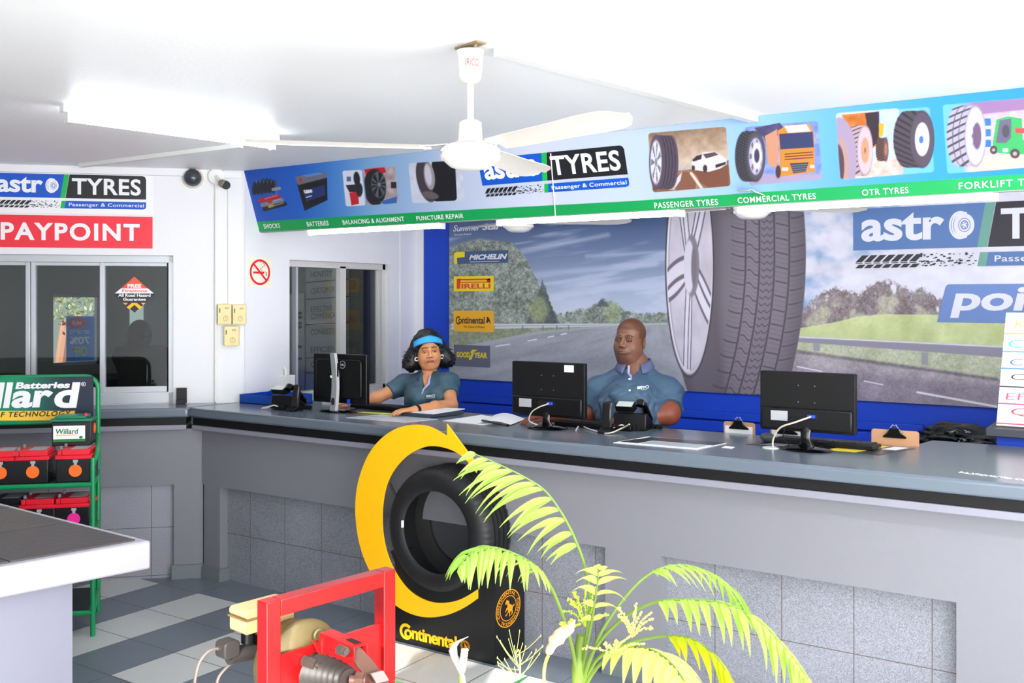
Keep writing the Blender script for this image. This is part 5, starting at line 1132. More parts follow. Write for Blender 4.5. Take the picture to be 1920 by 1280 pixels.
fr = Fv((864, 1219), (881, 1221), 1198, FQ, N_); horse_badge(fr, dsp, badge_y)
OX = Vector((XB1, 0, 0)); NX = Vector((1, 0, 0)); A_ = plane_hit(929, 1175, OX, NX); B_ = plane_hit(975, 1172, OX, NX); C_ = plane_hit(952, 1105, OX, NX)
Dm = plane_hit(952, 1175, OX, NX); fr = Frame((XB1, A_.y, Dm.z), (0, B_.y-A_.y, 0), (0, 0, C_.z-Dm.z)); fr.n = Vector((1, 0, 0)); horse_badge(fr, dsp, badge_y)
# tyre
prof = [(.205, -.105), (.213, -.112), (.235, -.116), (.262, -.118), (.290, -.112), (.308, -.098), (.318, -.080)]
w = -.080
for g in (-.052, -.018, .018, .052):
    prof += [(.3235, g-.0045), (.317, g-.004), (.317, g+.004), (.3235, g+.0045)]
prof += [(.318, .080), (.308, .098), (.290, .112), (.262, .118), (.235, .116), (.213, .112), (.205, .105), (.210, .095), (.225, .09), (.285, .07), (.30, .0), (.285, -.07), (.225, -.09), (.210, -.095), (.205, -.105)]
Tt = Matrix.Translation((XT, 3.912, ZT)) @ Matrix.Rotation(math.pi/2, 4, 'X')
tt = E('car_tyre', 'new black car tyre standing in the amber ring display', 'tyre', (XT, 3.912, ZT-RT))
def sipe(i, k):
    r, z = prof[i]
    return .985 if (r > .300 and abs(z) > .06 and abs(z) < .1 and k % 4 == 0) else 1
M('tyre_body', MB().lathe([(r_*TS, z_*1.06) for r_, z_ in prof], 256, Tt, sipe), m_rub, tt, smooth=True)
M('bead_ring', MB().lathe([(.2*TS, -.110), (.203*TS, -.1185), (.2085*TS, -.1215), (.211*TS, -.120), (.203*TS, -.108)], 96, Tt), mat('bead_grey', (70, 72, 76), .3), tt, smooth=True)
a = plane_hit(761, 987, Vector((0, 3.80, 0)), N_)
M('bead_sticker', MB().box((XT-.205, 3.788, ZT+.0), (XT-.198, 3.80, ZT+.035)), m_white, tt)

# ---------------------------------------------------------------- battery rack
m_rk = mat('rack_green', (0, 140, 82), .35)
def rk_frame():
    r = ray(183, 563); P = Vector((0, 0, 0))+r*5.40; return P
Pk = W(184, 563, 5.42); Pk.z = 0
rk = E('battery_rack', 'green tubular battery rack with a sign on top, left of the window counter', 'rack', Pk, math.radians(45)); TK = wm(rk)
def kx(px, py, ly):     # point in the rack frame at depth ly
    O = TK @ Vector((0, ly, 0)); n = TK.to_3x3() @ Vector((0, -1, 0)); return TK.inverted() @ plane_hit(px, py, O, n)
YB_, YF_ = 0.0, -.42
zt_s = kx(100, 706, YB_).z; sx = kx(176, 706, YB_).x; bk = kx(184, 720, YB_)
rt = .0125
t1_old = [Vector((bk.x, 0, 0)), Vector((bk.x, 0, zt_s-.07)), Vector((bk.x-.012, 0, zt_s-.025)), Vector((bk.x-.05, 0, zt_s)), Vector((-1.15, 0, zt_s)), Vector((-1.19, 0, zt_s-.025)), Vector((-1.2, 0, zt_s-.07)), Vector((-1.2, 0, 0))]
t1 = [Vector((bk.x, 0, 0))]+[Vector((bk.x-.07+.07*math.cos(a), 0, zt_s-.07+.07*math.sin(a))) for a in np.linspace(0, math.pi/2, 8)]+[Vector((-1.13+.07*math.cos(a), 0, zt_s-.07+.07*math.sin(a))) for a in np.linspace(math.pi/2, math.pi, 8)]+[Vector((-1.2, 0, 0))]
L('back_hoop', MB().tube(t1, rt, 12), m_rk, rk, smooth=True)
fx = kx(174, 900, YF_).x; zf = kx(172, 866, YF_).z
for x_ in (fx, -1.2):
    L('front_leg', MB().tube(smooth_path([Vector((x_, YF_, 0)), Vector((x_, YF_, zf-.06)), Vector((x_, YF_+.02, zf-.01)), Vector((x_, YF_+.10, zf+.035)), Vector((x_ if x_ < -1 else bk.x, -.01, zf+.085))], 5), rt, 12), m_rk, rk, smooth=True)
zs1 = kx(80, 911, YF_).z; zs0 = kx(100, 1003, YF_).z; 
m_shelf = mat('shelf_wire_black', (30, 36, 34), .6)
for z in (zs1, zs0-.03, .12):
    mb = MB().tube([(-1.2, YF_, z), (fx, YF_, z)], rt, 10).tube([(-1.2, 0, z), (bk.x, 0, z)], rt, 10).tube([(fx, YF_, z), (bk.x, 0, z)], rt, 10).tube([(-1.2, YF_, z), (-1.2, 0, z)], rt, 10)
    L('shelf_rail', mb, m_rk, rk, smooth=True); L('shelf_tray', MB().prism([(-1.19, YF_, z+.006), (fx-.02, YF_, z+.006), (min(bk.x, fx+.3)-.02, 0, z+.006), (-1.19, 0, z+.006)], (0, 0, .006)), m_shelf, rk)
zb_s = kx(100, 789, YB_).z
mb = MB().tube([(-1.2, 0, zb_s-.005), (bk.x, 0, zb_s-.005)], rt, 10); L('sign_rail', mb, m_rk, rk, smooth=True)
# header sign with a green-to-navy print
def sgn(X, Y):
    p = Paint(X, Y); t = ss(20, 150, X)[..., None]; p.c = np.array((0, 128, 92))*(1-t)+np.array((14, 32, 54))*t
    p.over(p.poly([(-300, 770.5), (141, 770), (137, 788), (-300, 789)]), (250, 202, 50)); return p.c
sx0 = kx(-200, 750, YB_-.014).x; O_ = TK @ Vector((sx0, YB_-.016, zb_s)); U_ = (TK.to_3x3() @ Vector((sx-sx0, 0, 0)))
picture('rack_sign', O_, U_, (0, 0, zt_s-zb_s), 420, 90, sgn, rk, mname='rack_sign_print')
L('rack_sign_board', MB().box((sx0, YB_-.0155, zb_s), (sx, YB_-.008, zt_s)), m_blackm, rk)
OS = TK @ Vector((0, YB_-.016, 0)); NS = TK.to_3x3() @ Vector((0, -1, 0))
mb = MB(); fr = Fv((17, 765), (153, 765.5), 717, OS, NS); 
for s_, xa_, xb_, yt_ in (('Wi', -96, -16, 717), ('ll', -10, 17, 717), ('ar', 20, 95, 732.5), ('d', 99, 143, 717)):
    fr = Fv((xa_, 765), (xb_, 765), yt_, OS, NS); kk = 8/(xb_-xa_)*(765-yt_)/48; M('lettering', text(MB(), fr, s_, 0, 0, 1, 1, .0015, .036, warp=lambda a, b: (a+kk*(b-.0), b)), m_signw, rk, label='large white letters on the rack sign')
mb = MB()
fr = Fv((29, 729), (130, 729), 716.5, OS, NS); text(mb, fr, 'Batteries', 0, 0, 1, 1, .0030, .04, shear=0, warp=lambda a, b: (a+.03*b, b))
fr = Fv((152, 724), (161, 724), 716, OS, NS); fr.ring(mb, .5, .5, .5, .5, .2, .0015, 16); text(mb, fr, 'R', .32, .25, .72, .75, .0015)
L_ = M('lettering', mb, m_signw, rk, label='white lettering on the rack sign')
mb = MB(); fr = Fv((-92, 784), (131, 783.5), 774, OS, NS); text(mb, fr, 'MASTERS OF TECHNOLOGY', 0, 0, 1, 1, .0015, .02, warp=lambda a, b: (a+.012*b, b), sp=1.15); M('lettering', mb, m_signk, rk, label='black lettering on the yellow strip')

m_bred = mat('battery_red', (222, 18, 44), .4); m_bblk = mat('battery_case', (14, 15, 18), .35)
def make_battery(label, lid, w=.172, d=.20, h=.163, tag=(255, 110, 20)):
    t = E('car_battery', label, 'battery', (0, 0, 0), 0, 'car batteries on the green rack')
    L('battery_case', MB().box((-w/2+.004, -d/2+.004, 0), (w/2-.004, d/2-.004, h-.045)), m_bblk, t, bevel=.004)
    mb = MB().box((-w/2, -d/2, h-.047), (w/2, d/2, h-.028)).box((-w/2+.03, -d/2+.012, h-.028), (w/2-.01, d/2-.01, h)).box((-w/2+.008, -d/2+.012, h-.028), (-w/2+.028, d/2-.01, h-.002)); L('battery_lid', mb, lid, t, bevel=.003)
    for s_ in (-1, 1): L('terminal', MB().lathe([(.009, 0), (.008, .018), (0, .018)], 12, Matrix.Translation((-w/2+.018, s_*(d/2-.05), h-.003))), mat('lead_grey', (120, 120, 124), .5), t, smooth=True)
    L('lid_sticker', MB().box((-.02, -d/2+.04, h), (.06, d/2-.04, h+.0008)), m_label, t)
    T = Matrix.Translation((.01, -d/2+.003, .058)) @ Matrix.Rotation(math.pi/2, 4, 'X')
    if tag: 
        L('round_tag', MB().lathe([(.031, 0), (.031, .0012), (0, .0012)], 26, T), mat('tag_%d' % tag[1], tag, .5), t)
        L('tag_clip', MB().box((-.001, -d/2+.0008, .100), (.022, -d/2+.0035, .113)).box((.004, -d/2+.0008, .088), (.017, -d/2+.003, .102)), m_label, t)
    return t
def put_bat(b, px, py, ly, copy=True, label=None):
    q = kx(px, py, ly); o = copy_tree(b) if copy else b
    o.location = TK @ Vector((q.x, q.y+.10, 0)); o.rotation_euler = (0, 0, math.radians(45)); 
    if label: o['label'] = label
    return o
bat = make_battery('red-lidded black battery at the right end of the upper shelf', m_bred)
put_bat(bat, 137, 900, -.41, False).location.z = zs1+.012
for px, lb in ((57, 'red-lidded black battery second from the right on the upper shelf'), (-4, 'red-lidded black battery cut by the left edge on the upper shelf')): put_bat(bat, px, 900, -.41, True, lb).location.z = zs1+.012
batp = make_battery('red-lidded black battery with a pink tag at the right end of the lower shelf', m_bred, tag=(240, 30, 150)); zz = zs0-.03+.012
zz = kx(134, 950, -.41).z-.120-.0; 
put_bat(batp, 134, 950, -.41, False).location.z = zz
put_bat(bat, 69, 950, -.41, True, 'red-lidded black battery second from the right on the lower shelf').location.z = zz
bb = make_battery('all-black battery at the left of the lower shelf', m_bblk, tag=None); put_bat(bb, 8, 955, -.38, False).location.z = zz
# upright green-lidded battery on top
m_blid = mat('battery_green', (12, 116, 84), .4)
t = E('car_battery', 'green-lidded black battery with a white label, on top of the red one', 'battery', (0, 0, 0), 0, 'car batteries on the green rack')
w, d, h = .200, .13, .155
L('battery_case', MB().box((-w/2+.004, -d/2+.004, 0), (w/2-.004, d/2-.004, h-.03)), m_bblk, t, bevel=.004)
L('battery_lid', MB().box((-w/2-.004, -d/2, h-.03), (w/2, d/2, h-.016)).box((-w/2+.02, -d/2+.01, h-.016), (w/2-.03, d/2-.01, h)), m_blid, t, bevel=.003)
L('terminal_cap', MB().lathe([(.011, 0), (.011, .014), (0, .014)], 14, Matrix.Translation((w/2-.035, -d/2+.03, h-.004))), m_bred, t, smooth=True)
f_ = Frame((-w/2+.012, -d/2+.003, .022), (.155, 0, 0), (0, 0, .082)); f_.n = Vector((0, -1, 0)); mb = MB(); f_.rect(mb, 0, 0, 1, 1, .001); L('label_white', mb, m_signw, t)
mb = MB(); f_.rect(mb, 0, 0, 1, .16, .0015, .0004); text(mb, f_, 'Willard', .07, .48, .78, .82, .002, .02, shear=.06); f_.ell(mb, .87, .26, .06, .09, .002, 14); L('label_green_print', mb, mat('print_green', (20, 120, 50), .5), t)
mb = MB(); f_.rect(mb, .09, .38, .76, .43, .002); L('label_underline', mb, m_yel, t)
T = Matrix.Translation((w/2-.003, .02, .08)) @ Matrix.Rotation(math.pi/2, 4, 'Y'); L('round_tag', MB().lathe([(.028, 0), (.028, .0012), (0, .0012)], 22, T), mat('tag_110', (255, 110, 20)), t)
q = kx(134, 800, -.26); t.location = TK @ Vector((q.x+.0, -.20, zs1+.012+.165)); t.rotation_euler = (0, 0, math.radians(45))
def leaf_mat(name, rgb, tr, rough=.35):
    m = mat(name, rgb, rough, vary=.12, vscale=10); nt, N, K = nodes(m); b = N['Principled BSDF']; o = N['Material Output']
    t = N.new('ShaderNodeBsdfTranslucent'); t.inputs[0].default_value = srgb(*tr)+(1,); mx = N.new('ShaderNodeMixShader'); mx.inputs[0].default_value = .45
    K.new(b.outputs[0], mx.inputs[1]); K.new(t.outputs[0], mx.inputs[2]); K.new(mx.outputs[0], o.inputs[0]); return m
# ---------------------------------------------------------------- people (one continuous sculpted surface each)
class Field:
    def __init__(s, lo, hi, h):
        s.lo = np.array(lo, float); s.h = h; s.n = np.ceil((np.array(hi)-s.lo)/h).astype(int)+1; s.F = np.full(s.n, 9.0, np.float32)
    def reg(s, lo, hi):
        a = np.clip(np.floor((np.array(lo)-s.lo)/s.h).astype(int), 0, s.n); b = np.clip(np.ceil((np.array(hi)-s.lo)/s.h).astype(int)+1, 0, s.n)
        if (b <= a).any(): return None
        ax = [s.lo[i]+s.h*np.arange(a[i], b[i]) for i in range(3)]
        return tuple(slice(a[i], b[i]) for i in range(3)), np.stack(np.meshgrid(*ax, indexing='ij'), -1)
    def op(s, lo, hi, pad, fn, k, mode):
        r = s.reg(np.array(lo)-pad-k-3*s.h, np.array(hi)+pad+k+3*s.h)
        if r is None: return s
        sl, P = r; d = fn(P); F = s.F[sl]
        if mode < 0: d = -d
        A, B = (F, d) if mode > 0 else (-F, -d)
        hh = np.clip(.5+.5*(B-A)/max(k, 1e-6), 0, 1); m = A*hh+B*(1-hh)-k*hh*(1-hh)
        s.F[sl] = m if mode > 0 else -m; return s
    def cone(s, a, b, ra, rb, k=.01, mode=1, flat=None, cut=None):
        a, b = np.array(a, float), np.array(b, float); ab = b-a; L2 = (ab*ab).sum()+1e-12
        def fn(P):
            t = np.clip(((P-a)@ab)/L2, 0, 1); d = P-a-t[..., None]*ab
            if flat is not None:
                ax, sc = np.array(flat[0], float), flat[1]; c = d@ax; d = d+(c*(1/sc-1))[..., None]*ax
            r = np.sqrt((d*d).sum(-1))-(ra+t*(rb-ra))
            if cut is not None: r = np.maximum(r, (P-np.array(cut[0]))@np.array(cut[1]))
            return r
        m = max(ra, rb); return s.op(np.minimum(a, b)-m, np.maximum(a, b)+m, 0, fn, k, mode)
    def ell(s, c, r, k=.01, mode=1, R=None):
        c, r = np.array(c, float), np.array(r, float)
        def fn(P):
            q = P-c
            if R is not None: q = q@np.array(R)
            n1 = np.sqrt(((q/r)**2).sum(-1)); n2 = np.sqrt(((q/r/r)**2).sum(-1))+1e-9; return n1*(n1-1)/n2
        m = r.max() if R is not None else r
        return s.op(c-m, c+m, 0, fn, k, mode)
    def mesh(s):
        F = s.F; ins = F < 0; nx, ny, nz = F.shape
        cs = [(i, j, k) for i in (0, 1) for j in (0, 1) for k in (0, 1)]
        cnt = sum(ins[i:nx-1+i, j:ny-1+j, k:nz-1+k].astype(np.int8) for i, j, k in cs)
        act = (cnt > 0) & (cnt < 8); ix = np.argwhere(act); idx = np.full(act.shape, -1, np.int64); idx[act] = np.arange(len(ix))
        acc = np.zeros((len(ix), 3)); c_ = np.zeros(len(ix))
        for p in cs:
            for ax in range(3):
                if p[ax]: continue
                q = list(p); q[ax] = 1; fa = F[ix[:, 0]+p[0], ix[:, 1]+p[1], ix[:, 2]+p[2]]; fb = F[ix[:, 0]+q[0], ix[:, 1]+q[1], ix[:, 2]+q[2]]
                m = (fa < 0) != (fb < 0); t = np.where(m, fa/(fa-fb+1e-12), 0); v = np.array(p, float)[None].repeat(len(ix), 0); v[:, ax] += t; acc[m] += v[m]; c_[m] += 1
        V = s.lo+s.h*(ix+acc/c_[:, None]); Q = []
        for ax in range(3):
            o = [a for a in range(3) if a != ax]; A = np.moveaxis(ins, ax, 0); sl0 = A[:-1, 1:-1, 1:-1]; sl1 = A[1:, 1:-1, 1:-1]; ch = np.argwhere(sl0 != sl1); fl = sl0[tuple(ch.T)]
            def id_(du, dv):
                c3 = np.zeros((len(ch), 3), int); c3[:, ax] = ch[:, 0]; c3[:, o[0]] = ch[:, 1]+du; c3[:, o[1]] = ch[:, 2]+dv; return idx[tuple(c3.T)]
            q = np.stack([id_(0, 0), id_(1, 0), id_(1, 1), id_(0, 1)], -1)
            rev = fl if ax != 1 else ~fl
            q = np.where(rev[:, None], q, q[:, ::-1]); Q.append(q)
        return V, np.concatenate(Q)
def basis(fwd, up=(0, 0, 1), roll=0):
    f = Vector(fwd).normalized(); r = f.cross(Vector(up)).normalized(); u = r.cross(f)
    if roll: q = Matrix.Rotation(roll, 3, f); r, u = q @ r, q @ u
    return np.array([list(r), list(f), list(u)]).T      # columns: right(person's right is -x), forward, up

def head_field(st):
    """face looks along +y, x to the viewer's... person's right is -x; eyes at z=0"""
    h = .0024; F = Field((-.115, -.14, -.20), (.115, .15, .15), h); W_ = st.get('w', 1); J = st.get('jaw', 1); fat = st.get('fat', 0)
    F.ell((0, -.015, .038), (.076*W_, .096, .084), .02); F.ell((0, .028, -.035), (.061*W_*J, .060, .072), .03)
    F.ell((0, .052, -.088), (.026+.012*fat, .024, .020), .03)
    for s_ in (-1, 1):
        F.ell((s_*.034, .052, -.032), (.027+.004*fat, .025, .028+.004*fat), .022); F.ell((s_*.046*J, .012, -.058), (.022+.004*fat, .040, .036+.004*fat), .035)
        F.ell((s_*.026, .081, .019), (.024, .011, .008), .014)
    F.cone((0, .078, .014), (0, .104, -.028), .0075, .0115, .012)
    for s_ in (-1, 1): F.ell((s_*(.0135+.002*fat), .096, -.033), (.0095+.0015*fat, .0105, .0082), .006)
    for s_ in (-1, 1): F.ell((s_*.032, .100, .000), (.017, .018, .0105), .012, -1)
    for s_ in (-1, 1):
        F.ell((s_*.032, .0735, .000), (.0145, .0155, .0125), .003)           # lids
        F.ell((s_*.0325, .0925, -.0012), (.0125, .012, st.get('lid', .0042)), .0015, -1)     # opening
        F.cone((s_*.020, .0895, .0055), (s_*.044, .0835, .0045), .0028, .0024, .004)
        F.ell((s_*.0065, .1045, -.0395), (.0035, .005, .0025), .002, -1)
    F.ell((0, .080, -.062), (.030, .020, .020), .02)
    F.ell((0, .0975, -.0585), (.0215, .0085, .0058), .004); F.ell((0, .0955, -.0685), (.0205, .0095, .0072), .004)
    if st.get('gap', 1) > .0005: F.ell((0, .106, -.0632), (.019, .0075, st.get('gap', .0011)), .0025, -1)
    F.ell((0, .092, -.079), (.014, .004, .003), .012, -1)
    for s_ in (-1, 1):
        F.ell((s_*.080*W_, -.010, -.012), (.0085, .020, .031), .006, 1, np.array(basis((.35*s_, 1, 0)))); F.ell((s_*.084*W_, -.005, -.008), (.004, .011, .018), .004, -1)
    nr = st.get('neck', .052); F.cone((0, -.022, -.055), (0, -.040, -.30), nr, nr*1.1, .025)
    if fat: F.ell((0, .016, -.106), (.050, .044, .026), .04)
    return F
def head_colour(V, st):
    x, y, z = V[:, 0], V[:, 1], V[:, 2]; sk = np.array(st['skin'], float); n = np.array([mnoise.noise(Vector(v)*22) for v in V[::1]]); c = sk[None]*(1+.05*n[:, None]); c = c.repeat(1, 0)
    def mix(m, col): 
        nonlocal c
        m = np.clip(m, 0, 1)[:, None]; c = c*(1-m)+np.array(col, float)[None]*m
    lip = ss(1.15, .85, np.sqrt((x/.0235)**2+((z+.0635)/.0115)**2))*(y > .082); mix(lip*.8, st['lip'])
    mix(ss(.004, .001, abs(z+.0632))*(abs(x) < .021)*(y > .085)*.8, sk*.35)
    for s_ in (-1, 1):
        ax = (x*s_-.010)/.042; bz = .0225+.0045*np.sin(np.clip(ax, 0, 1)*2.8)-.003*ax; th = st.get('browt', .0042)*(1-.5*np.clip(ax, 0, 1))
        mix(ss(th+.0016, th-.001, abs(z-bz))*(ax > 0)*(ax < 1)*(y > .05)*st.get('brow', .75), (26, 18, 16))
        e = np.sqrt(((x*s_-.032)/.0145)**2+(z/.0078)**2); mix(ss(.25, .05, abs(e-.95))*(y > .07)*.6, sk*.3)
    mix(ss(.006, .003, np.hypot(abs(x)-.0065, z+.039))*(y > .095)*.8, sk*.3)
    if 'hair' in st:
        hl = .058-.35*np.clip(.06-y, 0, .06)-.0*x; hl = np.where(y < -.02, .03-.9*(-.02-y), hl); hl = np.where((abs(x) > .06) & (y < .03) & (y > -.03), np.minimum(hl, .012), hl)
        mix(ss(-.004, .008, z-hl+.004*n)*(z > -.075)*.85, st['hair'])
    if 'stubble' in st: mix(ss(.055, .03, np.hypot(x, (z+.09)*1.0))*(z < -.04)*(y > .03)*.3*(1-lip), st['stubble'])
    return np.clip(c, 0, 255)
m_skin = mat('skin', (150, 100, 70), .42, attr='Col', spec=.35, bump=.08, bscale=300)
def hand(F, w, d, nrm, side, size=1.0, curl=.5, spread=1.0, prims=None):
    """wrist w, fingers along d, palm facing nrm, thumb on +side"""
    w, d, nrm = np.array(w, float), np.array(d, float), np.array(nrm, float); d /= np.linalg.norm(d); nrm = nrm-d*(nrm@d); nrm /= np.linalg.norm(nrm); s_ = np.cross(d, nrm); s_ = s_ if s_@np.array(side) > 0 else -s_; S = size
    K = []
    for i, (o, l) in enumerate(((.027, .070), (.009, .078), (-.009, .073), (-.026, .058))):
        kn = w+d*(.088-.004*abs(i-1))*S+s_*o*S; K.append(kn); F.cone(w+s_*o*.55*S, kn, .0135*S, .0105*S, .012)
        dd = d+s_*(o*2.2*spread); dd /= np.linalg.norm(dd); a1 = curl*.5; d1 = dd*math.cos(a1)+nrm*math.sin(a1); m1 = kn+d1*l*.45*S
        a2 = curl*1.2; d2 = dd*math.cos(a2)+nrm*math.sin(a2); m2 = m1+d2*l*.32*S; a3 = curl*1.6; d3 = dd*math.cos(a3)+nrm*math.sin(a3); m3 = m2+d3*l*.23*S
        F.cone(kn, m1, .0095*S, .0082*S, .003); F.cone(m1, m2, .0083*S, .0075*S, .003); F.cone(m2, m3, .0075*S, .0062*S, .003)
    t0 = w+s_*.016*S+d*.018*S; t1 = t0+(s_*.030+d*.028+nrm*.006)*S; t2 = t1+(s_*.014+d*.030+nrm*.006)*S; t3 = t2+(s_*.002+d*.024)*S
    F.cone(t0, t1, .0145*S, .0115*S, .010); F.cone(t1, t2, .0105*S, .0092*S, .004); F.cone(t2, t3, .0092*S, .0070*S, .003)
    F.cone(w, w+d*.07*S, .017*S, .013*S, .012, flat=(nrm, .8))
def person(name, label, st):
    g = st; hc = np.array(g['head'], float); B = basis(g['look'], roll=g.get('roll', 0)); hs = g.get('hs', 1.0)
    root = E('person', label, 'person', (hc[0], hc[1], 0)); 
    HF = head_field(g); Vh, Qh = HF.mesh(); ch = head_colour(Vh, g); keep_h = Vh*hs@B.T+hc
    lo, hi = np.array(g['lo']), np.array(g['hi']); F = Field(lo, hi, .0042)
    nb = hc+np.array(g.get('neckoff', (0, 0, -.17)))*1.0; SL, SR = [np.array(v, float) for v in g['sh']]; ch_ = np.array(g['chest'], float); pe = np.array(g['pelvis'], float)
    nr = g.get('neck', .052); T_ = g['torso']
    F.cone(hc+B@np.array((0, -.03, -.09)), nb, nr*hs*.96, nr*1.05, .02); F.cone(SL, SR, T_[0]*.8, T_[0]*.8, .03); F.cone(nb, (SL+SR)/2, nr*1.05, nr*1.4, .04)
    F.cone(ch_, pe, T_[1]*.85, T_[2]*.85, .05)
    for i, (sh, (el, wr, hd, side, curl)) in enumerate(zip((SL, SR), g['arms'])):
        ra = g['arm']; el, wr, hd = [np.array(v, float) for v in (el, wr, hd)]
        F.cone(sh, el, ra[0], ra[1], .03); F.cone(el, el*.55+wr*.45, ra[1], ra[2], .02); F.cone(el*.55+wr*.45, wr, ra[2], ra[3], .02)
        hand(F, wr, hd-wr, (0, 0, -1), side, g.get('hand', 1.0), curl)
    V, Q = F.mesh(); sk = np.array(g['skin'], float)*np.array(g.get('armtint', (1, 1, 1))); n = np.array([mnoise.noise(Vector(v)*14) for v in V]); up_ = ss(nb[2]-.10, nb[2]-.02, V[:, 2])[:, None]; cb = (sk[None]*(1-up_)+np.array(g['skin'], float)[None]*up_)*(1+.06*n[:, None])
    Va = np.concatenate([V, keep_h]); Qa = np.concatenate([Q, Qh+len(V)]); 
    body = mesh_np('body', Va, Qa, m_skin, root, smooth=2, col=np.concatenate([np.clip(cb, 0, 255), ch]))
    # eyes
    for s_ in (-1, 1):
        c = Vector(B@(np.array((s_*.0325, .0748, -.0012))*hs)+hc); R3 = Matrix([list(r) for r in B]).to_4x4(); eb = MB(); T4 = Matrix.Translation(c) @ R3
        eb.ball((0, 0, 0), .0115*hs, 20, 14, T4); M('eyeball', eb, mat('eye_white', (196, 184, 174), .25), root, smooth=True)
        ib = MB(); look = g.get('gaze', (0, 0)); T5 = T4 @ Matrix.Rotation(look[0], 4, 'Z') @ Matrix.Rotation(-math.pi/2+look[1], 4, 'X')
        ib.lathe([(.0060*hs, .0099*hs), (.0040*hs, .0110*hs), (0, .0117*hs)], 18, T5); M('iris', ib, mat('iris_dark', (36, 22, 16), .1), root, smooth=True)
    # shirt
    G = Field(lo-.03, hi+np.array((.03, .03, 0)), .0055); to = g['torso']
    G.cone(SL, SR, to[0], to[0], .05); G.cone(nb+np.array((0, 0, -.02)), SL, nr*.95, to[0]*.95, .04); G.cone(nb+np.array((0, 0, -.02)), SR, nr*.95, to[0]*.95, .04); G.cone(nb*.4+(SL+SR)*.3, ch_, to[0]*.9, to[1], .06); G.cone(ch_, pe, to[1], to[2], .07, flat=g.get('tflat'))
    if 'bust' in g:
        for b in g['bust']: G.ell(b, (.062, .062, .060), .05)
    for sh, (el, wr, hd, side, curl) in zip((SL, SR), g['arms']):
        el = np.array(el, float); e = sh+(el-sh)*g['sleeve']; dr = (el-sh)/np.linalg.norm(el-sh); r0, r1 = g['slr']; G.cone(sh, e, r0, r1, .035, cut=(e, dr))
    # neck hole and open placket
    ax = B@np.array((0, 1, 0)); fw = np.array(g['front'], float); fw /= np.linalg.norm(fw); nh = nb+np.array((0, 0, .03))
    G.cone(nb+np.array((0, 0, -.03)), nb+np.array((0, 0, .20)), nr*1.04, nr*1.5, .006, -1)
    dp = g['vneck']
    for t_ in np.linspace(0, 1, 9):
        c_ = nb*(1-t_)+(nb+np.array((0, 0, -dp)))*t_+fw*(nr*.6*(1-t_)+to[1]*.75*t_); G.cone(c_, c_+fw*.14+np.array((0, 0, .03)), .030*(1-t_)+.004, .030*(1-t_)+.004, .004, -1)
    Vs, Qs = G.mesh(); zz = Vs[:, 2]; fold = np.array([(abs(mnoise.noise(Vector((v[0]*7+v[2]*6, v[1]*7, v[2]*4))))+.7*abs(mnoise.noise(Vector((v[0]*13-v[2]*11, v[1]*13, v[2]*6+7)))))*.024-.007 for v in Vs])*g.get('fold', 1)
    cen = np.stack([Vs[:, 0]-(ch_[0]), Vs[:, 1]-ch_[1], 0*zz], -1); cen /= np.linalg.norm(cen, axis=1)[:, None]+1e-6; Vs = Vs+cen*fold[:, None]
    sm_ = g['shirtmat']; shirt = mesh_np('shirt', Vs, Qs, sm_, root, smooth=2)
    # collar
    vs = []; fs = []; n = 30; r0 = nr*1.13; up0 = .020; right = np.cross((0, 0, 1), fw)
    for i in range(n+1):
        a = math.radians(26+308*i/n); dirv = fw*math.cos(a)+right*math.sin(a); fr_ = max(0, 1-min(i, n-i)/7.0)
        top = nb+dirv*(r0+.002)+np.array((0, 0, .036-.026*fr_)); fold_ = nb+dirv*(r0+.010)+np.array((0, 0, .038-.026*fr_)); low = nb+dirv*(r0+.030+.016*fr_)+fw*(.012*fr_)+np.array((0, 0, -.002-.034*fr_)); inn = nb+dirv*(r0-.002)+np.array((0, 0, -.02-.02*fr_))
        vs += [inn, top, fold_, low]
    fs = [[i*4+k, i*4+k+1, (i+1)*4+k+1, (i+1)*4+k] for i in range(n) for k in range(3)]
    co = M('collar', MB().add([tuple(v) for v in vs], fs), g['collarmat'], root, smooth=2); so = co.modifiers.new('cloth', 'SOLIDIFY'); so.thickness = .003
    # placket lining
    a = nb+fw*(nr+.020)+np.array((0, 0, .004)); b = nb+fw*(to[1]*.9)+np.array((0, 0, -dp-.008)); 
    def onshirt(z, x):   # nearest front point of the shirt at height z and sideways x
        best = None; q = Vs-nb; m = (abs(q[:, 2]-z) < .008) & (abs(q@right-x) < .008)
        if m.any(): c = q[m]; j = (c@fw).argmax(); return nb+c[j]
        return nb+fw*(to[1])+right*x+np.array((0, 0, z))
    for k, z in enumerate(g.get('buttons', ())):
        p = onshirt(z, 0)+fw*.001; M('button', MB().ball(tuple(p), .0062, 12, 8), m_white, root, smooth=True)
    for s_ in (-1, 1):
        P_ = [nb+fw*(nr+.026)+right*(s_*.022)+np.array((0, 0, .004))]+[onshirt(-.01-dp*t, s_*.024*(1-t))+fw*.003 for t in (.35, .7, 1.0)]; P_ = [Vector(p) for p in P_]
        if s_ == g.get('lining', 1): M('placket_lining', MB().tube(P_, [.006, .007, .006, .004], 8, flat=.5), mat('lilac_lining', (168, 160, 200), .7), root, smooth=True)
    p0 = onshirt(g['logo'][1], g['logo'][0]); p1 = onshirt(g['logo'][1], g['logo'][0]+.058*g.get('lsign', 1)); 
    U = Vector(p1-p0); fr = Frame(Vector(p0)+Vector(fw)*.004, U, Vector((0, 0, .017))); fr.n = Vector(fw); mb = MB(); text(mb, fr, 'astro', 0, 0, .62, 1, .002, .03); fr.ring(mb, .82, .5, .15, .48, .35, .002, 18); fr.rect(mb, 0, -.35, 1, -.25, .002); M('chest_logo', mb, m_signw, root)
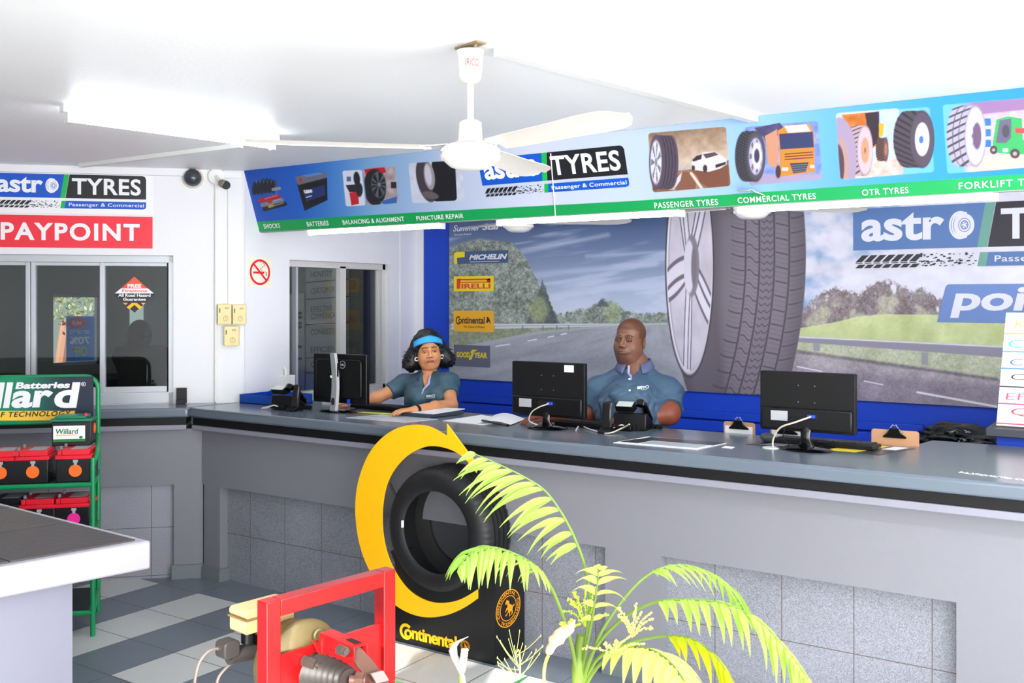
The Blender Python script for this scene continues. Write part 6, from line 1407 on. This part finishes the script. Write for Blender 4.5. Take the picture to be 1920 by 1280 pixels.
    # trousers and shoes
    H = Field((pe[0]-.4, pe[1]-.75, -.01), (pe[0]+.4, pe[1]+.35, pe[2]+.2), .013)
    H.cone(pe+np.array((0, 0, -.08)), pe+np.array((0, 0, .05)), to[2]*.95, to[2]*.98, .03)
    for s_ in (-1, 1):
        hp = pe+right*s_*.09+np.array((0, 0, -.05)); kn = hp+fw*.22+np.array((0, 0, -.12)); an = np.array((kn[0], kn[1], .09))+fw*-.08
        H.cone(hp, kn, .095, .068, .04); H.cone(kn, an, .066, .048, .03); M('shoe', MB().ball(tuple(an+fw*.05+np.array((0, 0, -.05))), (.05, .07, .04), 16, 8), m_black, root, smooth=True)
    Vt, Qt = H.mesh(); mesh_np('trousers', Vt, Qt, mat('dark_trousers', (34, 36, 44), .8), root, smooth=2)
    return root, B, hc, hs, nb, fw, right
def shirt_mat(name, rgb):
    m = mat(name, rgb, .55, bump=.6, bscale=10, vary=.10, vscale=9)
    for n_ in m.node_tree.nodes:
        if n_.type == 'BUMP': n_.inputs['Distance'].default_value = .012
    return m

# --- woman
camv = lambda P: Vector((-P.x, -P.y, 0)).normalized()
hW = W(803, 656, 6.10); cW = camv(hW); rt_ = Vector((CT, ST, 0))
lookW = cW*1.0+rt_*.12+Vector((0, 0, -.06))
shL, shR = W(758, 721, 6.22), W(841, 718, 6.02)
gW = dict(head=hW, look=lookW, roll=math.radians(5), hs=.93, w=1.09, jaw=1.03, lid=.0046, browt=.003, fat=.25, neck=.043, skin=(206, 142, 98), lip=(168, 88, 84), lo=(W(600, 700, 5.9).x-.1, 4.2, .80), hi=(hW.x+.42, 5.6, 1.42),
    neckoff=(-.005, .02, -.155), sh=(shL, shR), chest=W(797, 748, 6.10), pelvis=W(812, 880, 6.25), torso=(.058, .112, .135), arm=(.042, .037, .034, .024),
    arms=((W(706, 746, 6.14), W(662, 754, 6.02), W(634, 756, 5.98), (.3, -1, 0), .35), (W(846, 759, 5.86), W(778, 768, 5.58), W(740, 770, 5.52), (-.8, .9, 0), .40)),
    hand=.88, sleeve=.52, slr=(.057, .055), vneck=.085, front=cW*1.0-rt_*.25, logo=(.02, -.115), shirtmat=shirt_mat('teal_shirt', (52, 84, 100)), collarmat=mat('teal_collar', (56, 74, 96), .7), fold=.7, gaze=(0, 0), lining=1, buttons=(),
    bust=(tuple(W(783, 744, 6.00)), tuple(W(822, 744, 5.97))))
wo, B, hc, hs, nb, fw, right = person('person', 'woman in a teal polo shirt and blue headband leaning on the worktop', gW)
def hl(x, y, z): return Vector(B@(np.array((x, y, z))*hs)+hc)
HFd = Field(np.array(hc)-.30, np.array(hc)+np.array((.30, .30, .2)), .006)
def he(c, r, k=.03): HFd.ell(np.array(hl(*c)), np.array(r)*hs, k, 1, B)
he((0, -.018, .050), (.093, .106, .092)); 
for s_ in (-1, 1):
    he((s_*.078, -.035, .015), (.036, .060, .062)); he((s_*.098, -.040, -.035), (.046, .062, .058)); he((s_*.128, -.030, -.078), (.050, .058, .050)); he((s_*.095, -.055, -.085), (.055, .055, .050)); 
he((0, -.085, -.05), (.10, .06, .085))
HFd.ell(np.array(hl(0, .080, -.050)), np.array((.084, .100, .108))*hs, .006, -1, B)
Vh, Qh = HFd.mesh(); nn = np.array([mnoise.noise(Vector(v)*42)*.012+mnoise.noise(Vector(v)*95)*.009 for v in Vh]); d_ = Vh-np.array(hl(0, -.02, 0)); d_ /= np.linalg.norm(d_, axis=1)[:, None]
low = ss(.06, -.08, (Vh-hc)@B[:, 2])
hair = mesh_np('hair', Vh+d_*(nn*(.45+.9*low))[:, None], Qh, mat('black_hair', (9, 8, 10), .4, bump=1, bscale=260), wo)
# loose curls round the edge
cu = MB(); r = random.Random(8)
for i in range(420):
    s_ = r.choice((-1, 1)); c = hl(s_*r.uniform(.095, .150), r.uniform(-.08, .01), r.uniform(-.115, -.01)); d0 = Vector((r.uniform(-1, 1), r.uniform(-1, 1), r.uniform(-1, .4)))+Vector(B[:, 0])*s_*1.2; d0.normalize(); P_ = []
    e1_ = d0.orthogonal().normalized(); e2_ = d0.cross(e1_); k = r.uniform(3, 6); q = r.uniform(.016, .034)
    for j in range(7): t = j/6; P_.append(c+d0*q*t+(e1_*math.cos(k*t)+e2_*math.sin(k*t))*.004)
    cu.tube(P_, [.0022, .002, .0018, .0015, .0012, .0008, .0004], 4, caps=False)
M('loose_curls', cu, mat('black_hair', (1, 1, 1)), hair, smooth=True, kind='stuff')
hb = MB(); n = 44; vs = []
for i in range(n+1):
    a = math.radians(-100+200*i/n); sx, cy_ = math.sin(a), math.cos(a)
    for (dz, ro) in ((-.006, 0), (.0, .006), (.034, .004), (.040, -.004)):
        z = .064+dz-.046*(1-cy_); rr_ = math.sqrt(max(.05, 1-((z-.038)/.088)**2)); vs.append(hl((.0765*1.06*rr_+.015+ro)*sx, -.012+(.0955*rr_+.019+ro)*cy_, z))
hb.add(vs, [[i*4+k, i*4+k+1, (i+1)*4+k+1, (i+1)*4+k] for i in range(n) for k in range(3)]); o = M('headband', hb, mat('sky_blue_fabric', (52, 160, 226), .7), wo, smooth=True); so = o.modifiers.new('cloth', 'SOLIDIFY'); so.thickness = .003
for s_ in (-1, 1):
    c = hl(s_*.084, .022, -.050); mb = MB(); mb.tube([c+Vector(B[:, 1]*.3+B[:, 0])*.0105*math.cos(t*math.pi/9)+Vector(B[:, 2])*.0105*math.sin(t*math.pi/9) for t in range(19)], .0034, 8); M('hoop_earring', mb, mat('pearl_white', (236, 232, 226), .2), wo, smooth=True)
wr = Vector(gW['arms'][1][1]); el = Vector(gW['arms'][1][0]); d = (wr-el).normalized(); c = wr-d*.012
M('wrist_watch', MB().tube([c-d*.011, c+d*.011], .0285, 20, flat=.92), m_black, wo, smooth=True); M('watch_buckle', MB().tube([c+Vector((0, 0, -.01))-d*.006+Vector(fw)*.027, c+Vector((0, 0, -.01))+d*.006+Vector(fw)*.027], .006, 10), m_chrome, wo, smooth=True)

# --- man
hM = W(1181, 637.5, 5.35); cM = camv(hM)
lookM = cM-rt_*.50+Vector((0, 0, .04)); sL, sR = W(1124, 738, 5.36), W(1247, 738, 5.26)
gM = dict(head=hM, look=lookM, roll=math.radians(-3), hs=.98, w=1.02, jaw=1.02, fat=1, gap=.0003, lid=.0036, neck=.066, skin=(116, 78, 62), armtint=(1.15, .88, .78), lip=(122, 84, 80), hair=(84, 50, 32), stubble=(60, 42, 38), brow=.5,
    lo=(W(985, 700, 5.2).x-.12, 4.1, .78), hi=(hM.x+.52, 5.5, 1.50), neckoff=(.015, .03, -.137), sh=(sL, sR), chest=W(1186, 770, 5.22), pelvis=W(1188, 880, 5.4), torso=(.082, .165, .19), arm=(.066, .058, .050, .033),
    arms=((W(1106, 772, 5.34), W(1032, 780, 5.24), W(1000, 782, 5.22), (.3, -1, 0), .4), (W(1254, 775, 5.14), W(1174, 786, 5.12), W(1146, 788, 5.06), (-.6, .9, .2), .75)),
    hand=1.05, sleeve=.80, slr=(.086, .080), vneck=.045, front=cM-rt_*.12, logo=(.050, -.095), shirtmat=shirt_mat('petrol_shirt', (58, 84, 108)), collarmat=mat('slate_collar', (84, 92, 126), .7), fold=1.5, gaze=(.12, 0), lining=-1, buttons=(-.052, -.105))
mn_, B, hc, hs, nb, fw, right = person('person', 'man with shaved head in a petrol blue collared shirt behind the middle monitor', gM)
# --- person in the office, silhouette shade put into one dark body colour
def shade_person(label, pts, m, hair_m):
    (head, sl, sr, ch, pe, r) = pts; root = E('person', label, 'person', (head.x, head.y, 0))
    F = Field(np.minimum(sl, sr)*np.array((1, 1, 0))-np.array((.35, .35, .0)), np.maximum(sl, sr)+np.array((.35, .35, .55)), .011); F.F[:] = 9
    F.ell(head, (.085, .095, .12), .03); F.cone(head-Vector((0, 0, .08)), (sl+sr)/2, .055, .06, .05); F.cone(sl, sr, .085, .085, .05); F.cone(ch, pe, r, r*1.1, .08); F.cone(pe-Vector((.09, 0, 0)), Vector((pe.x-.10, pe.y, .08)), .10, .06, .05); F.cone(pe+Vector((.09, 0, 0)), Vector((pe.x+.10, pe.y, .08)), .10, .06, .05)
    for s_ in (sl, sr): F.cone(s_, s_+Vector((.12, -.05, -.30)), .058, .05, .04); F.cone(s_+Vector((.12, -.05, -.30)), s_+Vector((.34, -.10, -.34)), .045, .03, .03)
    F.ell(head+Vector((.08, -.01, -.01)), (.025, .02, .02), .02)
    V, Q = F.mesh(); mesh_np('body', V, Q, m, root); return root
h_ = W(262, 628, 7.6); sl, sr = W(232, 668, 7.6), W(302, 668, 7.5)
sp_ = shade_person('person inside the office, coloured dark as a silhouette behind the right pane', (h_, sl, sr, (sl+sr)/2-Vector((0, 0, .15)), (sl+sr)/2-Vector((0, 0, .75)), .16), mat('silhouette_shade', (54, 52, 50), .9), None)
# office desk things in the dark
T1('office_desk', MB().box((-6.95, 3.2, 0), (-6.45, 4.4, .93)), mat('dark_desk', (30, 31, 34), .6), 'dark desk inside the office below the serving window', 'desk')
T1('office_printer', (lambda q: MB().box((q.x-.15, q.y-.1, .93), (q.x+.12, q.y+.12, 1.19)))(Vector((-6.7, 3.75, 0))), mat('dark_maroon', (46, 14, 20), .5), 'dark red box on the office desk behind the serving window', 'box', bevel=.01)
# trees outside
def tree(label, px, D, zc, r_, seed, cols):
    r = random.Random(seed); q = W(px, 600, D); t = E('tree', label, 'tree', (q.x, q.y, -.12), 0, 'trees outside the office')
    M('trunk', MB().tube(smooth_path([Vector((q.x, q.y, -.12)), Vector((q.x+.05, q.y-.08, zc*.5)), Vector((q.x, q.y+.05, zc+.1))]), .07, 10), mat('bark_pink', (176, 130, 104), .8), t, smooth=True)
    mb = MB()
    for i in range(3200):
        while True:
            v = Vector((r.uniform(-1, 1), r.uniform(-1, 1), r.uniform(-1, 1)))
            if v.length < 1: break
        c = Vector((q.x, q.y, zc+r_*.9))+Vector((v.x*r_, v.y*r_, v.z*r_*.85)); a = Vector((r.gauss(0, 1), r.gauss(0, 1), r.gauss(0, 1))).normalized(); b = a.orthogonal().normalized(); s_ = r.uniform(.02, .038); mb.add([c, c+a*s_+b*s_*.5, c+a*s_*2, c+a*s_-b*s_*.5], [[0, 1, 2, 3]])
    M('foliage', mb, leaf_mat(cols[0], cols[1], cols[2]), t, kind='stuff')
tree('pale green tree outside behind the sale banner', 118, 11.9, 1.35, 1.0, 3, ('tree_leaf', (196, 204, 140), (214, 222, 150)))
tree('yellow-green tree outside the office seen behind the dark seated person', 306, 15.5, 1.5, 1.1, 5, ('tree_leaf_bright', (226, 234, 96), (236, 244, 100)))
# ---------------------------------------------------------------- brake servo on its red stand
m_red = mat('stand_red', (168, 10, 14), .34); m_gold = mat('zinc_gold', (112, 98, 62), .4, metal=.35, vary=.12, vscale=14); m_steel = mat('dull_steel', (88, 80, 76), .45, metal=.5, vary=.25, vscale=30); m_rust = mat('brown_steel', (96, 66, 56), .5, metal=.3, vary=.3, vscale=25)
A0 = W(500, 1131, 2.65); zt0 = A0.z; B0_ = onz(742, 1066, zt0)
ev = (B0_-A0); ev.z = 0; Wd = ev.length; yaw = math.atan2(ev.y, ev.x)
bs = E('brake_servo_stand', 'red square-tube stand carrying a brake servo at the bottom of the picture', 'display stand', (A0.x, A0.y, 0), yaw)
tb = .046
L('post', MB().box((0, 0, 0), (tb, tb, zt0)), m_red, bs, bevel=.003); L('post', MB().box((Wd-tb, 0, 0), (Wd, tb, zt0)), m_red, bs, bevel=.003)
L('top_bar', MB().box((tb, 0, zt0-tb), (Wd-tb, tb, zt0)), m_red, bs, bevel=.003)
L('base_frame', MB().box((-.05, -.2, 0), (0, .25, .04)).box((Wd, -.2, 0), (Wd+.05, .25, .04)).box((0, -.2, .0), (Wd, -.16, .04)), m_red, bs)
zp = zt0-.155
L('mounting_plate', MB().box((tb, .012, .15), (Wd-tb, .02, zp)), m_red, bs)
# servo drum behind the plate
cxs, czs = .155, zt0-.222
Ts = Matrix.Translation((cxs, .03, czs)) @ Matrix.Rotation(-math.pi/2, 4, 'X')
L('servo_drum', MB().lathe([(0, -.006), (.05, -.006), (.06, 0), (.105, .004), (.118, .012), (.127, .016), (.130, .020), (.130, .027), (.126, .030), (.124, .045), (.120, .085), (.108, .104), (.08, .118), (.05, .122), (0, .122)], 48, Ts), m_gold, bs, smooth=True)
L('pressed_boss', MB().lathe([(.018, 0), (.018, .004), (.014, .006), (0, .003)], 20, Matrix.Translation((cxs+.035, .0265, czs+.085)) @ Matrix.Rotation(math.pi/2, 4, 'X')), m_gold, bs, smooth=True)
L('mounting_bracket', MB().lathe([(.030, .122), (.028, .25), (0, .25)], 20, Ts), m_steel, bs, smooth=True)
# reservoir and switch on the master cylinder
def rloc(px, py, ly):
    O = wm(bs) @ Vector((0, ly, 0)); n = wm(bs).to_3x3() @ Vector((0, -1, 0)); return wm(bs).inverted() @ plane_hit(px, py, O, n)
q0 = rloc(445, 1186, .16); q1 = rloc(498, 1131, .16)
mb = MB(); rbx(mb, q0.x, q1.x+.07, q0.z, q0.z+.040, .12, .20, .008); rbx(mb, q0.x-.001, q1.x+.07, q0.z+.043, q0.z+.068, .118, .202, .012)
L('fluid_reservoir', mb, mat('aged_cream_plastic', (196, 164, 116), .4, vary=.12, vscale=18), bs, bevel=.003)
L('reservoir_seam', MB().box((q0.x-.003, .116, q0.z+.039), (q1.x+.072, .204, q0.z+.0435)), mat('dirty_seam', (120, 96, 60), .7), bs)
L('reservoir_outlet', MB().tube([(q0.x+.035, .16, q0.z), (q0.x+.035, .16, q0.z-.035)], .020, 12).tube([(q0.x+.075, .16, q0.z-.02), (q0.x+.075, .16, q0.z-.06)], .016, 12), m_black, bs, smooth=True)
L('master_cylinder', MB().tube([(q0.x-.02, .17, q0.z-.062), (cxs-.02, .17, q0.z-.075)], .024, 16), mat('dark_cast', (52, 48, 46), .6), bs, smooth=True)
s0 = rloc(412, 1218, .17)
mb = MB(); rbx(mb, s0.x, s0.x+.05, s0.z-.026, s0.z+.022, .145, .195, .012); L('switch_body', mb, mat('dark_cast', (1, 1, 1)), bs, bevel=.004)
for k, (pp) in enumerate((((412, 1215), (392, 1220), (376, 1238), (368, 1262), (364, 1300), (366, 1380)), ((470, 1230), (440, 1240), (420, 1256), (408, 1275), (404, 1310), (408, 1380)))):
    L('brake_pipe', MB().tube(smooth_path([rloc(x, y, .17) for x, y in pp], 5), .0042, 8), mat('pipe_grey', (128, 112, 104), .4, metal=.3), bs, smooth=True)
    e = rloc(*pp[0], .17); L('pipe_nut', MB().tube([e+Vector((-.006, 0, 0)), e+Vector((.012, 0, 0))], .009, 6), m_steel, bs)
# pedal bracket, boot, pushrod on the near side
bx0 = rloc(583, 1200, -.02); 
def rl(px, py, ly): return rloc(px, py, ly)
mb = MB()
top = [rl(600, 1186, .008), rl(622, 1178, .008), rl(690, 1206, -.115), rl(664, 1213, -.115)]
mb.prism(top, (0, 0, -.004))
mb.prism([top[0], top[3], top[3]+Vector((0, 0, -.042)), top[3]+Vector((-.012, .03, -.05)), top[0]+Vector((-.015, 0, -.05))], (.004, 0, 0))
mb.prism([top[1], top[2], top[2]+Vector((0, 0, -.030)), top[1]+Vector((0, 0, -.05))], (-.004, 0, 0))
mb.prism([rl(583, 1199, .008), rl(590, 1200, .008), rl(604, 1212, .008), rl(625, 1222, -.01), rl(600, 1230, -.01)], (0, -.004, 0))
L('pedal_bracket', mb, m_red, bs, bevel=.001)
c_ = (top[2]+top[3])/2; L('bracket_slot', MB().prism([top[0].lerp(top[3], .62)+Vector((.018, 0, .0005)), top[0].lerp(top[3], .9)+Vector((.016, 0, .0005)), top[1].lerp(top[2], .9)+Vector((-.01, 0, .0005)), top[1].lerp(top[2], .62)+Vector((-.01, 0, .0005))], (0, 0, .0012)), m_black, bs)
bt = rl(641, 1219, -.118); L('bolt', MB().tube([bt+Vector((0, .012, 0)), bt+Vector((0, -.012, 0))], .015, 6).tube([bt+Vector((0, -.012, 0)), bt+Vector((0, -.02, 0))], .009, 12), m_steel, bs)
arm = [rl(652, 1216, -.10), rl(672, 1208, -.10), rl(700, 1240, -.12), rl(738, 1292, -.13), rl(708, 1300, -.13), rl(668, 1246, -.11)]
L('pedal_arm', MB().prism(arm, (0, .006, 0)), m_rust, bs, bevel=.001)
L('arm_plate', MB().prism([rl(693, 1262, -.135), rl(716, 1256, -.135), rl(727, 1274, -.135), rl(704, 1280, -.135)], (0, -.006, 0)), mat('plate_pink_grey', (150, 128, 126), .4), bs)
bc = rl(598, 1262, .008); bd = rl(655, 1275, -.15); prof = []
n = 30; Pb = [bc.lerp(bd, i/n) for i in range(n+1)]; Rb = [(.062*(1-i/n)+.026*(i/n))+.0055*math.sin(i*1.55) for i in range(n+1)]
L('rubber_boot', MB().tube(Pb, Rb, 26), mat('boot_rubber', (40, 30, 27), .45), bs, smooth=True)
L('push_rod', MB().tube([bd, rl(685, 1275, -.18)], .014, 12).tube([rl(668, 1275, -.16), rl(684, 1275, -.18)], .022, 6), m_rust, bs, smooth=True)
st_ = rl(574, 1240, .0); L('stud', MB().tube([st_+Vector((0, .012, 0)), st_+Vector((.012, -.03, -.006))], .016, 6).tube([st_+Vector((.012, -.03, -.006)), st_+Vector((.018, -.05, -.01))], .009, 12), m_steel, bs, smooth=True)

# ---------------------------------------------------------------- plants
m_leaf = leaf_mat('palm_leaf', (176, 214, 104), (176, 228, 50)); m_leafp = leaf_mat('sunlit_palm_leaf', (206, 216, 120), (220, 236, 120)); m_leafy = leaf_mat('yellow_palm_leaf', (196, 206, 30), (220, 220, 20)); m_stem = mat('palm_stem', (110, 140, 50), .4)  # m_leafp: sunlight painted in as a paler copy of the leaf colour
rp = random.Random(11)
def leaflet(mb, p, d, up, L_, w, droop):
    d = d.normalized(); s_ = d.cross(up).normalized(); n = 9; vs = []; q = p.copy(); dd = d.copy()
    for i in range(n+1):
        u = i/n; ww = w*((.25+.75*(u/.3)**.7) if u < .3 else max(.03, (1-(u-.3)/.7))**.85)
        nn = s_.cross(dd).normalized(); vs += [q-s_*ww+nn*ww*.35, q-nn*ww*.10, q+s_*ww+nn*ww*.35]
        dd = (dd+Vector((0, 0, -droop/n))).normalized(); q = q+dd*(L_/n)
    mb.add(vs, [[i*3+k, i*3+k+1, i*3+k+4, i*3+k+3] for i in range(n) for k in (0, 1)])
def frond(parent, pts, leafstart, nl, L0, w, m, droop, sides=(1, -1), D0=2.9, D1=2.7, spread=.9, plane=None, tip=.35, stem_r=.006):
    P_ = smooth_path([W(x, y, D0+(D1-D0)*i/(len(pts)-1)) for i, (x, y) in enumerate(pts)], 10)
    R_ = [stem_r*(1-.8*i/len(P_)) for i in range(len(P_))]
    fo = M('frond', MB().tube(P_, R_, 8), m_stem, parent, smooth=True); mb = MB(); N_ = len(P_)
    s0 = int(leafstart*N_)
    for i in range(nl):
        u = i/(nl-1); j = min(N_-2, int(s0+(N_-2-s0)*u)); p = P_[j]; t = (P_[j+1]-P_[j]).normalized(); upv = Vector((0, 0, 1))
        side = t.cross(upv)
        if side.length < .2: side = Vector((CT, ST, 0))
        side.normalize(); 
        if plane is not None: side = Vector(plane).normalized()
        for s_ in sides:
            if plane is not None: upv = Vector((ST, -CT, .3))
            a = (.55+.35*(1-u))*spread
            d = (t*math.cos(a)+side*s_*math.sin(a)+Vector((0, 0, .1))).normalized(); d += Vector((rp.uniform(-.12, .12), rp.uniform(-.12, .12), rp.uniform(-.1, .1)))
            LL = L0*(math.sin(math.pi*(u*.8+.12))**.6)*(1-u*.0)*rp.uniform(.9, 1.08)
            if u > .9: LL *= .8
            leaflet(mb, p, d, upv if plane is not None else (side.cross(t)*s_ if abs(side.cross(t).z) > .1 else upv), LL, w*1.12*rp.uniform(.85, 1.1), droop*rp.uniform(.8, 1.25))
    M('leaflets', mb, m, fo, smooth=True, kind='stuff'); return fo
pb = onz(1080, 563+2.9, 0) if False else W(1082, 1500, 2.9); base = Vector((pb.x, pb.y, 0))
palm = E('potted_palm', 'bright green arching palm standing in front of the counter', 'palm', base)
M('pot', MB().lathe([(0, 0), (.13, 0), (.165, .26), (.175, .27), (.175, .30), (.155, .30), (.15, .27), (0, .26)], 36, Matrix.Translation(base)), mat('terracotta', (150, 84, 60), .7), palm, smooth=True)
bt = Vector((base.x, base.y, .26)); st0 = W(1082, 1285, 2.9)
M('trunk', MB().tube(smooth_path([bt, (bt+st0)/2+Vector((.01, 0, 0)), W(1086, 1240, 2.9), W(1092, 1190, 2.9)]), [.026]*9+[.022]*8+[.016]*8, 12), m_stem, palm, smooth=True)
side_l = (-CT, -ST, 0)
frond(palm, [(1088, 1290), (1100, 1190), (1106, 1130), (1098, 1068), (1078, 1010), (1052, 960), (1022, 920), (985, 895), (935, 870), (889, 850)], .42, 12, .185, .0098, m_leaf, 1.0, D1=2.75, spread=1.30, plane=(-CT*.75+.25*ST, -ST*.75-.25*CT, -.6), sides=(1, .72))
frond(palm, [(1086, 1290), (1072, 1210), (1050, 1140), (1030, 1095), (1005, 1062), (970, 1040), (925, 1026), (885, 1035), (862, 1060)], .45, 17, .135, .0105, m_leaf, 1.7, D1=2.6, spread=1.2)
frond(palm, [(1090, 1290), (1120, 1200), (1160, 1135), (1205, 1085), (1250, 1062), (1300, 1062), (1350, 1085), (1385, 1125), (1400, 1160)], .42, 18, .135, .009, m_leaf, 1.1, D1=3.1, spread=1.15)
frond(palm, [(1092, 1290), (1110, 1225), (1160, 1165), (1225, 1130), (1300, 1124), (1370, 1135), (1430, 1170), (1480, 1225), (1515, 1272)], .40, 19, .14, .0115, m_leaf, 1.9, D1=2.55, spread=1.1)
frond(palm, [(1092, 1295), (1120, 1235), (1180, 1205), (1250, 1192), (1300, 1200), (1345, 1235), (1375, 1290), (1385, 1330)], .45, 13, .13, .012, m_leafy, 1.6, D1=2.7, spread=1.0)
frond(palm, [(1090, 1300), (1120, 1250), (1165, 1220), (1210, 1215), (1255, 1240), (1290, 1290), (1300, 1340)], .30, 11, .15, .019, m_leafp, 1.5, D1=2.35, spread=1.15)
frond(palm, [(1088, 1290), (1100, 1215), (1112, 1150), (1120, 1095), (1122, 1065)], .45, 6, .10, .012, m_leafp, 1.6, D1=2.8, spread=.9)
# flower sprays
m_fl = mat('cream_buds', (224, 222, 110), .5)
def spray(parent, px, py, D, h, w, seed, m, n=9, top=(0, 0)):
    r = random.Random(seed); b0 = W(px, py, D); mb = MB(); R = Vector((CT, ST, 0))
    for i in range(n):
        a = r.uniform(-1, 1); e = b0+R*(a*w)+Vector((0, 0, h*r.uniform(.5, 1)*(1-abs(a)*.5)))+Vector((ST, -CT, 0))*r.uniform(-.03, .03); mid = (b0+e)/2+Vector((0, 0, h*.1))
        P_ = smooth_path([b0, mid, e], 7); mb.tube(P_, .0011, 5)
        for k, q in enumerate(P_[3:]): mb.ball(q+Vector((r.uniform(-.003, .003),)*3), .0034, 6, 4)
    M('flower_spray', mb, m, parent, smooth=True, kind='stuff')
spray(palm, 1098, 1175, 2.88, .15, .07, 1, mat('green_buds', (190, 220, 60), .5), 11); spray(palm, 1185, 1195, 2.7, .11, .06, 2, m_fl, 10); spray(palm, 1150, 1225, 2.65, .05, .09, 5, m_fl, 8); spray(palm, 1065, 1185, 2.8, .06, .04, 7, mat('green_buds', (1, 1, 1)), 5)
# peace lily
b2 = W(880, 1600, 2.5); b2 = Vector((b2.x, b2.y, 0))
pl = E('peace_lily', 'peace lily with a white spathe at the bottom edge', 'plant', b2)
M('pot', MB().lathe([(0, 0), (.09, 0), (.12, .20), (.125, .22), (.11, .22), (0, .19)], 30, Matrix.Translation(b2)), mat('terracotta', (1, 1, 1)), pl, smooth=True)
def soil(P): return Vector((b2.x, b2.y, .19))
M('stem', MB().tube(smooth_path([soil(0), W(866, 1330, 2.5), W(864, 1262, 2.5)]), .005, 8), m_stem, pl, smooth=True)
sp = MB(); ol = [(866, 1290), (862, 1265), (854, 1250), (846, 1236), (841, 1220), (846, 1208), (858, 1200), (872, 1195), (878, 1193)]; orr = [(874, 1290), (872, 1268), (866, 1252), (862, 1240), (858, 1226), (857, 1212), (862, 1204), (871, 1198), (878, 1193)]
vs = []; n = len(ol)
for i in range(n):
    for k in range(5):
        t = k/4; x = ol[i][0]*(1-t)+orr[i][0]*t; y = ol[i][1]*(1-t)+orr[i][1]*t; vs.append(W(x, y, 2.5-.03*math.sin(t*math.pi)*math.sin(i/(n-1)*math.pi)+.02*(i/n)))
sp.add(vs, [[i*5+k, i*5+k+1, i*5+k+6, i*5+k+5] for i in range(n-1) for k in range(4)])
o = M('spathe', sp, mat('spathe_white', (250, 250, 246), .5), pl, smooth=True); so = o.modifiers.new('thick', 'SOLIDIFY'); so.thickness = .0012
sd = MB(); a, b = W(866, 1258, 2.485), W(872, 1216, 2.49); sd.tube([a, a.lerp(b, .3), a.lerp(b, .8), b], [.006, .0085, .0085, .005], 14)
for i in range(90): t = (i+.5)/90; an = i*2.4; sd.ball(a.lerp(b, t)+Vector((math.cos(an), math.sin(an), 0))*.0078, .0021, 6, 4)
M('spadix', sd, mat('spadix_cream', (222, 204, 160), .6), pl, smooth=True)
for (x0, y0, x1, y1, x2, y2) in ((870, 1500, 840, 1380, 800, 1300), (880, 1500, 900, 1380, 930, 1310)):
    mb = MB(); p = W(x0, y0, 2.5); q = W(x1, y1, 2.5); mb.tube([soil(0), q], .004, 6); leaflet(mb, q, W(x2, y2, 2.5)-q, Vector((0, 0, 1)), .2, .04, .9); M('leaf', mb, mat('lily_leaf', (40, 110, 50), .3), pl, smooth=True)
# second, withered spathe
P_ = smooth_path([soil(0), W(1012, 1380, 2.55), W(1020, 1260, 2.6), W(1028, 1228, 2.6)]); M('stem', MB().tube(P_, .0045, 8), mat('pale_stem', (206, 204, 90), .5), pl, smooth=True)
ws = MB(); cpts = [W(x, y, 2.6) for x, y in ((1029, 1228), (1033, 1214), (1042, 1200), (1055, 1188), (1068, 1178), (1078, 1164))]; ws.tube(smooth_path(cpts, 5), [.003, .006, .008, .010, .011, .012, .013, .014, .016, .017, .018, .018, .019, .019, .018, .017, .017, .016, .014, .013, .012, .010, .008, .006, .004, .002][:26], 14)
for v in ws.v: v += Vector((0, 0, 1))*mnoise.noise(v*60)*.005+Vector((CT, ST, 0))*mnoise.noise(v*45+Vector((5, 5, 5)))*.005
M('withered_spathe', ws, mat('withered_brown', (214, 180, 146), .7, vary=.45, vscale=40), pl, smooth=True, label='withered brown and cream spathe')
# fine twiggy seedling
b3 = W(955, 1560, 2.5); b3 = Vector((b3.x, b3.y, 0)); tw = E('twiggy_seedling', 'fine pale green branching seedling left of the palm stem', 'plant', b3); r = random.Random(4); mb = MB(); p0 = b3+Vector((0, 0, .14)); p1 = W(975, 1262, 2.75); p2 = W(966, 1225, 2.75)
M('pot', MB().lathe([(0, 0), (.07, 0), (.09, .15), (0, .14)], 24, Matrix.Translation(b3)), mat('terracotta', (1, 1, 1)), tw, smooth=True)
mb.tube(smooth_path([p0, p1, p2]), .0022, 6)
for i in range(26):
    t = r.random(); q = p1.lerp(p2, t) if i % 2 else p0.lerp(p1, .85+.15*t); a = r.uniform(-1, 1); e = q+Vector((CT, ST, 0))*(a*.075)+Vector((0, 0, r.uniform(.02, .085)))+Vector((ST, -CT, 0))*r.uniform(-.04, .04)
    P_ = smooth_path([q, (q+e)/2+Vector((0, 0, -.006)), e], 4); mb.tube(P_, .0009, 5); mb.ball(e, (.0016, .0016, .004), 6, 4)
M('twigs', mb, mat('pale_twig', (206, 214, 120), .5), tw, smooth=True, kind='stuff')
